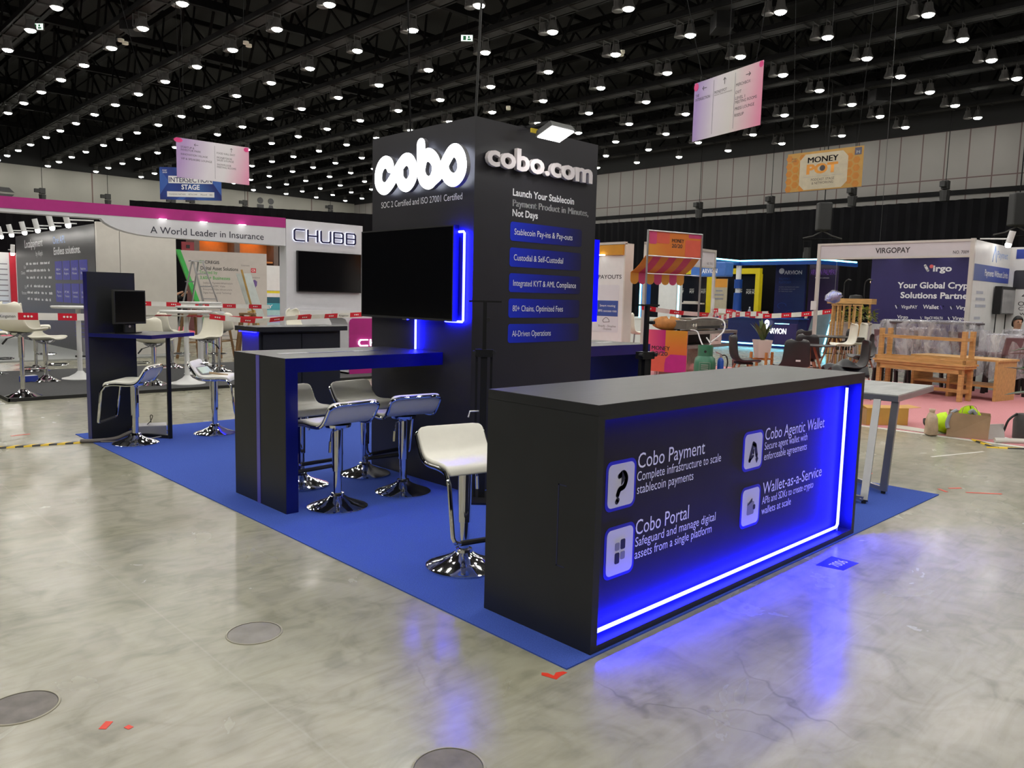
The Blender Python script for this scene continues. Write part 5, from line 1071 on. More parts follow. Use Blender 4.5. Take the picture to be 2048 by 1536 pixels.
bench('pine_bench', 'pine bench lying upside down with legs up on top of the other bench', (10.80, 3.10, 0.538), BR,
      [('top', [(-0.02, 1.44, -0.02, 0.38, 0, 0.03)]), ('frame', [(0, 1.42, 0, 0.03, 0.03, 0.09), (0, 1.42, 0.33, 0.36, 0.03, 0.09), (0, 0.03, 0, 0.36, 0.03, 0.09), (1.39, 1.42, 0, 0.36, 0.03, 0.09), (0.46, 0.49, 0.03, 0.33, 0.03, 0.08), (0.94, 0.97, 0.03, 0.33, 0.03, 0.08)])] +
      [('leg', [(x, x + lw_, y, y + lw_, 0.03, 0.52)]) for x in (0.03, 1.33) for y in (0.03, 0.27)] + [('stretcher', [(0.06, 1.36, 0.045, 0.075, 0.37, 0.42), (0.045, 0.075, 0.06, 0.3, 0.37, 0.42), (1.345, 1.375, 0.06, 0.3, 0.37, 0.42)])])
bench('pine_counter', 'pine board counter with solid end panel just behind the stacked benches', (10.80, 3.10, 0.008), BR,
      [('top', [(0.25, 1.62, 0.62, 1.25, 0.60, 0.63)]), ('side_panel', [(1.56, 1.60, 0.62, 1.22, 0, 0.60)]), ('end_panel', [(0.28, 0.32, 0.62, 1.22, 0, 0.60)]), ('divider', [(0.86, 0.90, 0.62, 1.22, 0, 0.60)]), ('shelf', [(0.32, 1.56, 0.64, 1.2, 0.2, 0.23)])])
# ---- plastic wrapped tall table and chairs
M_film = mk_film('clear_wrap_film', mix=0.30)
M_chairw = mk('mauve_chair_fabric', (0.16, 0.09, 0.10), 0.7, var=0.2); M_legb = mk('black_chair_leg', (0.012, 0.011, 0.011), 0.4)
def crumple(mb_rows, amp, seed):
    r = random.Random(seed)
    return [[(x + r.uniform(-amp, amp), y + r.uniform(-amp, amp), z + r.uniform(-amp, amp)) for x, y, z in row] for row in mb_rows]
def cover(parent, name, sx, sy, z0, z1, seed, flare=1.15, amp=0.03, n=22, rows=9):
    R = []
    for j in range(rows):
        f = j / (rows - 1); z = z1 - (z1 - z0) * f; s = 1 + (flare - 1) * f + 0.04 * math.sin(9 * f)
        row = []
        for k in range(n + 1):
            a = 2 * PI * (k % n) / n; c, d = math.cos(a), math.sin(a)
            q = (abs(c) ** 4 + abs(d) ** 4) ** -0.25; pl = 1 + 0.07 * f * math.sin(a * 7 + seed)
            row.append((sx * c * q * s * pl, sy * d * q * s * pl, z + 0.03 * f * math.sin(5 * a + seed)))
        R.append(row)
    R = [[(0, 0, z1 + 0.005)] * (n + 1), [(p[0] * 0.6, p[1] * 0.6, z1 + 0.01) for p in R[0]]] + R
    R2 = crumple(R, amp, seed)
    for row in R2: row[-1] = row[0]
    return MB().grid(R2).build(name, M_film, parent, smooth=True)
wt = thing('wrapped_table', 'tall table wrapped in clear plastic behind the pine benches', 'table', (12.15, 2.72, 0), math.radians(-45))
MB().box(-0.78, 0.78, -0.22, 0.22, 1.13, 1.16).build('top', mk('dark_table_top', (0.10, 0.09, 0.10), 0.3), wt)
for x in (-0.70, 0.70):
    for y in (-0.16, 0.16): MB().box(x - 0.025, x + 0.025, y - 0.025, y + 0.025, 0.008, 1.13).build('leg', M_legb, wt)
cover(wt, 'plastic_cover', 0.80, 0.24, 0.55, 1.175, 5, 1.02, 0.014, 36, 10)
def wrapped_chair(label, x, y, rot, seed, top=1.05):
    t = thing('wrapped_chair', label, 'chair', (x, y, 0.008), rot)
    MB().box(-0.21, 0.21, -0.21, 0.2, 0.62, 0.69).build('seat', M_chairw, t, bevel=0.02)
    MB().hexa([(-0.21, 0.17, 0.66), (0.21, 0.17, 0.66), (0.21, 0.23, 0.66), (-0.21, 0.23, 0.66), (-0.2, 0.24, top - 0.03), (0.2, 0.24, top - 0.03), (0.2, 0.28, top - 0.03), (-0.2, 0.28, top - 0.03)]).build('backrest', M_chairw, t, bevel=0.015)
    for a, b in ((-1, -1), (1, -1), (1, 1), (-1, 1)): MB().bar((a * 0.18, b * 0.18, 0.63), (a * 0.2, b * 0.22, 0.0), 0.05).build('leg', M_legb, t)
    cover(t, 'plastic_cover', 0.235, 0.25, 0.28, top, seed, 1.06, 0.018, 22, 9)
for k, (x, y, r, l, tp) in enumerate(((12.30, 3.36, 0.9, 'plastic wrapped chair farthest left behind the wrapped table', 1.02), (12.70, 2.95, 0.8, 'plastic wrapped chair behind the middle of the wrapped table', 1.02), (12.5, 2.2, 0.8, 'plastic wrapped chair at the right end of the wrapped table', 1.03),
                                      (12.3, 1.60, 2.4, 'plastic wrapped chair right of the pine counter, dark arm showing', 0.98), (12.9, 1.55, 2.6, 'plastic wrapped chair in front of the seated person', 1.05), (13.5, 1.48, 2.3, 'plastic wrapped chair at the right edge beside the plant', 1.05))):
    wrapped_chair(l, x, y, r, 20 + k, tp)
# ---- black chairs and round black tables
M_legwood = mk('beech_leg', (0.42, 0.17, 0.09), 0.5, var=0.15)
def eames(label):
    t = thing('black_shell_chair', label, 'chair')
    shell_mesh('seat_shell', t, M_blackshell, 0.45, 1.02, 0.40, 0.016)
    for a, b in ((-1, -1), (1, -1), (1, 1), (-1, 1)): MB().tube([(a * 0.09, b * 0.09, 0.43), (a * 0.23, b * 0.24, 0.0)], [0.019, 0.012], 8).build('leg', M_legwood, t)
    MB().box(-0.12, 0.12, -0.12, 0.12, 0.405, 0.435).bar((-0.13, -0.13, 0.33), (0.13, 0.13, 0.33), 0.012).bar((-0.13, 0.13, 0.33), (0.13, -0.13, 0.33), 0.012).build('under_frame', M_dark, t)
    return t
ec = eames('black shell chair with its back to the camera just behind the counter'); ec.location = (8.85, 3.56, 0.008); ec.rotation_euler = (0, 0, math.radians(135))
MB().box(-0.035, 0.035, 0.262, 0.264, 0.56, 0.585).build('care_label', M_white, ec)
for x, y, r, l in ((9.32, 4.62, 48, 'black shell chair in side view left of the white planter, facing right'), (12.45, 3.95, 222, 'large black shell chair in side view near the pine benches, facing left'),
                   (15.3, 5.5, 165, 'dark shell chair standing beyond the farther black round table'), (13.45, 5.55, 120, 'grey looking shell chair behind the two nearer black chairs'), (11.05, 4.35, 110, 'black shell chair tucked behind the foremost chair back'), (9.62, 2.98, 218, 'black shell chair holding the dark jacket, beside the foremost chair')):
    c = dup(ec, (x, y, 0.008), math.radians(r), l)
    for ch in list(c.children):
        if ch.name.startswith('care_label'): bpy.data.objects.remove(ch)
def black_table(label, x, y, r):
    t = thing('round_black_table', label, 'table', (x, y, 0.008))
    MB().lathe([(0, 0.70), (r - 0.02, 0.71), (r, 0.72), (r, 0.73), (0, 0.73)], 36).build('top', M_blackshell, t)
    for k in range(4):
        a = k * PI / 2 + 0.5; MB().tube([(0.07 * math.cos(a), 0.07 * math.sin(a), 0.70), (0.30 * math.cos(a), 0.30 * math.sin(a), 0.0)], [0.024, 0.016], 8).build('leg', M_legwood, t)
    MB().tube([(0.2, 0.1, 0.35), (-0.2, -0.1, 0.35)], 0.008, 6).tube([(0.1, -0.2, 0.35), (-0.1, 0.2, 0.35)], 0.008, 6).build('cross_brace', M_dark, t)
black_table('round black table right behind the foremost black chair', 10.35, 4.0, 0.40); black_table('round black table farther back near the white planter wall', 14.5, 5.38, 0.60)
jk = MB(); R = []
rn = random.Random(4)
for i in range(11):
    R.append([(-0.30 + 0.06 * i + rn.uniform(-.015, .015), -0.26 + 0.052 * j + rn.uniform(-.015, .015), 0.50 + 0.09 * math.sin(i * 0.9) * math.cos(j * 0.7) - 0.13 * ((i - 5) / 5) ** 2 - 0.06 * ((j - 5) / 5) ** 2 + rn.uniform(-.02, .02)) for j in range(11)])
o = jk.grid(R).build('dark_jacket', mk('black_shiny_fabric', (0.006, 0.006, 0.010), 0.35, var=0.3), smooth=True, solid=0.02, subsurf=1); o.location = (9.52, 3.04, 0.03); o.rotation_euler = (0, 0, 0.7)
tag(o, 'black shiny jacket heaped on a shell chair right behind the counter', 'jacket')
# ---- plants
M_leaf = mk('leaf_green', (0.07, 0.11, 0.03), 0.45, var=0.35, scale=8); M_leafd = mk('dark_leaf_green', (0.02, 0.06, 0.02), 0.4, var=0.3, scale=8); M_leafy = mk('yellow_green_leaf', (0.28, 0.30, 0.05), 0.5, var=0.4, scale=5)
def leaf(mb, base, d, L, w, bend=0.25):
    base = Vector(base); d = Vector(d).normalized(); side = d.cross(Vector((0, 0, 1))); side = side.normalized() if side.length > 0.05 else Vector((1, 0, 0)); rows = []
    for i in range(6):
        t = i / 5; c = base + d * (L * t) + Vector((d.x, d.y, 0)) * (bend * L * t * t) - Vector((0, 0, bend * L * t * t * 0.6)); ww = w * math.sin(PI * (0.12 + 0.88 * t) ** 0.8) * (1 if t < 1 else 0.05)
        rows.append([tuple(c - side * ww + Vector((0, 0, ww * 0.35))), tuple(c), tuple(c + side * ww + Vector((0, 0, ww * 0.35)))])
    mb.grid(rows)
def rosette(parent, z, n, L, w, seed, mat, tilt=(0.15, 0.9)):
    r = random.Random(seed); mb = MB()
    for k in range(n):
        a = k * 2.4 + r.uniform(-.3, .3); tl = r.uniform(*tilt); leaf(mb, (0, 0, z), (math.cos(a) * tl, math.sin(a) * tl, 1), L * r.uniform(.75, 1.1), w * r.uniform(.8, 1.1))
    return mb.build('foliage', mat, parent, smooth=True)
pl = thing('potted_plant', 'green leafy plant in a white tapered pot on orange wooden legs', 'potted plant', (10.25, 4.80, 0.008))
MB().lathe([(0, 0.46), (0.13, 0.46), (0.185, 0.77), (0.165, 0.77), (0.155, 0.74), (0, 0.74)], 4).build('pot', mk('white_pot', (0.66, 0.58, 0.52), 0.5, var=0.03), pl).rotation_euler = (0, 0, 0.1)
for k in range(4):
    a = k * PI / 2 + 0.9; MB().box(-0.018, 0.018, -0.018, 0.018, 0, 0.56).build('leg', mk('orange_wood', (0.5, 0.2, 0.05), 0.5, var=0.15), pl).location = (0.19 * math.cos(a), 0.19 * math.sin(a), 0)
MB().bar((-0.13, -0.14, 0.44), (0.13, 0.14, 0.44), 0.03).bar((0.13, -0.14, 0.44), (-0.13, 0.14, 0.44), 0.03).build('cross_rail', MATS['orange_wood'], pl)
rosette(pl, 0.73, 17, 0.46, 0.045, 2, M_leaf, (0.08, 0.55))
p2 = thing('potted_plant', 'spiky green plant half hidden behind the right edge of the tower', 'potted plant', (7.72, 7.72, 0.008))
MB().lathe([(0, 0), (0.13, 0), (0.17, 0.40), (0.15, 0.40), (0, 0.37)], 20).build('pot', M_white, p2, smooth=True); rosette(p2, 0.37, 14, 0.62, 0.035, 8, M_leaf, (0.2, 1.0))
p3 = thing('potted_plant', 'dark broad leaved plant in a pale pot at the right edge', 'potted plant', (7.75, 0.16, 0.008))
MB().lathe([(0, 0.18), (0.11, 0.18), (0.135, 0.42), (0.12, 0.42), (0, 0.40)], 20).build('pot', mk('pale_grey_pot', (0.42, 0.40, 0.40), 0.5), p3, smooth=True)
mb = MB(); rn = random.Random(9)
for k in range(24):
    z = 0.45 + 0.026 * k; a = k * 2.3; leaf(mb, (0.02 * math.cos(a), 0.02 * math.sin(a), z), (math.cos(a), math.sin(a), rn.uniform(0.0, 0.9)), rn.uniform(0.2, 0.30), 0.07, 0.3)
mb.build('foliage', M_leafd, p3, smooth=True); MB().tube([(0, 0, 0.40), (0.01, 0.01, 1.1)], 0.012, 6).build('stem', M_legwood, p3)
hb = thing('shoulder_bag', 'dark grey bag with loose strap standing at the right edge', 'bag', (7.56, 0.22, 0.008), 0.3)
MB().lathe([(0, 0), (0.125, 0), (0.13, 0.2), (0.10, 0.27), (0, 0.28)], 16).build('body', mk('dark_grey_canvas', (0.06, 0.055, 0.055), 0.7, var=0.2), hb, smooth=True)
MB().tube(catmull([(-0.03, 0.10, 0.27), (-0.12, 0.18, 0.20), (-0.10, 0.22, 0.06), (-0.02, 0.28, 0.015), (-0.06, 0.36, 0.012)], 6), 0.012, 6).build('strap', M_rubber, hb)
# ---- things lying on the pink carpet
bg = thing('paper_bag', 'open brown paper bag with green vest, standing on the pink carpet', 'bag', (7.10, 0.66, 0.008), math.radians(-74))
M_kraft = mk('kraft_paper', (0.40, 0.26, 0.16), 0.7, var=0.1)
MB().grid([[(-0.20, -0.05, 0), (0.19, -0.06, 0), (0.20, 0.08, 0), (-0.19, 0.08, 0), (-0.20, -0.05, 0)], [(-0.195, -0.06, 0.27), (0.20, -0.05, 0.255), (0.20, 0.09, 0.27), (-0.19, 0.08, 0.285), (-0.195, -0.06, 0.27)]]).build('paper_wall', M_kraft, bg, solid=0.003)
MB().box(-0.2, 0.2, -0.055, 0.08, 0, 0.003).build('base', M_kraft, bg)
MB().tube(catmull([(-0.07, -0.055, 0.26), (-0.05, -0.05, 0.34), (0.05, -0.05, 0.35), (0.08, -0.052, 0.25)], 5), 0.003, 5).build('handle', M_kraft, bg)
M_hiv = mk('fluorescent_yellow', (0.55, 0.85, 0.0), 0.6, var=0.15, scale=9, emit=(0.4, 0.7, 0.0), estr=0.0)
def blob(name, label, cat, loc, sx, sy, sz, seed, mat, extra=None, rot=0.0):
    r = random.Random(seed); rows = []; n = 18
    for i in range(9):
        f = i / 8; rr = math.sin(PI * (0.04 + 0.92 * f)); rows.append([])
        for k in range(n + 1):
            a = 2 * PI * (k % n) / n; q = 1 + 0.16 * math.sin(3 * a + seed + 4 * f) + 0.08 * math.sin(7 * a + 9 * f + seed)
            rows[-1].append((sx * rr * q * math.cos(a), sy * rr * q * math.sin(a), sz * max(0.0, (0.5 - 0.5 * math.cos(PI * f))) * (1 + 0.12 * math.sin(2 * a + seed))))
    t = thing(name, label, cat, loc, rot)
    MB().grid(rows).build('body', mat, t, smooth=True)
    return t
b1 = blob('safety_vest', 'fluorescent yellow vest bundle lying beside the paper bag', 'vest', (7.27, 0.92, 0.008), 0.19, 0.15, 0.21, 3, M_hiv)
MB().tube(catmull([(-0.16, 0.14, 0.06), (-0.18, 0.17, 0.1), (-0.14, 0.19, 0.14)], 4), 0.02, 6).build('dark_binding', M_rubber, b1)
b2 = blob('safety_vest', 'fluorescent yellow vest stuffed into the open paper bag', 'vest', (7.115, 0.665, 0.10), 0.115, 0.034, 0.235, 6, M_hiv, rot=math.radians(-74))
MB().tube(catmull([(-0.12, -0.03, 0.20), (-0.17, -0.06, 0.16), (-0.20, -0.07, 0.06), (-0.19, -0.08, 0.0)], 5), 0.02, 8).tube(catmull([(0.0, -0.05, 0.18), (0.03, -0.055, 0.21), (0.06, -0.04, 0.17)], 5), 0.02, 8).build('reflective_strip', mk('grey_reflective', (0.32, 0.33, 0.38), 0.4), b2)
pb2 = thing('plastic_bag', 'tall translucent beige plastic bag standing on the carpet edge', 'bag', (6.95, 0.98, 0.008), 0.7)
rr0 = random.Random(31); rows = []
for z, q in ((0, 0.85), (0.01, 1.0), (0.07, 1.03), (0.14, 0.98), (0.19, 0.9), (0.225, 0.62), (0.25, 0.36), (0.285, 0.5)):
    rows.append([(0.072 * q * (1 + 0.10 * math.sin(5 * a + 20 * z)) * math.copysign(abs(math.cos(a)) ** 0.7, math.cos(a)) + rr0.uniform(-.004, .004) + 0.02 * (z > 0.2) * z, 0.055 * q * math.copysign(abs(math.sin(a)) ** 0.7, math.sin(a)) + rr0.uniform(-.004, .004), z) for a in [2 * PI * k / 20 for k in range(21)]])
    rows[-1][-1] = rows[-1][0]
MB().grid(rows).build('body', mk('beige_plastic', (0.52, 0.38, 0.27), 0.3, var=0.15, bump=0.4, scale=14), pb2, smooth=True, solid=0.003)
bxx = thing('cardboard_box', 'open yellow brown cardboard box seen between the marble table legs', 'box', (7.20, 1.72, 0.008), math.radians(-38))
M_card = mk('cardboard', (0.55, 0.30, 0.07), 0.7, var=0.08); M_card2 = mk('cardboard_shaded', (0.42, 0.24, 0.10), 0.7, var=0.08)  # second cardboard is a darker copy, with shade put into its colour
MB().box(-0.12, 0.40, -0.1, -0.095, 0, 0.2).box(-0.12, 0.40, 0.16, 0.165, 0, 0.2).box(0.395, 0.40, -0.1, 0.165, 0, 0.2).box(-0.12, 0.40, -0.1, 0.165, 0, 0.004).build('walls', M_card, bxx)
MB().box(-0.125, -0.12, -0.1, 0.165, 0, 0.19).build('shaded_printed_end', M_card2, bxx)
MB().hexa([(-0.12, -0.1, 0.2), (0.40, -0.1, 0.2), (0.40, -0.1, 0.203), (-0.12, -0.1, 0.203), (-0.12, 0.02, 0.225), (0.40, 0.02, 0.215), (0.40, 0.02, 0.218), (-0.12, 0.02, 0.228)]).hexa([(0.40, -0.09, 0.2), (0.40, 0.16, 0.2), (0.40, 0.16, 0.203), (0.40, -0.09, 0.203), (0.56, -0.09, 0.21), (0.56, 0.16, 0.21), (0.56, 0.16, 0.213), (0.56, -0.09, 0.213)]).build('flaps', M_card, bxx)
tag(MB().prism([(7.08, 1.42), (7.38, 1.58), (7.22, 0.86), (7.02, 0.95)], 0.008, 0.014).build('cardboard_sheet', mk('pale_sheet', (0.52, 0.50, 0.45), 0.6)), 'pale flat sheet under the beige plastic bag on the carpet', 'sheet')
tag(MB().hexa([(7.12, 0.48, 0.01), (7.33, 0.36, 0.01), (7.35, 0.37, 0.01), (7.14, 0.5, 0.01), (7.2, 0.52, 0.16), (7.42, 0.40, 0.16), (7.43, 0.41, 0.16), (7.21, 0.53, 0.16)]).build('bubble_envelope', mk('pale_wrap', (0.48, 0.44, 0.42), 0.4)), 'pale translucent envelope leaning right of the paper bag', 'envelope')
tag(MB().prism([(7.2, 0.36), (7.34, 0.26), (7.44, 0.38), (7.3, 0.42)], 0.008, 0.016).build('paper_scrap', M_prtw), 'crumpled white paper scrap by the bag strap', 'paper')
for k, (p, q) in enumerate((((7.0, 0.37), (7.8, -0.55)), ((7.09, 0.40), (7.9, -0.52)))): tag(MB().tube([p + (0.024,), q + (0.024,)], 0.022, 10).build('foam_tube', M_offwhite), 'long white foam tube on the floor at right, %s one' % ('front', 'rear')[k], 'tube')
hazard((6.97, 0.54, 0.004), (6.70, 0.30, 0), 0.06, 'dark and yellow hazard tape at the left tip of the foam tubes', 4); hazard((6.69, 0.29, 0), (7.3, -0.5, 0), 0.05, 'orange and black hazard tape running in front of the foam tubes', 5)
tag(MB().box(8.35, 8.52, 0.30, 0.42, 0.01, 0.13).build('wire_crate', M_grey), 'tiny grey wire crate on the carpet left of the plant', 'crate')
tag(MB().prism([(6.35, 0.29), (6.36, 0.315), (5.62, 0.56), (5.61, 0.535)], 0.0003, 0.001).build('pale_line', M_offwhite), 'pale straight tape line on the concrete right of the marble table', 'tape')
# ---- people
M_skin = mk('skin', (0.50, 0.27, 0.17), 0.5, var=0.05); M_hair = mk('black_hair', (0.010, 0.009, 0.008), 0.5)
def person(label, loc, rot, J, E, shirt, trousers, hair=M_hair, head=0.0):
    """one continuous skinned body; J joints name -> (x, y, z, radius)"""
    t = thing('person', label, 'person', loc, rot)
    names = list(J); me = bpy.data.meshes.new('body'); me.from_pydata([J[n][:3] for n in names], [(names.index(a), names.index(b)) for a, b in E], [])
    o = bpy.data.objects.new('body', me); COL.objects.link(o); o.parent = t
    md = o.modifiers.new('skin', 'SKIN'); md.use_smooth_shade = True
    for i, n in enumerate(names):
        r = J[n][3]; sv = me.skin_vertices[0].data[i]; sv.radius = r if isinstance(r, tuple) else (r, r)
        sv.use_root = n == 'pelvis'
    ss = o.modifiers.new('smooth', 'SUBSURF'); ss.levels = 2; ss.render_levels = 2
    dg = bpy.context.evaluated_depsgraph_get(); m2 = bpy.data.meshes.new_from_object(o.evaluated_get(dg)); o.modifiers.clear(); o.data = m2
    m2.materials.clear()
    for m_ in (M_skin, shirt, trousers): m2.materials.append(m_)
    nz, hz = J['neck'][2], J['pelvis'][2]
    hands = [Vector(J[k][:3]) for k in J if k.startswith('wrist') or k.startswith('hand') or k.startswith('elbow')]
    elb = [Vector(J[k][:3]) for k in J if k.startswith('wrist')]
    for p in m2.polygons:
        c = p.center; p.use_smooth = True
        near = min([(c - e).length for e in elb] + [9])
        p.material_index = 0 if (c.z > nz + 0.0 and abs(c.x - J['head'][0]) < 0.13) or near < 0.14 else (1 if c.z > hz - 0.02 else 2)
    h = Vector(J['head'][:3])
    ey = MB()
    for s in (-1, 1): ey.lathe([(0, -0.012), (0.011, -0.006), (0.012, 0.004), (0, 0.012)], 8, (h.x + s * 0.033, h.y - 0.088, h.z + 0.005))
    ey.build('eyes', M_rubber, t)
    MB().hexa([(h.x - .011, h.y - .085, h.z - .045), (h.x + .011, h.y - .085, h.z - .045), (h.x + .011, h.y - .06, h.z - .045), (h.x - .011, h.y - .06, h.z - .045), (h.x - .006, h.y - .10, h.z - .03), (h.x + .006, h.y - .10, h.z - .03), (h.x + .005, h.y - .07, h.z + .01), (h.x - .005, h.y - .07, h.z + .01)]).build('nose', M_skin, t)
    hr = MB(); rows = []
    for i in range(8):
        f = i / 7; a0 = PI * 0.5 * (1 - f) ; rows.append([])
        for k in range(17):
            a = 2 * PI * k / 16; low = 0.0 + 0.065 * max(0, -math.sin(a)) - 0.10 * max(0, math.sin(a))
            zz = low + (0.118 - low) * math.sin(f * PI / 2); rr = math.cos(f * PI / 2)
            rows[-1].append((h.x + 0.089 * rr * math.cos(a), h.y + 0.012 + 0.100 * rr * math.sin(a), h.z + zz))
    hr.grid(rows).build('hair', hair, t, smooth=True)
    return t
HEAD = {'neck': (0, 0.0, 0, 0.055), 'chin': (0, -0.02, 0.07, 0.06), 'head': (0, -0.015, 0.15, (0.085, 0.10)), 'crown': (0, 0.0, 0.235, 0.06)}
def body(seat, arms, legs):
    z = seat
    J = {'pelvis': (0, 0, z, (0.16, 0.12)), 'waist': (0, 0.01, z + 0.18, (0.14, 0.105)), 'chest': (0, 0.0, z + 0.40, (0.17, 0.115)), 'neck': (0, 0.0, z + 0.55, 0.055), 'chin': (0, -0.02, z + 0.62, 0.06), 'head': (0, -0.015, z + 0.70, (0.083, 0.095)), 'crown': (0, 0.0, z + 0.775, 0.06)}
    E = [('pelvis', 'waist'), ('waist', 'chest'), ('chest', 'neck'), ('neck', 'chin'), ('chin', 'head'), ('head', 'crown')]
    for s, nm in ((-1, 'l'), (1, 'r')):
        J['shoulder' + nm] = (0.18 * s, 0.0, z + 0.47, 0.062); E.append(('chest', 'shoulder' + nm))
        for k, (j, r) in enumerate((('elbow', 0.045), ('wrist', 0.03), ('hand', 0.035), ('fingers', 0.016))):
            p = arms[nm][k]; J[j + nm] = (p[0], p[1], p[2], r); E.append((('shoulder', 'elbow', 'wrist', 'hand')[k] + nm, j + nm))
        J['hip' + nm] = (0.09 * s, 0, z - 0.03, 0.09); E.append(('pelvis', 'hip' + nm))
        for k, (j, r) in enumerate((('knee', 0.062), ('ankle', 0.042), ('toe', 0.036))):
            p = legs[nm][k]; J[j + nm] = (p[0], p[1], p[2], r); E.append((('hip', 'knee', 'ankle')[k] + nm, j + nm))
    return J, E
M_dkshirt = mk('black_tshirt', (0.03, 0.03, 0.035), 0.8); M_trs = mk('dark_trousers', (0.02, 0.02, 0.025), 0.8)
J, E = body(0.47, {'l': [(-0.24, -0.06, 0.70), (-0.16, -0.26, 0.66), (-0.13, -0.32, 0.66), (-0.11, -0.38, 0.65)], 'r': [(0.24, -0.06, 0.70), (0.16, -0.26, 0.66), (0.13, -0.32, 0.66), (0.11, -0.38, 0.65)]},
            {'l': [(-0.12, -0.42, 0.46), (-0.12, -0.40, 0.08), (-0.12, -0.52, 0.045)], 'r': [(0.12, -0.42, 0.46), (0.12, -0.40, 0.08), (0.12, -0.52, 0.045)]})
person('seated person with black hair half hidden by plastic wrapped chairs', (14.3, 1.95, 0.008), math.radians(-52), J, E, M_dkshirt, M_trs)
t = thing('plain_stool', 'low stool under the seated person behind the wrapped chairs', 'stool', (14.3, 1.95, 0.008)); MB().cyl((0, 0), 0.17, 0.34, 0.37, 20).build('seat', M_dark, t)
for k in range(4): MB().bar((0.1 * math.cos(k * PI / 2), 0.1 * math.sin(k * PI / 2), 0.35), (0.16 * math.cos(k * PI / 2), 0.16 * math.sin(k * PI / 2), 0), 0.03).build('leg', M_dark, t)
J, E = body(0.90, {'l': [(-0.25, -0.10, 1.15), (-0.15, -0.32, 1.30), (-0.13, -0.40, 1.33), (-0.12, -0.47, 1.36)], 'r': [(0.25, -0.12, 1.15), (0.15, -0.34, 1.30), (0.13, -0.42, 1.33), (0.12, -0.48, 1.36)]},
            {'l': [(-0.11, -0.03, 0.48), (-0.11, 0.02, 0.09), (-0.11, -0.12, 0.045)], 'r': [(0.11, -0.02, 0.48), (0.11, 0.03, 0.09), (0.11, -0.11, 0.045)]})
person('distant worker in dark clothes and yellow trousers left of the green edge', (6.75, 22.2, 0.0), math.radians(40), J, E, M_dkshirt, mk('yellow_work_trousers', (0.5, 0.6, 0.02), 0.7), mk('white_helmet', (0.75, 0.75, 0.72), 0.4))
# ---- payout banner booth right of the tower
bn = thing('banner_wall', 'white payouts banner wall with orange header right of the tower', 'booth wall', (10.75, 9.6, 0), -PI / 2)
MB().box(0, 1.33, 0, 0.06, 0.02, 2.56).build('panel', M_white, bn)
MB().box(0, 1.33, -0.05, 0, 2.34, 2.55).build('orange_header', mk('orange_header', (0.55, 0.25, 0.02), 0.5, var=0.04), bn)
MB().box(1.33, 1.36, 0, 0.28, 0.02, 2.58).build('return_panel', M_offwhite, bn)
MB().box(0, 1.36, -0.03, 0.06, 2.56, 2.61).build('top_rail', M_post, bn)
MB().box(0.72, 0.86, -0.12, -0.05, 2.335, 2.355).build('downlight', M_spotw, bn)
text(bn, 'ONE PAYOUTS', M_ink, 1.28, 1.85, 0.085, 0.98, align='r', bold=0.012); text(bn, 'Enterprise', M_soft, 0.66, 1.58, 0.085, 0.50); text(bn, 'SaaS', M_soft, 0.66, 1.46, 0.085, 0.23)
M_slate = mk('slate_blue_print', (0.045, 0.085, 0.32), 0.45)
cdx = MB().plate(rrect(0.35, 1.23, 0.72, 1.72, 0.03), -0.004, 0).build('info_card', M_fascia, bn); MB().box(0.35, 1.22, -0.007, -0.004, 1.06, 1.39).build('blue_field', M_slate, cdx)
text(cdx, 'Smart routing', M_prtw, 0.94, 1.26, 0.05, 0.42, y=-0.007, align='c'); text(cdx, '89% success rate', M_prtw, 0.94, 1.15, 0.05, 0.50, y=-0.007, align='c')
mb = MB(); stroke(mb, [(0.84, 0.93), (0.82, 0.97), (0.86, 1.01), (0.90, 1.03), (0.95, 1.02), (0.99, 0.98), (1.0, 0.94), (0.84, 0.93)], 0.012, -0.007, -0.004); mb.build('cloud_mark', M_soft, cdx)
text(cdx, 'Shopify - Shopline', M_soft, 0.94, 0.83, 0.045, 0.48, y=-0.004, align='c'); text(cdx, '- Shoplazza', M_soft, 0.94, 0.77, 0.045, 0.25, y=-0.004, align='c')
sh = thing('number_stand', 'empty aluminium shell frame with small number board behind the striped awning', 'booth', (11.5, 8.3, 0), 0.05)
MB().box(0, 0.06, -0.03, 0.03, 0, 2.65).build('post', M_post, sh); MB().box(3.0, 3.06, -0.03, 0.03, 0, 2.60).build('post', M_post, sh)
MB().box(0, 3.06, -0.03, 0.03, 2.6, 2.66).box(0, 3.06, -0.03, 0.03, 2.22, 2.26).build('rail', M_post, sh); MB().box(0.06, 3.0, -0.01, 0.01, 2.26, 2.6).build('fascia_board', M_lil, sh)
text(sh, 'NO. 7012', M_ink, 2.65, 2.30, 0.06, 0.28, y=-0.01); MB().box(2.92, 3.02, -0.06, -0.04, 1.25, 1.5).build('notice_card', M_white, sh)
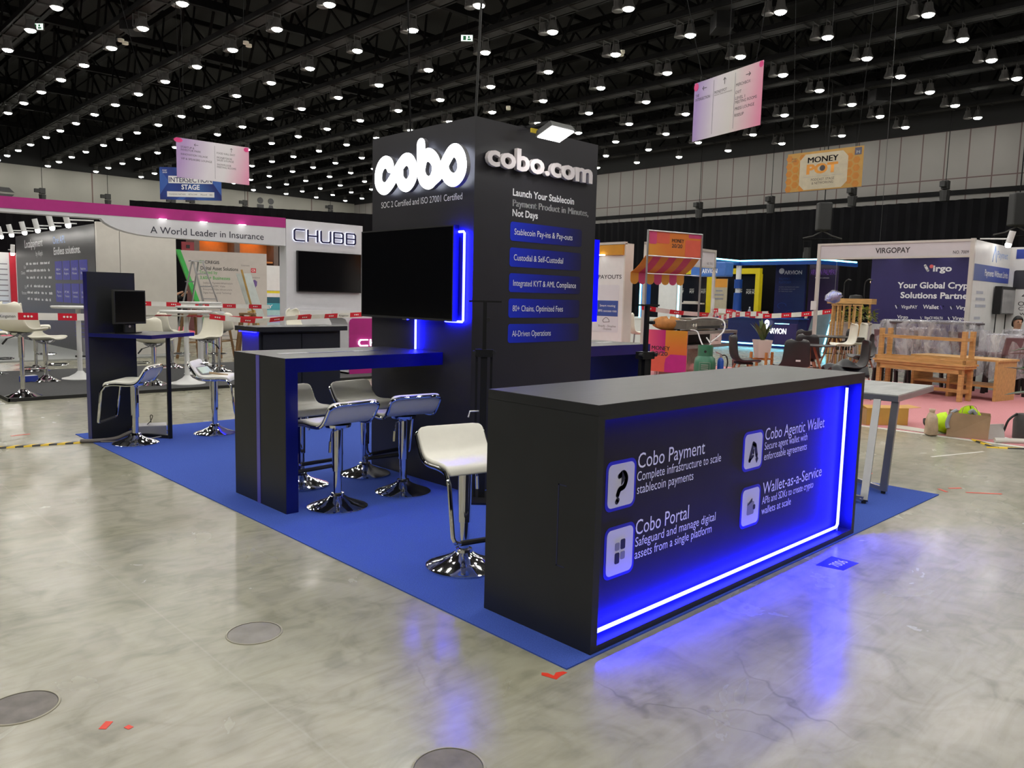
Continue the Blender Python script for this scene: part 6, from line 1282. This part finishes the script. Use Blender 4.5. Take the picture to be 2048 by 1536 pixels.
# ---- food stall with sign and striped awning (turned away), and steel cooking counter
TH_ = math.radians(-13)
st = thing('stall_frame', 'steel pole stall with orange sign and striped scalloped awning', 'stall', (10.067, 7.242, 0), TH_)
M_orp = mk('orange_print', (0.60, 0.26, 0.03), 0.5, var=0.04); M_pkp = mk('magenta_print', (0.52, 0.05, 0.16), 0.5, var=0.05); M_rdp = mk('red_orange_print', (0.62, 0.10, 0.06), 0.5, var=0.04)
M_or2 = mk_ramp('yellow_orange_fade', [(0, (0.62, 0.22, 0.10, 1)), (0.4, (0.66, 0.36, 0.04, 1)), (1, (0.6, 0.18, 0.03, 1))], 0, 1.45, 0.05, angle=0.4)
for x in (0.04, 1.46):
    MB().tube([(x, -0.02, 0), (x, -0.02, 2.76)], 0.019, 8).build('pole', M_alu, st); pass
MB().tube([(0.04, -0.02, 2.27), (1.46, -0.02, 2.27)], 0.014, 6).tube([(0.04, -0.02, 2.75), (1.46, -0.02, 2.75)], 0.014, 6).tube([(0.04, 0.0, 1.93), (1.46, 0.0, 1.93)], 0.010, 6).build('cross_rail', M_alu, st)
MB().box(0.08, 1.48, -0.012, 0.012, 2.285, 2.745).build('sign_panel', M_or2, st)
MB().plate(rrect(0.08, 0.27, 2.5, 2.745, 0.03), -0.014, -0.012).plate(rrect(1.1, 1.44, 2.66, 2.745, 0.03), -0.014, -0.012).build('pink_patch', M_pkp, st)
MB().plate(rrect(0.27, 0.60, 2.52, 2.745, 0.03), -0.0135, -0.012).plate(rrect(1.02, 1.48, 2.285, 2.62, 0.04), -0.0135, -0.012).build('red_patch', M_rdp, st)
text(st, 'MONEY', M_ink, 0.66, 2.555, 0.075, 0.32, y=-0.0145, bold=0.015); text(st, '20/20', M_ink, 0.66, 2.455, 0.075, 0.28, y=-0.0145, bold=0.015)
aw = []; nst = 7; wx = 1.42 / nst
for i in range(nst):
    rows = []
    for k in range(6):
        f = k / 5; rows.append([(0.03 + wx * i - 0.0 * f, 0.02 + 0.42 * f, 2.27 - 0.31 * f - 0.04 * math.sin(PI * f)), (0.03 + wx * (i + 1), 0.02 + 0.42 * f, 2.27 - 0.31 * f - 0.04 * math.sin(PI * f))])
    MB().grid(rows).build('awning_stripe', M_orp if i % 2 == 0 else M_pkp, st, solid=0.006)
    c = 0.03 + wx * (i + 0.5); r = wx / 2
    MB().plate([(c - r, 1.96), (c + r, 1.96), (c + r, 1.81)] + [(c + r * math.cos(a), 1.81 - 0.08 * math.sin(a)) for a in [PI * q / 8 for q in range(1, 8)]] + [(c - r, 1.81)], 0.436, 0.442).build('scallop', M_orp if i % 2 == 0 else M_pkp, st)
ct = thing('cooking_counter', 'steel cooking counter with pink orange end panel and open shelves', 'counter', (9.78, 6.03, 0.008), 0.09)
M_stl = mk('brushed_steel_pink_reflection', (0.50, 0.44, 0.43), 0.3, 0.9, var=0.08)  # pink reflection of the carpet put into the steel colour
MB().box(0, 2.10, 0, 0.64, 0.80, 0.855).build('top', M_stl, ct); MB().box(0.02, 2.08, 0.3, 0.62, 0.54, 0.58).box(0.02, 2.08, 0.02, 0.05, 0.54, 0.60).build('shelf', M_stl, ct)
for x in (0.0, 2.04):
    for y in (0.0, 0.59): MB().box(x, x + 0.05, y, y + 0.05, 0, 0.80).build('leg', M_stl, ct)
MB().box(0.06, 2.04, 0.56, 0.58, 0.02, 0.54).build('back_panel', mk('mirror_steel', (0.55, 0.42, 0.38), 0.15, 1.0, bump=0.5, scale=2.5), ct)  # pinkish reflection mixed into the mirror steel's base colour
MB().box(0.06, 2.04, 0.56, 0.58, 0.58, 0.80).build('dark_bay', M_rubber, ct)
MB().box(0.95, 1.38, -0.012, 0, 0.60, 0.80).build('notice_card', mk('cream_card', (0.60, 0.50, 0.46), 0.5), ct); MB().plate([(1.13, 0.73), (1.16, 0.76), (1.18, 0.72), (1.15, 0.69)], -0.016, -0.012).box(1.10, 1.24, -0.016, -0.012, 0.665, 0.675).build('card_print', M_ink, ct)
ep = thing('end_panel_sign', 'pink and orange panel lettered MONEY 20/20 at the end of the steel counter', 'sign', (9.655, 6.82, 0.008), -PI / 2 + 0.09)
MB().box(0, 0.84, 0, 0.012, 0.10, 0.87).build('panel', M_rdp, ep)
MB().box(0.0, 0.40, -0.002, 0, 0.44, 0.87).build('pink_patch', mk_ramp('pink_fade', [(0, (0.72, 0.10, 0.18, 1)), (1, (0.42, 0.012, 0.16, 1))], 0, 0.40, 0.0), ep); MB().box(0.40, 0.84, -0.002, 0, 0.43, 0.87).build('orange_patch', mk_ramp('orange_fade', [(0, (0.55, 0.25, 0.02, 1)), (1, (0.60, 0.13, 0.03, 1))], 2, -0.44, 0.87), ep)
MB().plate([(0.40, 0.10), (0.84, 0.10), (0.84, 0.43), (0.52, 0.43), (0.42, 0.35), (0.40, 0.25)], -0.002, 0).build('magenta_patch', mk('deep_magenta_print', (0.45, 0.012, 0.20), 0.5), ep)
text(ep, 'MONEY', M_ink, 0.12, 0.50, 0.075, 0.38, y=-0.003, bold=0.015); text(ep, '20/20', M_ink, 0.12, 0.40, 0.075, 0.34, y=-0.003, bold=0.015); text(ep, 'by Ascential', M_ink, 0.12, 0.365, 0.018, 0.09, y=-0.003)
gr = thing('gas_grill', 'stainless gas grill with knobs standing on the steel counter', 'grill', (9.98, 6.19, 0.863), 0.09)
MB().box(0, 1.75, 0, 0.45, 0.03, 0.20).box(0.35, 1.45, 0.02, 0.42, 0.20, 0.24).build('body', mk('dull_stainless', (0.33, 0.31, 0.28), 0.3, 0.9, var=0.15), gr, bevel=0.01); MB().box(0.45, 1.38, -0.004, 0.02, 0.04, 0.09).build('grease_slot', M_rubber, gr)
for x in (0.24, 0.34, 1.48, 1.60): MB().lathe([(0, 0), (0.035, 0), (0.03, 0.03), (0, 0.03)], 12).build('knob', M_chrome, gr).matrix_local = Matrix.Translation((x, 0, 0.11)) @ Matrix.Rotation(PI / 2, 4, 'X')
MB().tube(catmull([(1.75, 0.1, 0.17), (1.80, 0.1, 0.17), (1.81, 0.1, 0.1), (1.80, 0.1, 0.05)], 4), 0.01, 6).build('handle', M_chrome, gr)
for x in (0.1, 1.65): MB().cyl((x, 0.2), 0.03, 0.0, 0.03, 8).build('foot', M_rubber, gr)
tag(MB().tube(catmull([(10.25, 6.25, 1.07), (10.38, 6.05, 1.12), (10.45, 5.72, 1.08), (10.0, 5.42, 0.90), (9.45, 5.33, 0.72)], 8), 0.014, 8).build('gas_hose', mk('grey_white_hose', (0.55, 0.53, 0.54), 0.4)), 'pale gas hose arching from the grill down to the green cylinder', 'hose')
tag(MB().tube(catmull([(9.85, 6.0, 0.90), (9.75, 5.8, 0.88), (9.55, 5.6, 0.75), (9.38, 5.42, 0.66), (9.5, 5.36, 0.68), (9.75, 5.6, 0.78)], 8), 0.012, 8).build('gas_hose', MATS['grey_white_hose']), 'second pale hose drooping in front of the steel counter', 'hose')
pbag = blob('carrier_bag', 'crumpled orange brown bag on the counter beside the grill', 'bag', (9.95, 6.55, 0.863), 0.28, 0.11, 0.24, 2, mk('orange_paper', (0.42, 0.16, 0.03), 0.6, var=0.2, bump=0.5, scale=10), rot=-0.8)
gc = thing('gas_cylinder', 'green gas cylinder with a collar standing before the steel counter', 'gas cylinder', (9.25, 5.30, 0.008))
M_gcy = mk('green_cylinder_paint', (0.045, 0.19, 0.11), 0.35, var=0.12, scale=5)
MB().lathe([(0, 0.0), (0.15, 0.0), (0.15, 0.06), (0.175, 0.09), (0.182, 0.2), (0.182, 0.36), (0.165, 0.45), (0.11, 0.505), (0, 0.51)], 28).build('body', M_gcy, gc, smooth=True)
MB().lathe([(0.125, 0.48), (0.128, 0.67), (0.12, 0.67), (0.118, 0.48)], 24).build('collar', M_gcy, gc, smooth=True); MB().cyl((0, 0), 0.03, 0.5, 0.62, 12).build('valve', M_alu, gc)
vn = Vector((CAM_LOC.x - 9.25, CAM_LOC.y - 5.3, 0)).normalized(); va = math.atan2(vn.y, vn.x) + PI / 2
q = MB().plate([(0.022 * math.cos(k * PI / 6), 0.022 * math.sin(k * PI / 6)) for k in range(12)], -0.002, 0).build('collar_hole', M_rubber, gc); q.location = (vn.x * 0.129, vn.y * 0.129, 0.57); q.rotation_euler = (0, 0, va)
M_stencil = mk('pale_green_stencil', (0.25, 0.35, 0.28), 0.5)
mb = MB()
for z in (0.24, 0.385): mb.box(-0.09, 0.09, -0.003, 0, z, z + 0.006)
mb.box(-0.09, -0.084, -0.003, 0, 0.24, 0.39).box(0.084, 0.09, -0.003, 0, 0.24, 0.39)
for k in range(3): mb.box(-0.06, 0.06, -0.003, 0, 0.275 + 0.033 * k, 0.29 + 0.033 * k)
q = mb.build('stencil', M_stencil, gc); q.location = (vn.x * 0.206, vn.y * 0.206, 0); q.location = (vn.x * 0.187, vn.y * 0.187, 0); q.rotation_euler = (0, 0, va)
fe = thing('fire_extinguisher', 'small blue fire extinguisher with black hose beside the green cylinder', 'extinguisher', (9.52, 5.16, 0.008))
MB().lathe([(0, 0), (0.055, 0), (0.055, 0.40), (0.04, 0.44), (0.018, 0.46), (0, 0.46)], 16).build('body', mk('blue_cylinder_paint', (0.015, 0.08, 0.42), 0.35), fe, smooth=True); MB().cyl((0, 0), 0.018, 0.46, 0.52, 8).bar((-0.10, 0.05, 0.56), (0.02, 0, 0.51), 0.018).build('valve_lever', M_alu, fe)
MB().tube(catmull([(0.02, 0, 0.50), (0.08, -0.05, 0.49), (0.11, -0.07, 0.38), (0.09, -0.06, 0.26)], 6), 0.012, 6).build('hose', M_rubber, fe)
# ---- navy booth with cyan light strips
M_navyb = mk('navy_booth_panel', (0.010, 0.016, 0.10), 0.3, var=0.08); M_cyan = mk_emit('cyan_light_strip', (0.12, 0.75, 1.0), 6.5); M_roy = mk('royal_blue_panel', (0.01, 0.06, 0.30), 0.35)
ac = thing('navy_counter', 'navy booth counter with glowing lettering and cyan strip along the floor', 'counter', (21.0, 12.7, 0), -PI / 2)
MB().box(0, 3.35, 0, 0.6, 0.10, 0.93).build('body', M_navyb, ac); MB().box(-0.03, 3.38, -0.04, 0.64, 0.93, 0.97).build('top', M_roy, ac); MB().box(0, 3.35, 0.02, 0.6, 0, 0.10).build('plinth', M_navyb, ac)
MB().box(0, 3.35, -0.02, 0.0, 0.085, 0.125).build('floor_light_strip', M_cyan, ac)
MB().box(2.62, 3.35, -0.10, 0, 0.12, 0.80).build('front_plinth', mk('violet_navy_panel', (0.03, 0.02, 0.11), 0.35), ac); MB().box(2.62, 3.1, -0.104, -0.10, 0.78, 0.80).build('edge_light', M_cyan, ac)
text(ac, 'ARVION', lm, 2.40, 0.475, 0.17, 0.62, y=-0.11, bold=0.02)
MB().plate([(2.36 + 0.085 * math.cos(k * PI / 8), 0.80 + 0.10 * math.sin(k * PI / 8)) for k in range(16)], -0.115, -0.11).plate([(2.30, 0.72), (2.42, 0.72), (2.36, 0.60)], -0.115, -0.11).build('lit_emblem', lm, ac)
MB().plate([(2.36, 0.83), (2.385, 0.76), (2.36, 0.74), (2.335, 0.76)], -0.118, -0.115).build('emblem_star', M_navyb, ac)
sl = thing('slanted_light_panel', 'slanted grey panel with cyan light edge at the right end of the navy counter', 'panel', (0, 0, 0))
MB().hexa([(20.3, 8.85, 0), (20.3, 8.2, 0), (20.6, 8.2, 0), (20.6, 8.85, 0), (20.3, 8.56, 1.2), (20.3, 7.95, 1.2), (20.6, 7.95, 1.2), (20.6, 8.56, 1.2)]).build('panel', mk('grey_teal_panel', (0.12, 0.16, 0.19), 0.35), sl); MB().bar((20.28, 8.22, 0.02), (20.28, 7.96, 1.2), 0.035).build('edge_light', M_cyan, sl)
ca = thing('light_canopy', 'thin blue canopy edged with a cyan light line over the navy booth', 'canopy', (0, 0, 0))
pts = [(19.2, 11.9, 2.82), (21.7, 11.9, 2.82), (21.66, 9.1, 2.82), (23.7, 8.8, 2.82)]
mb = MB(); mb2 = MB()
for a, b in zip(pts, pts[1:]):
    mb.tube([a, b], 0.026, 6); a2, b2 = Vector(a) + Vector((0, 0, -0.09)), Vector(b) + Vector((0, 0, -0.09)); mb2.bar(a2, b2, 0.10, 0.12)
mb2.build('beam', M_roy, ca); mb.build('light_strip', M_cyan, ca)
MB().prism([(21.7, 11.9), (21.66, 9.1), (23.7, 8.8), (24.4, 11.9)], 2.80, 2.84).build('roof_panel', M_roy, ca)
for x, y in ((21.9, 11.0), (21.9, 10.2), (22.6, 9.05), (23.2, 8.95)): MB().cyl((x, y), 0.09, 2.77, 2.80, 12).build('downlight', M_spotw, ca)
pp = thing('canopy_post', 'canopy post, chrome above and wrapped in blue below', 'post', (21.7, 11.9, 0)); MB().cyl((0, 0), 0.09, 1.75, 2.66, 14).build('silver_sleeve', M_white, pp, smooth=True); MB().cyl((0, 0), 0.17, 0.0, 1.75, 16, 0.13).build('blue_wrap', M_roy, pp, smooth=True); MB().cyl((0, 0), 0.135, 1.9, 2.2, 14).build('blue_band', M_roy, pp, smooth=True)
hs2 = thing('canopy_header', 'blue hanging header sign under the canopy behind the awning', 'sign', (19.4, 12.3, 2.22), -PI / 2)
MB().box(0, 1.25, 0, 0.5, 0, 0.45).build('panel', mk('mid_blue_panel', (0.06, 0.16, 0.50), 0.4), hs2, bevel=0.04); text(hs2, 'ARVION', M_prtw, 0.42, 0.10, 0.14, 0.55, bold=0.02)
for x, y, lx, l, m_, hz in ((23.5, 11.5, 1.1, 'navy lettered panel wall under the canopy', M_navyb, 2.80), (24.5, 10.75, 1.0, 'dark violet lettered panel wall right of the navy one', mk_ramp('violet_navy_fade', [(0, (0.02, 0.015, 0.14, 1)), (0.5, (0.05, 0.025, 0.10, 1)), (1, (0.035, 0.03, 0.06, 1))], 2, 2.8, 0.0), 2.80)):
    t = thing('panel_wall', l, 'booth wall', (x, y, 0), -PI / 2); MB().box(0, lx, 0, 0.1, 0, hz).build('panel', m_, t)
    if x < 24:
        text(t, 'ARVION', M_prtw, 0.32, 2.44, 0.13, 0.64, bold=0.03); text(t, 'PALMPAY', M_roy, 0.14, 2.24, 0.09, 0.4); text(t, 'PLATFORM', M_roy, 0.14, 2.12, 0.09, 0.44)
        MB().plate([(0.22 + 0.10 * math.cos(k * PI / 8), 2.55 + 0.10 * math.sin(k * PI / 8)) for k in range(16)], -0.004, 0).build('emblem', M_prtw, t)
        for k, s in enumerate(('PALMPAY AUTHENTICATE USERS', 'BY THE SINGLE GESTURE', 'OF THEIR PALM VEINS')): text(t, s, M_mid, 0.15, 1.98 - 0.075 * k, 0.04, (0.74, 0.6, 0.5)[k])
        mb = MB()
        for cx, cz in ((0.30, 1.35), (0.62, 1.10)): stroke(mb, [(cx + 0.16 * math.cos(k * PI / 6), cz + 0.10 * math.sin(k * PI / 6)) for k in range(9)], 0.012, -0.004, 0)
        mb.build('line_drawing', M_roy, t)
    else: text(t, 'ARVION PALMPAY', mk('violet_letter', (0.22, 0.08, 0.5), 0.4), 0.05, 2.45, 0.20, 0.92); text(t, 'Palm biometric authentication', M_prtw, 0.22, 2.33, 0.045, 0.5)
wb = thing('water_bottle', 'clear water bottle standing on the dark counter behind the navy booth', 'bottle', (21.2, 11.15, 0.97)); MB().lathe([(0, 0), (0.05, 0), (0.055, 0.16), (0.05, 0.2), (0.02, 0.27), (0.02, 0.29), (0, 0.29)], 14).build('body', mk('clear_bottle', (0.5, 0.55, 0.6), 0.1, alpha=0.5), wb, smooth=True); MB().cyl((0, 0), 0.022, 0.29, 0.32, 10).build('cap', M_white, wb)
for k, (x, y, s, l) in enumerate(((22.6, 10.1, 1.0, 'white chair back showing over the navy counter, right one'), (22.4, 12.45, 0.8, 'white chair back showing over the navy counter, left one'))):
    t = thing('white_chair', l, 'chair', (x, y, 0), math.radians(200)); shell_mesh('seat_shell', t, M_shellw, 0.72, 1.05, 0.36, 0.016)
    for a, b in ((-1, -1), (1, -1), (1, 1), (-1, 1)): MB().tube([(a * 0.12, b * 0.12, 0.72), (a * 0.2, b * 0.2, 0)], 0.014, 6).build('leg', M_chrome, t)
t = thing('white_chair', 'cream plastic chair beside the white banner wall left of the awning', 'chair', (12.1, 8.85, 0), math.radians(60)); shell_mesh('seat_shell', t, M_shellw, 0.66, 1.05, 0.42, 0.016)
for a, b in ((-1, -1), (1, -1), (1, 1), (-1, 1)): MB().tube([(a * 0.14, b * 0.14, 0.66), (a * 0.2, b * 0.2, 0)], 0.018, 6).build('leg', M_grey, t)
# white interior with cyan uprights behind the awning
wi = thing('white_counter', 'white counter with cyan light uprights behind the awning', 'counter', (19.0, 14.3, 0), -PI / 2)
MB().box(-0.2, 1.95, 0, 0.6, 0, 0.80).build('body', M_white, wi); MB().box(-0.2, 2.0, -0.03, 0.62, 0.80, 0.86).build('top', M_white, wi)
for x in (0.37, 1.87): MB().box(x - 0.02, x + 0.02, -0.05, -0.01, 0.86 if x < 1 else 0.4, 2.25).build('light_upright', M_cyan, wi)
MB().box(0.40, 0.62, 0, 0.2, 0.86, 2.25).build('blue_upright', M_roy, wi)
wc = thing('white_column', 'white column between dark glass panels behind the awning', 'column', (22.0, 15.35, 0), -PI / 2); MB().box(0, 0.78, 0, 0.4, 0, 2.2).build('shaft', M_white, wc, bevel=0.01)
# yellow framed glass room
gl = thing('glass_room', 'dark glass podcast room in a bright yellow frame far behind', 'booth', (26.0, 17.0, 0), -PI / 2)
M_ylw = mk('bright_yellow_frame', (0.62, 0.50, 0.004), 0.4, var=0.04); M_glassd = mk('dark_room_glass', (0.010, 0.012, 0.018), 0.08, spec=0.6)
MB().box(0.2, 3.57, -0.05, 0.15, 2.56, 2.78).build('yellow_lintel', M_ylw, gl)
for a, b in ((1.22, 1.57), (3.39, 3.57)): MB().box(a, b, -0.05, 0.2, 0, 2.56).build('yellow_post', M_ylw, gl)
MB().box(-2.5, 1.22, 0.1, 0.14, 0, 2.56).build('glass_pane', M_glassd, gl); MB().box(1.57, 3.39, 0.1, 0.14, 0, 2.56).build('glass_pane', M_glassd, gl)
MB().box(-2.5, 3.6, 1.5, 1.6, 0, 2.9).build('back_wall', M_drape, gl)
M_gp = mk('glass_print_grey', (0.5, 0.5, 0.48), 0.5)
for x in (-0.8, -0.2, 0.32, 0.88, 2.55, 2.95, 3.2): text(gl, 'MONEY', M_gp, x, 1.90, 0.07, 0.22, y=0.1); text(gl, 'POT', M_gp, x, 1.78, 0.10, 0.22, y=0.1, bold=0.03)
MB().box(0.2, 1.2, -0.3, -0.1, 1.32, 1.38).box(0.3, 0.9, -0.3, -0.1, 1.38, 1.44).build('ledge_items', M_beige, gl)
po = thing('standing_poster', 'pale poster with orange header standing inside the yellow frame', 'poster', (25.7, 15.38, 0), -PI / 2); MB().box(0, 0.70, 0, 0.04, 0.02, 2.36).build('board', M_cream, po); MB().box(0, 0.70, -0.004, 0, 2.02, 2.36).build('header', M_orp, po)
for z, wd in ((1.88, 0.3), (1.72, 0.42), (1.56, 0.4)): MB().box(0.35 - wd / 2, 0.35 + wd / 2, -0.004, 0, z - 0.03, z + 0.03).build('print_line', M_mid, po)
# barrier tapes on the right
barrier([(11.4, 8.25, 1.26), (12.1, 7.85, 1.17), (12.9, 7.5, 1.13), (14.4, 8.2, 1.13)], 0.10, 0.33, 'upper red and white barrier tape across the empty shell frame', twist=0.5)
barrier([(13.0, 8.3, 0.92), (13.8, 8.1, 0.92), (14.6, 8.25, 1.02)], 0.09, 0.33, 'lower red and white barrier tape across the empty shell frame')
barrier([(14.5, 8.25, 1.02), (16.5, 8.9, 1.10), (18.4, 9.0, 1.13)], 0.13, 0.33, 'barrier tape strand stretching from the shell frame to the navy counter')
barrier([(16.2, 8.9, 1.17), (17.8, 9.0, 1.06), (19.0, 8.3, 1.13), (19.6, 7.7, 1.24)], 0.13, 0.30, 'red and white barrier tape in front of the navy counter')
barrier([(22.5, 13.4, 1.12), (22.7, 12.3, 1.10)], 0.16, 0.28, 'short barrier tape behind the blue wrapped canopy post')
# planter wall with pine stool legs, white chairs, wrapped lamps
pw2 = thing('planter_wall', 'low white panelled wall with plants on top left of the indigo wall', 'planter', (16.0, 6.17, 0), -PI / 2)
MB().box(0, 0.98, 0, 0.45, 0.02, 1.0).build('panel', M_lil, pw2); MB().box(0, 0.98, -0.02, 0.0, 0.98, 1.03).box(0, 0.03, -0.02, 0, 0.0, 1.0).box(0.48, 0.53, -0.02, 0, 0, 1.0).box(0.95, 0.98, -0.02, 0, 0, 1.0).build('frame', M_post, pw2)
mb = MB(); rn = random.Random(12)
for k in range(150): leaf(mb, (rn.uniform(0.02, 0.96), rn.uniform(0.1, 0.4), rn.uniform(1.0, 1.33)), (rn.uniform(-1, 1), rn.uniform(-1, 0.2), rn.uniform(-0.1, 1)), rn.uniform(0.08, 0.16), 0.028, 0.3)
o = mb.build('foliage', [M_leafy], pw2, smooth=True)
for k in range(3):
    t = thing('pine_stool', 'tall pine stool standing in front of the plants, %s of three' % ('leftmost', 'middle', 'rightmost')[k], 'stool', (15.75, 5.92 - 0.24 * k, 0), 0.3 * k)
    MB().box(-0.09, 0.09, -0.09, 0.09, 1.40, 1.43).build('seat', M_wood, t)
    for a, b in ((-1, -1), (1, -1), (1, 1), (-1, 1)): MB().bar((a * 0.06, b * 0.06, 1.40), (a * 0.10, b * 0.10, 0.0), 0.035).build('leg', M_wood, t)
    MB().bar((-0.09, -0.09, 0.5), (0.09, -0.09, 0.5), 0.025).bar((-0.09, 0.09, 0.5), (0.09, 0.09, 0.5), 0.025).build('stretcher', M_wood, t)
t = thing('music_shelf', 'pine board shelf with black gooseneck lamps behind the planter wall', 'shelf', (17.2, 6.7, 0), -PI / 2)
MB().box(-0.1, 1.0, 0, 0.3, 1.45, 1.58).build('board', M_wood, t); MB().box(0, 0.04, 0.1, 0.14, 0, 1.45).box(0.9, 0.94, 0.1, 0.14, 0, 1.45).build('leg', M_wood, t)
for x in (0.25, 0.75): MB().tube(catmull([(x, 0.15, 1.58), (x, 0.15, 1.95), (x + 0.1, 0.1, 2.05), (x + 0.2, 0.05, 2.03)], 5), 0.015, 6).build('gooseneck_lamp', M_dark, t)
MB().lathe([(0, 1.58), (0.16, 1.58), (0.14, 1.66), (0, 1.68)], 14, (0.55, 0.15, 0)).build('black_bowl', M_rubber, t, smooth=True)
for k, (x, y, l) in enumerate(((13.62, 4.80, 'white thin legged chair by the indigo wall, left one'), (14.5, 4.95, 'white thin legged chair by the indigo wall, right one'))):
    t = thing('white_chair', l, 'chair', (x, y, 0.0), math.radians(225)); shell_mesh('seat_shell', t, M_shellw, 0.60, 1.0, 0.42, 0.016)
    for a, b in ((-1, -1), (1, -1), (1, 1), (-1, 1)): MB().tube([(a * 0.13, b * 0.13, 0.60), (a * 0.2, b * 0.2, 0)], 0.009, 6).build('leg', M_chrome, t)
wl_ = thing('wrapped_pendant', 'blue lit plastic wrapped lamp hanging by the left shell post', 'lamp', (13.55, 5.05, 1.42), 0.8)
r_ = random.Random(3); rows = []
for i in range(9):
    f = i / 8; rr = math.sin(PI * (0.05 + 0.9 * f)); rows.append([(0.30 * (1 - 2 * f) + 0.03 * math.sin(k), rr * (0.13 + 0.03 * math.sin(3 * k)) * math.cos(2 * PI * k / 14), 0.10 + 0.08 * f + rr * (0.11 + 0.02 * math.cos(2 * k)) * math.sin(2 * PI * k / 14)) for k in range(15)])
    rows[-1][-1] = rows[-1][0]
MB().grid(rows).build('shade', mk('lilac_blue_shade', (0.22, 0.28, 0.75), 0.35, var=0.3), wl_, smooth=True)
MB().grid([[(p[0] * 1.1, p[1] * 1.12, p[2] * 1.1) for p in row] for row in rows]).build('plastic_wrap', M_film, wl_, smooth=True)
MB().tube([(-0.05, 0, 0.25), (-0.05, 0.0, 1.17)], 0.004, 5).build('cord', M_grey, wl_)
yl = thing('yellow_pendant', 'yellow pendant lamp peeking out left of the indigo wall', 'lamp', (19.3, 6.42, 1.93)); MB().lathe([(0, 0.26), (0.10, 0.25), (0.17, 0.12), (0.12, 0.0), (0, 0.0)], 18).build('shade', mk_emit('warm_yellow_shade', (1.0, 0.5, 0.02), 0.8), yl, smooth=True); MB().tube([(0, 0, 0.26), (0, 0, 11.6)], 0.006, 5).build('cord', M_rubber, yl)

MB().box(0.0, 2.73, 0.50, 0.60, 2.585, 2.61).box(0, 0.03, 0.03, 0.6, 2.585, 2.61).box(2.7, 2.73, 0.03, 0.6, 2.585, 2.61).build('inner_rail', M_post, vb)
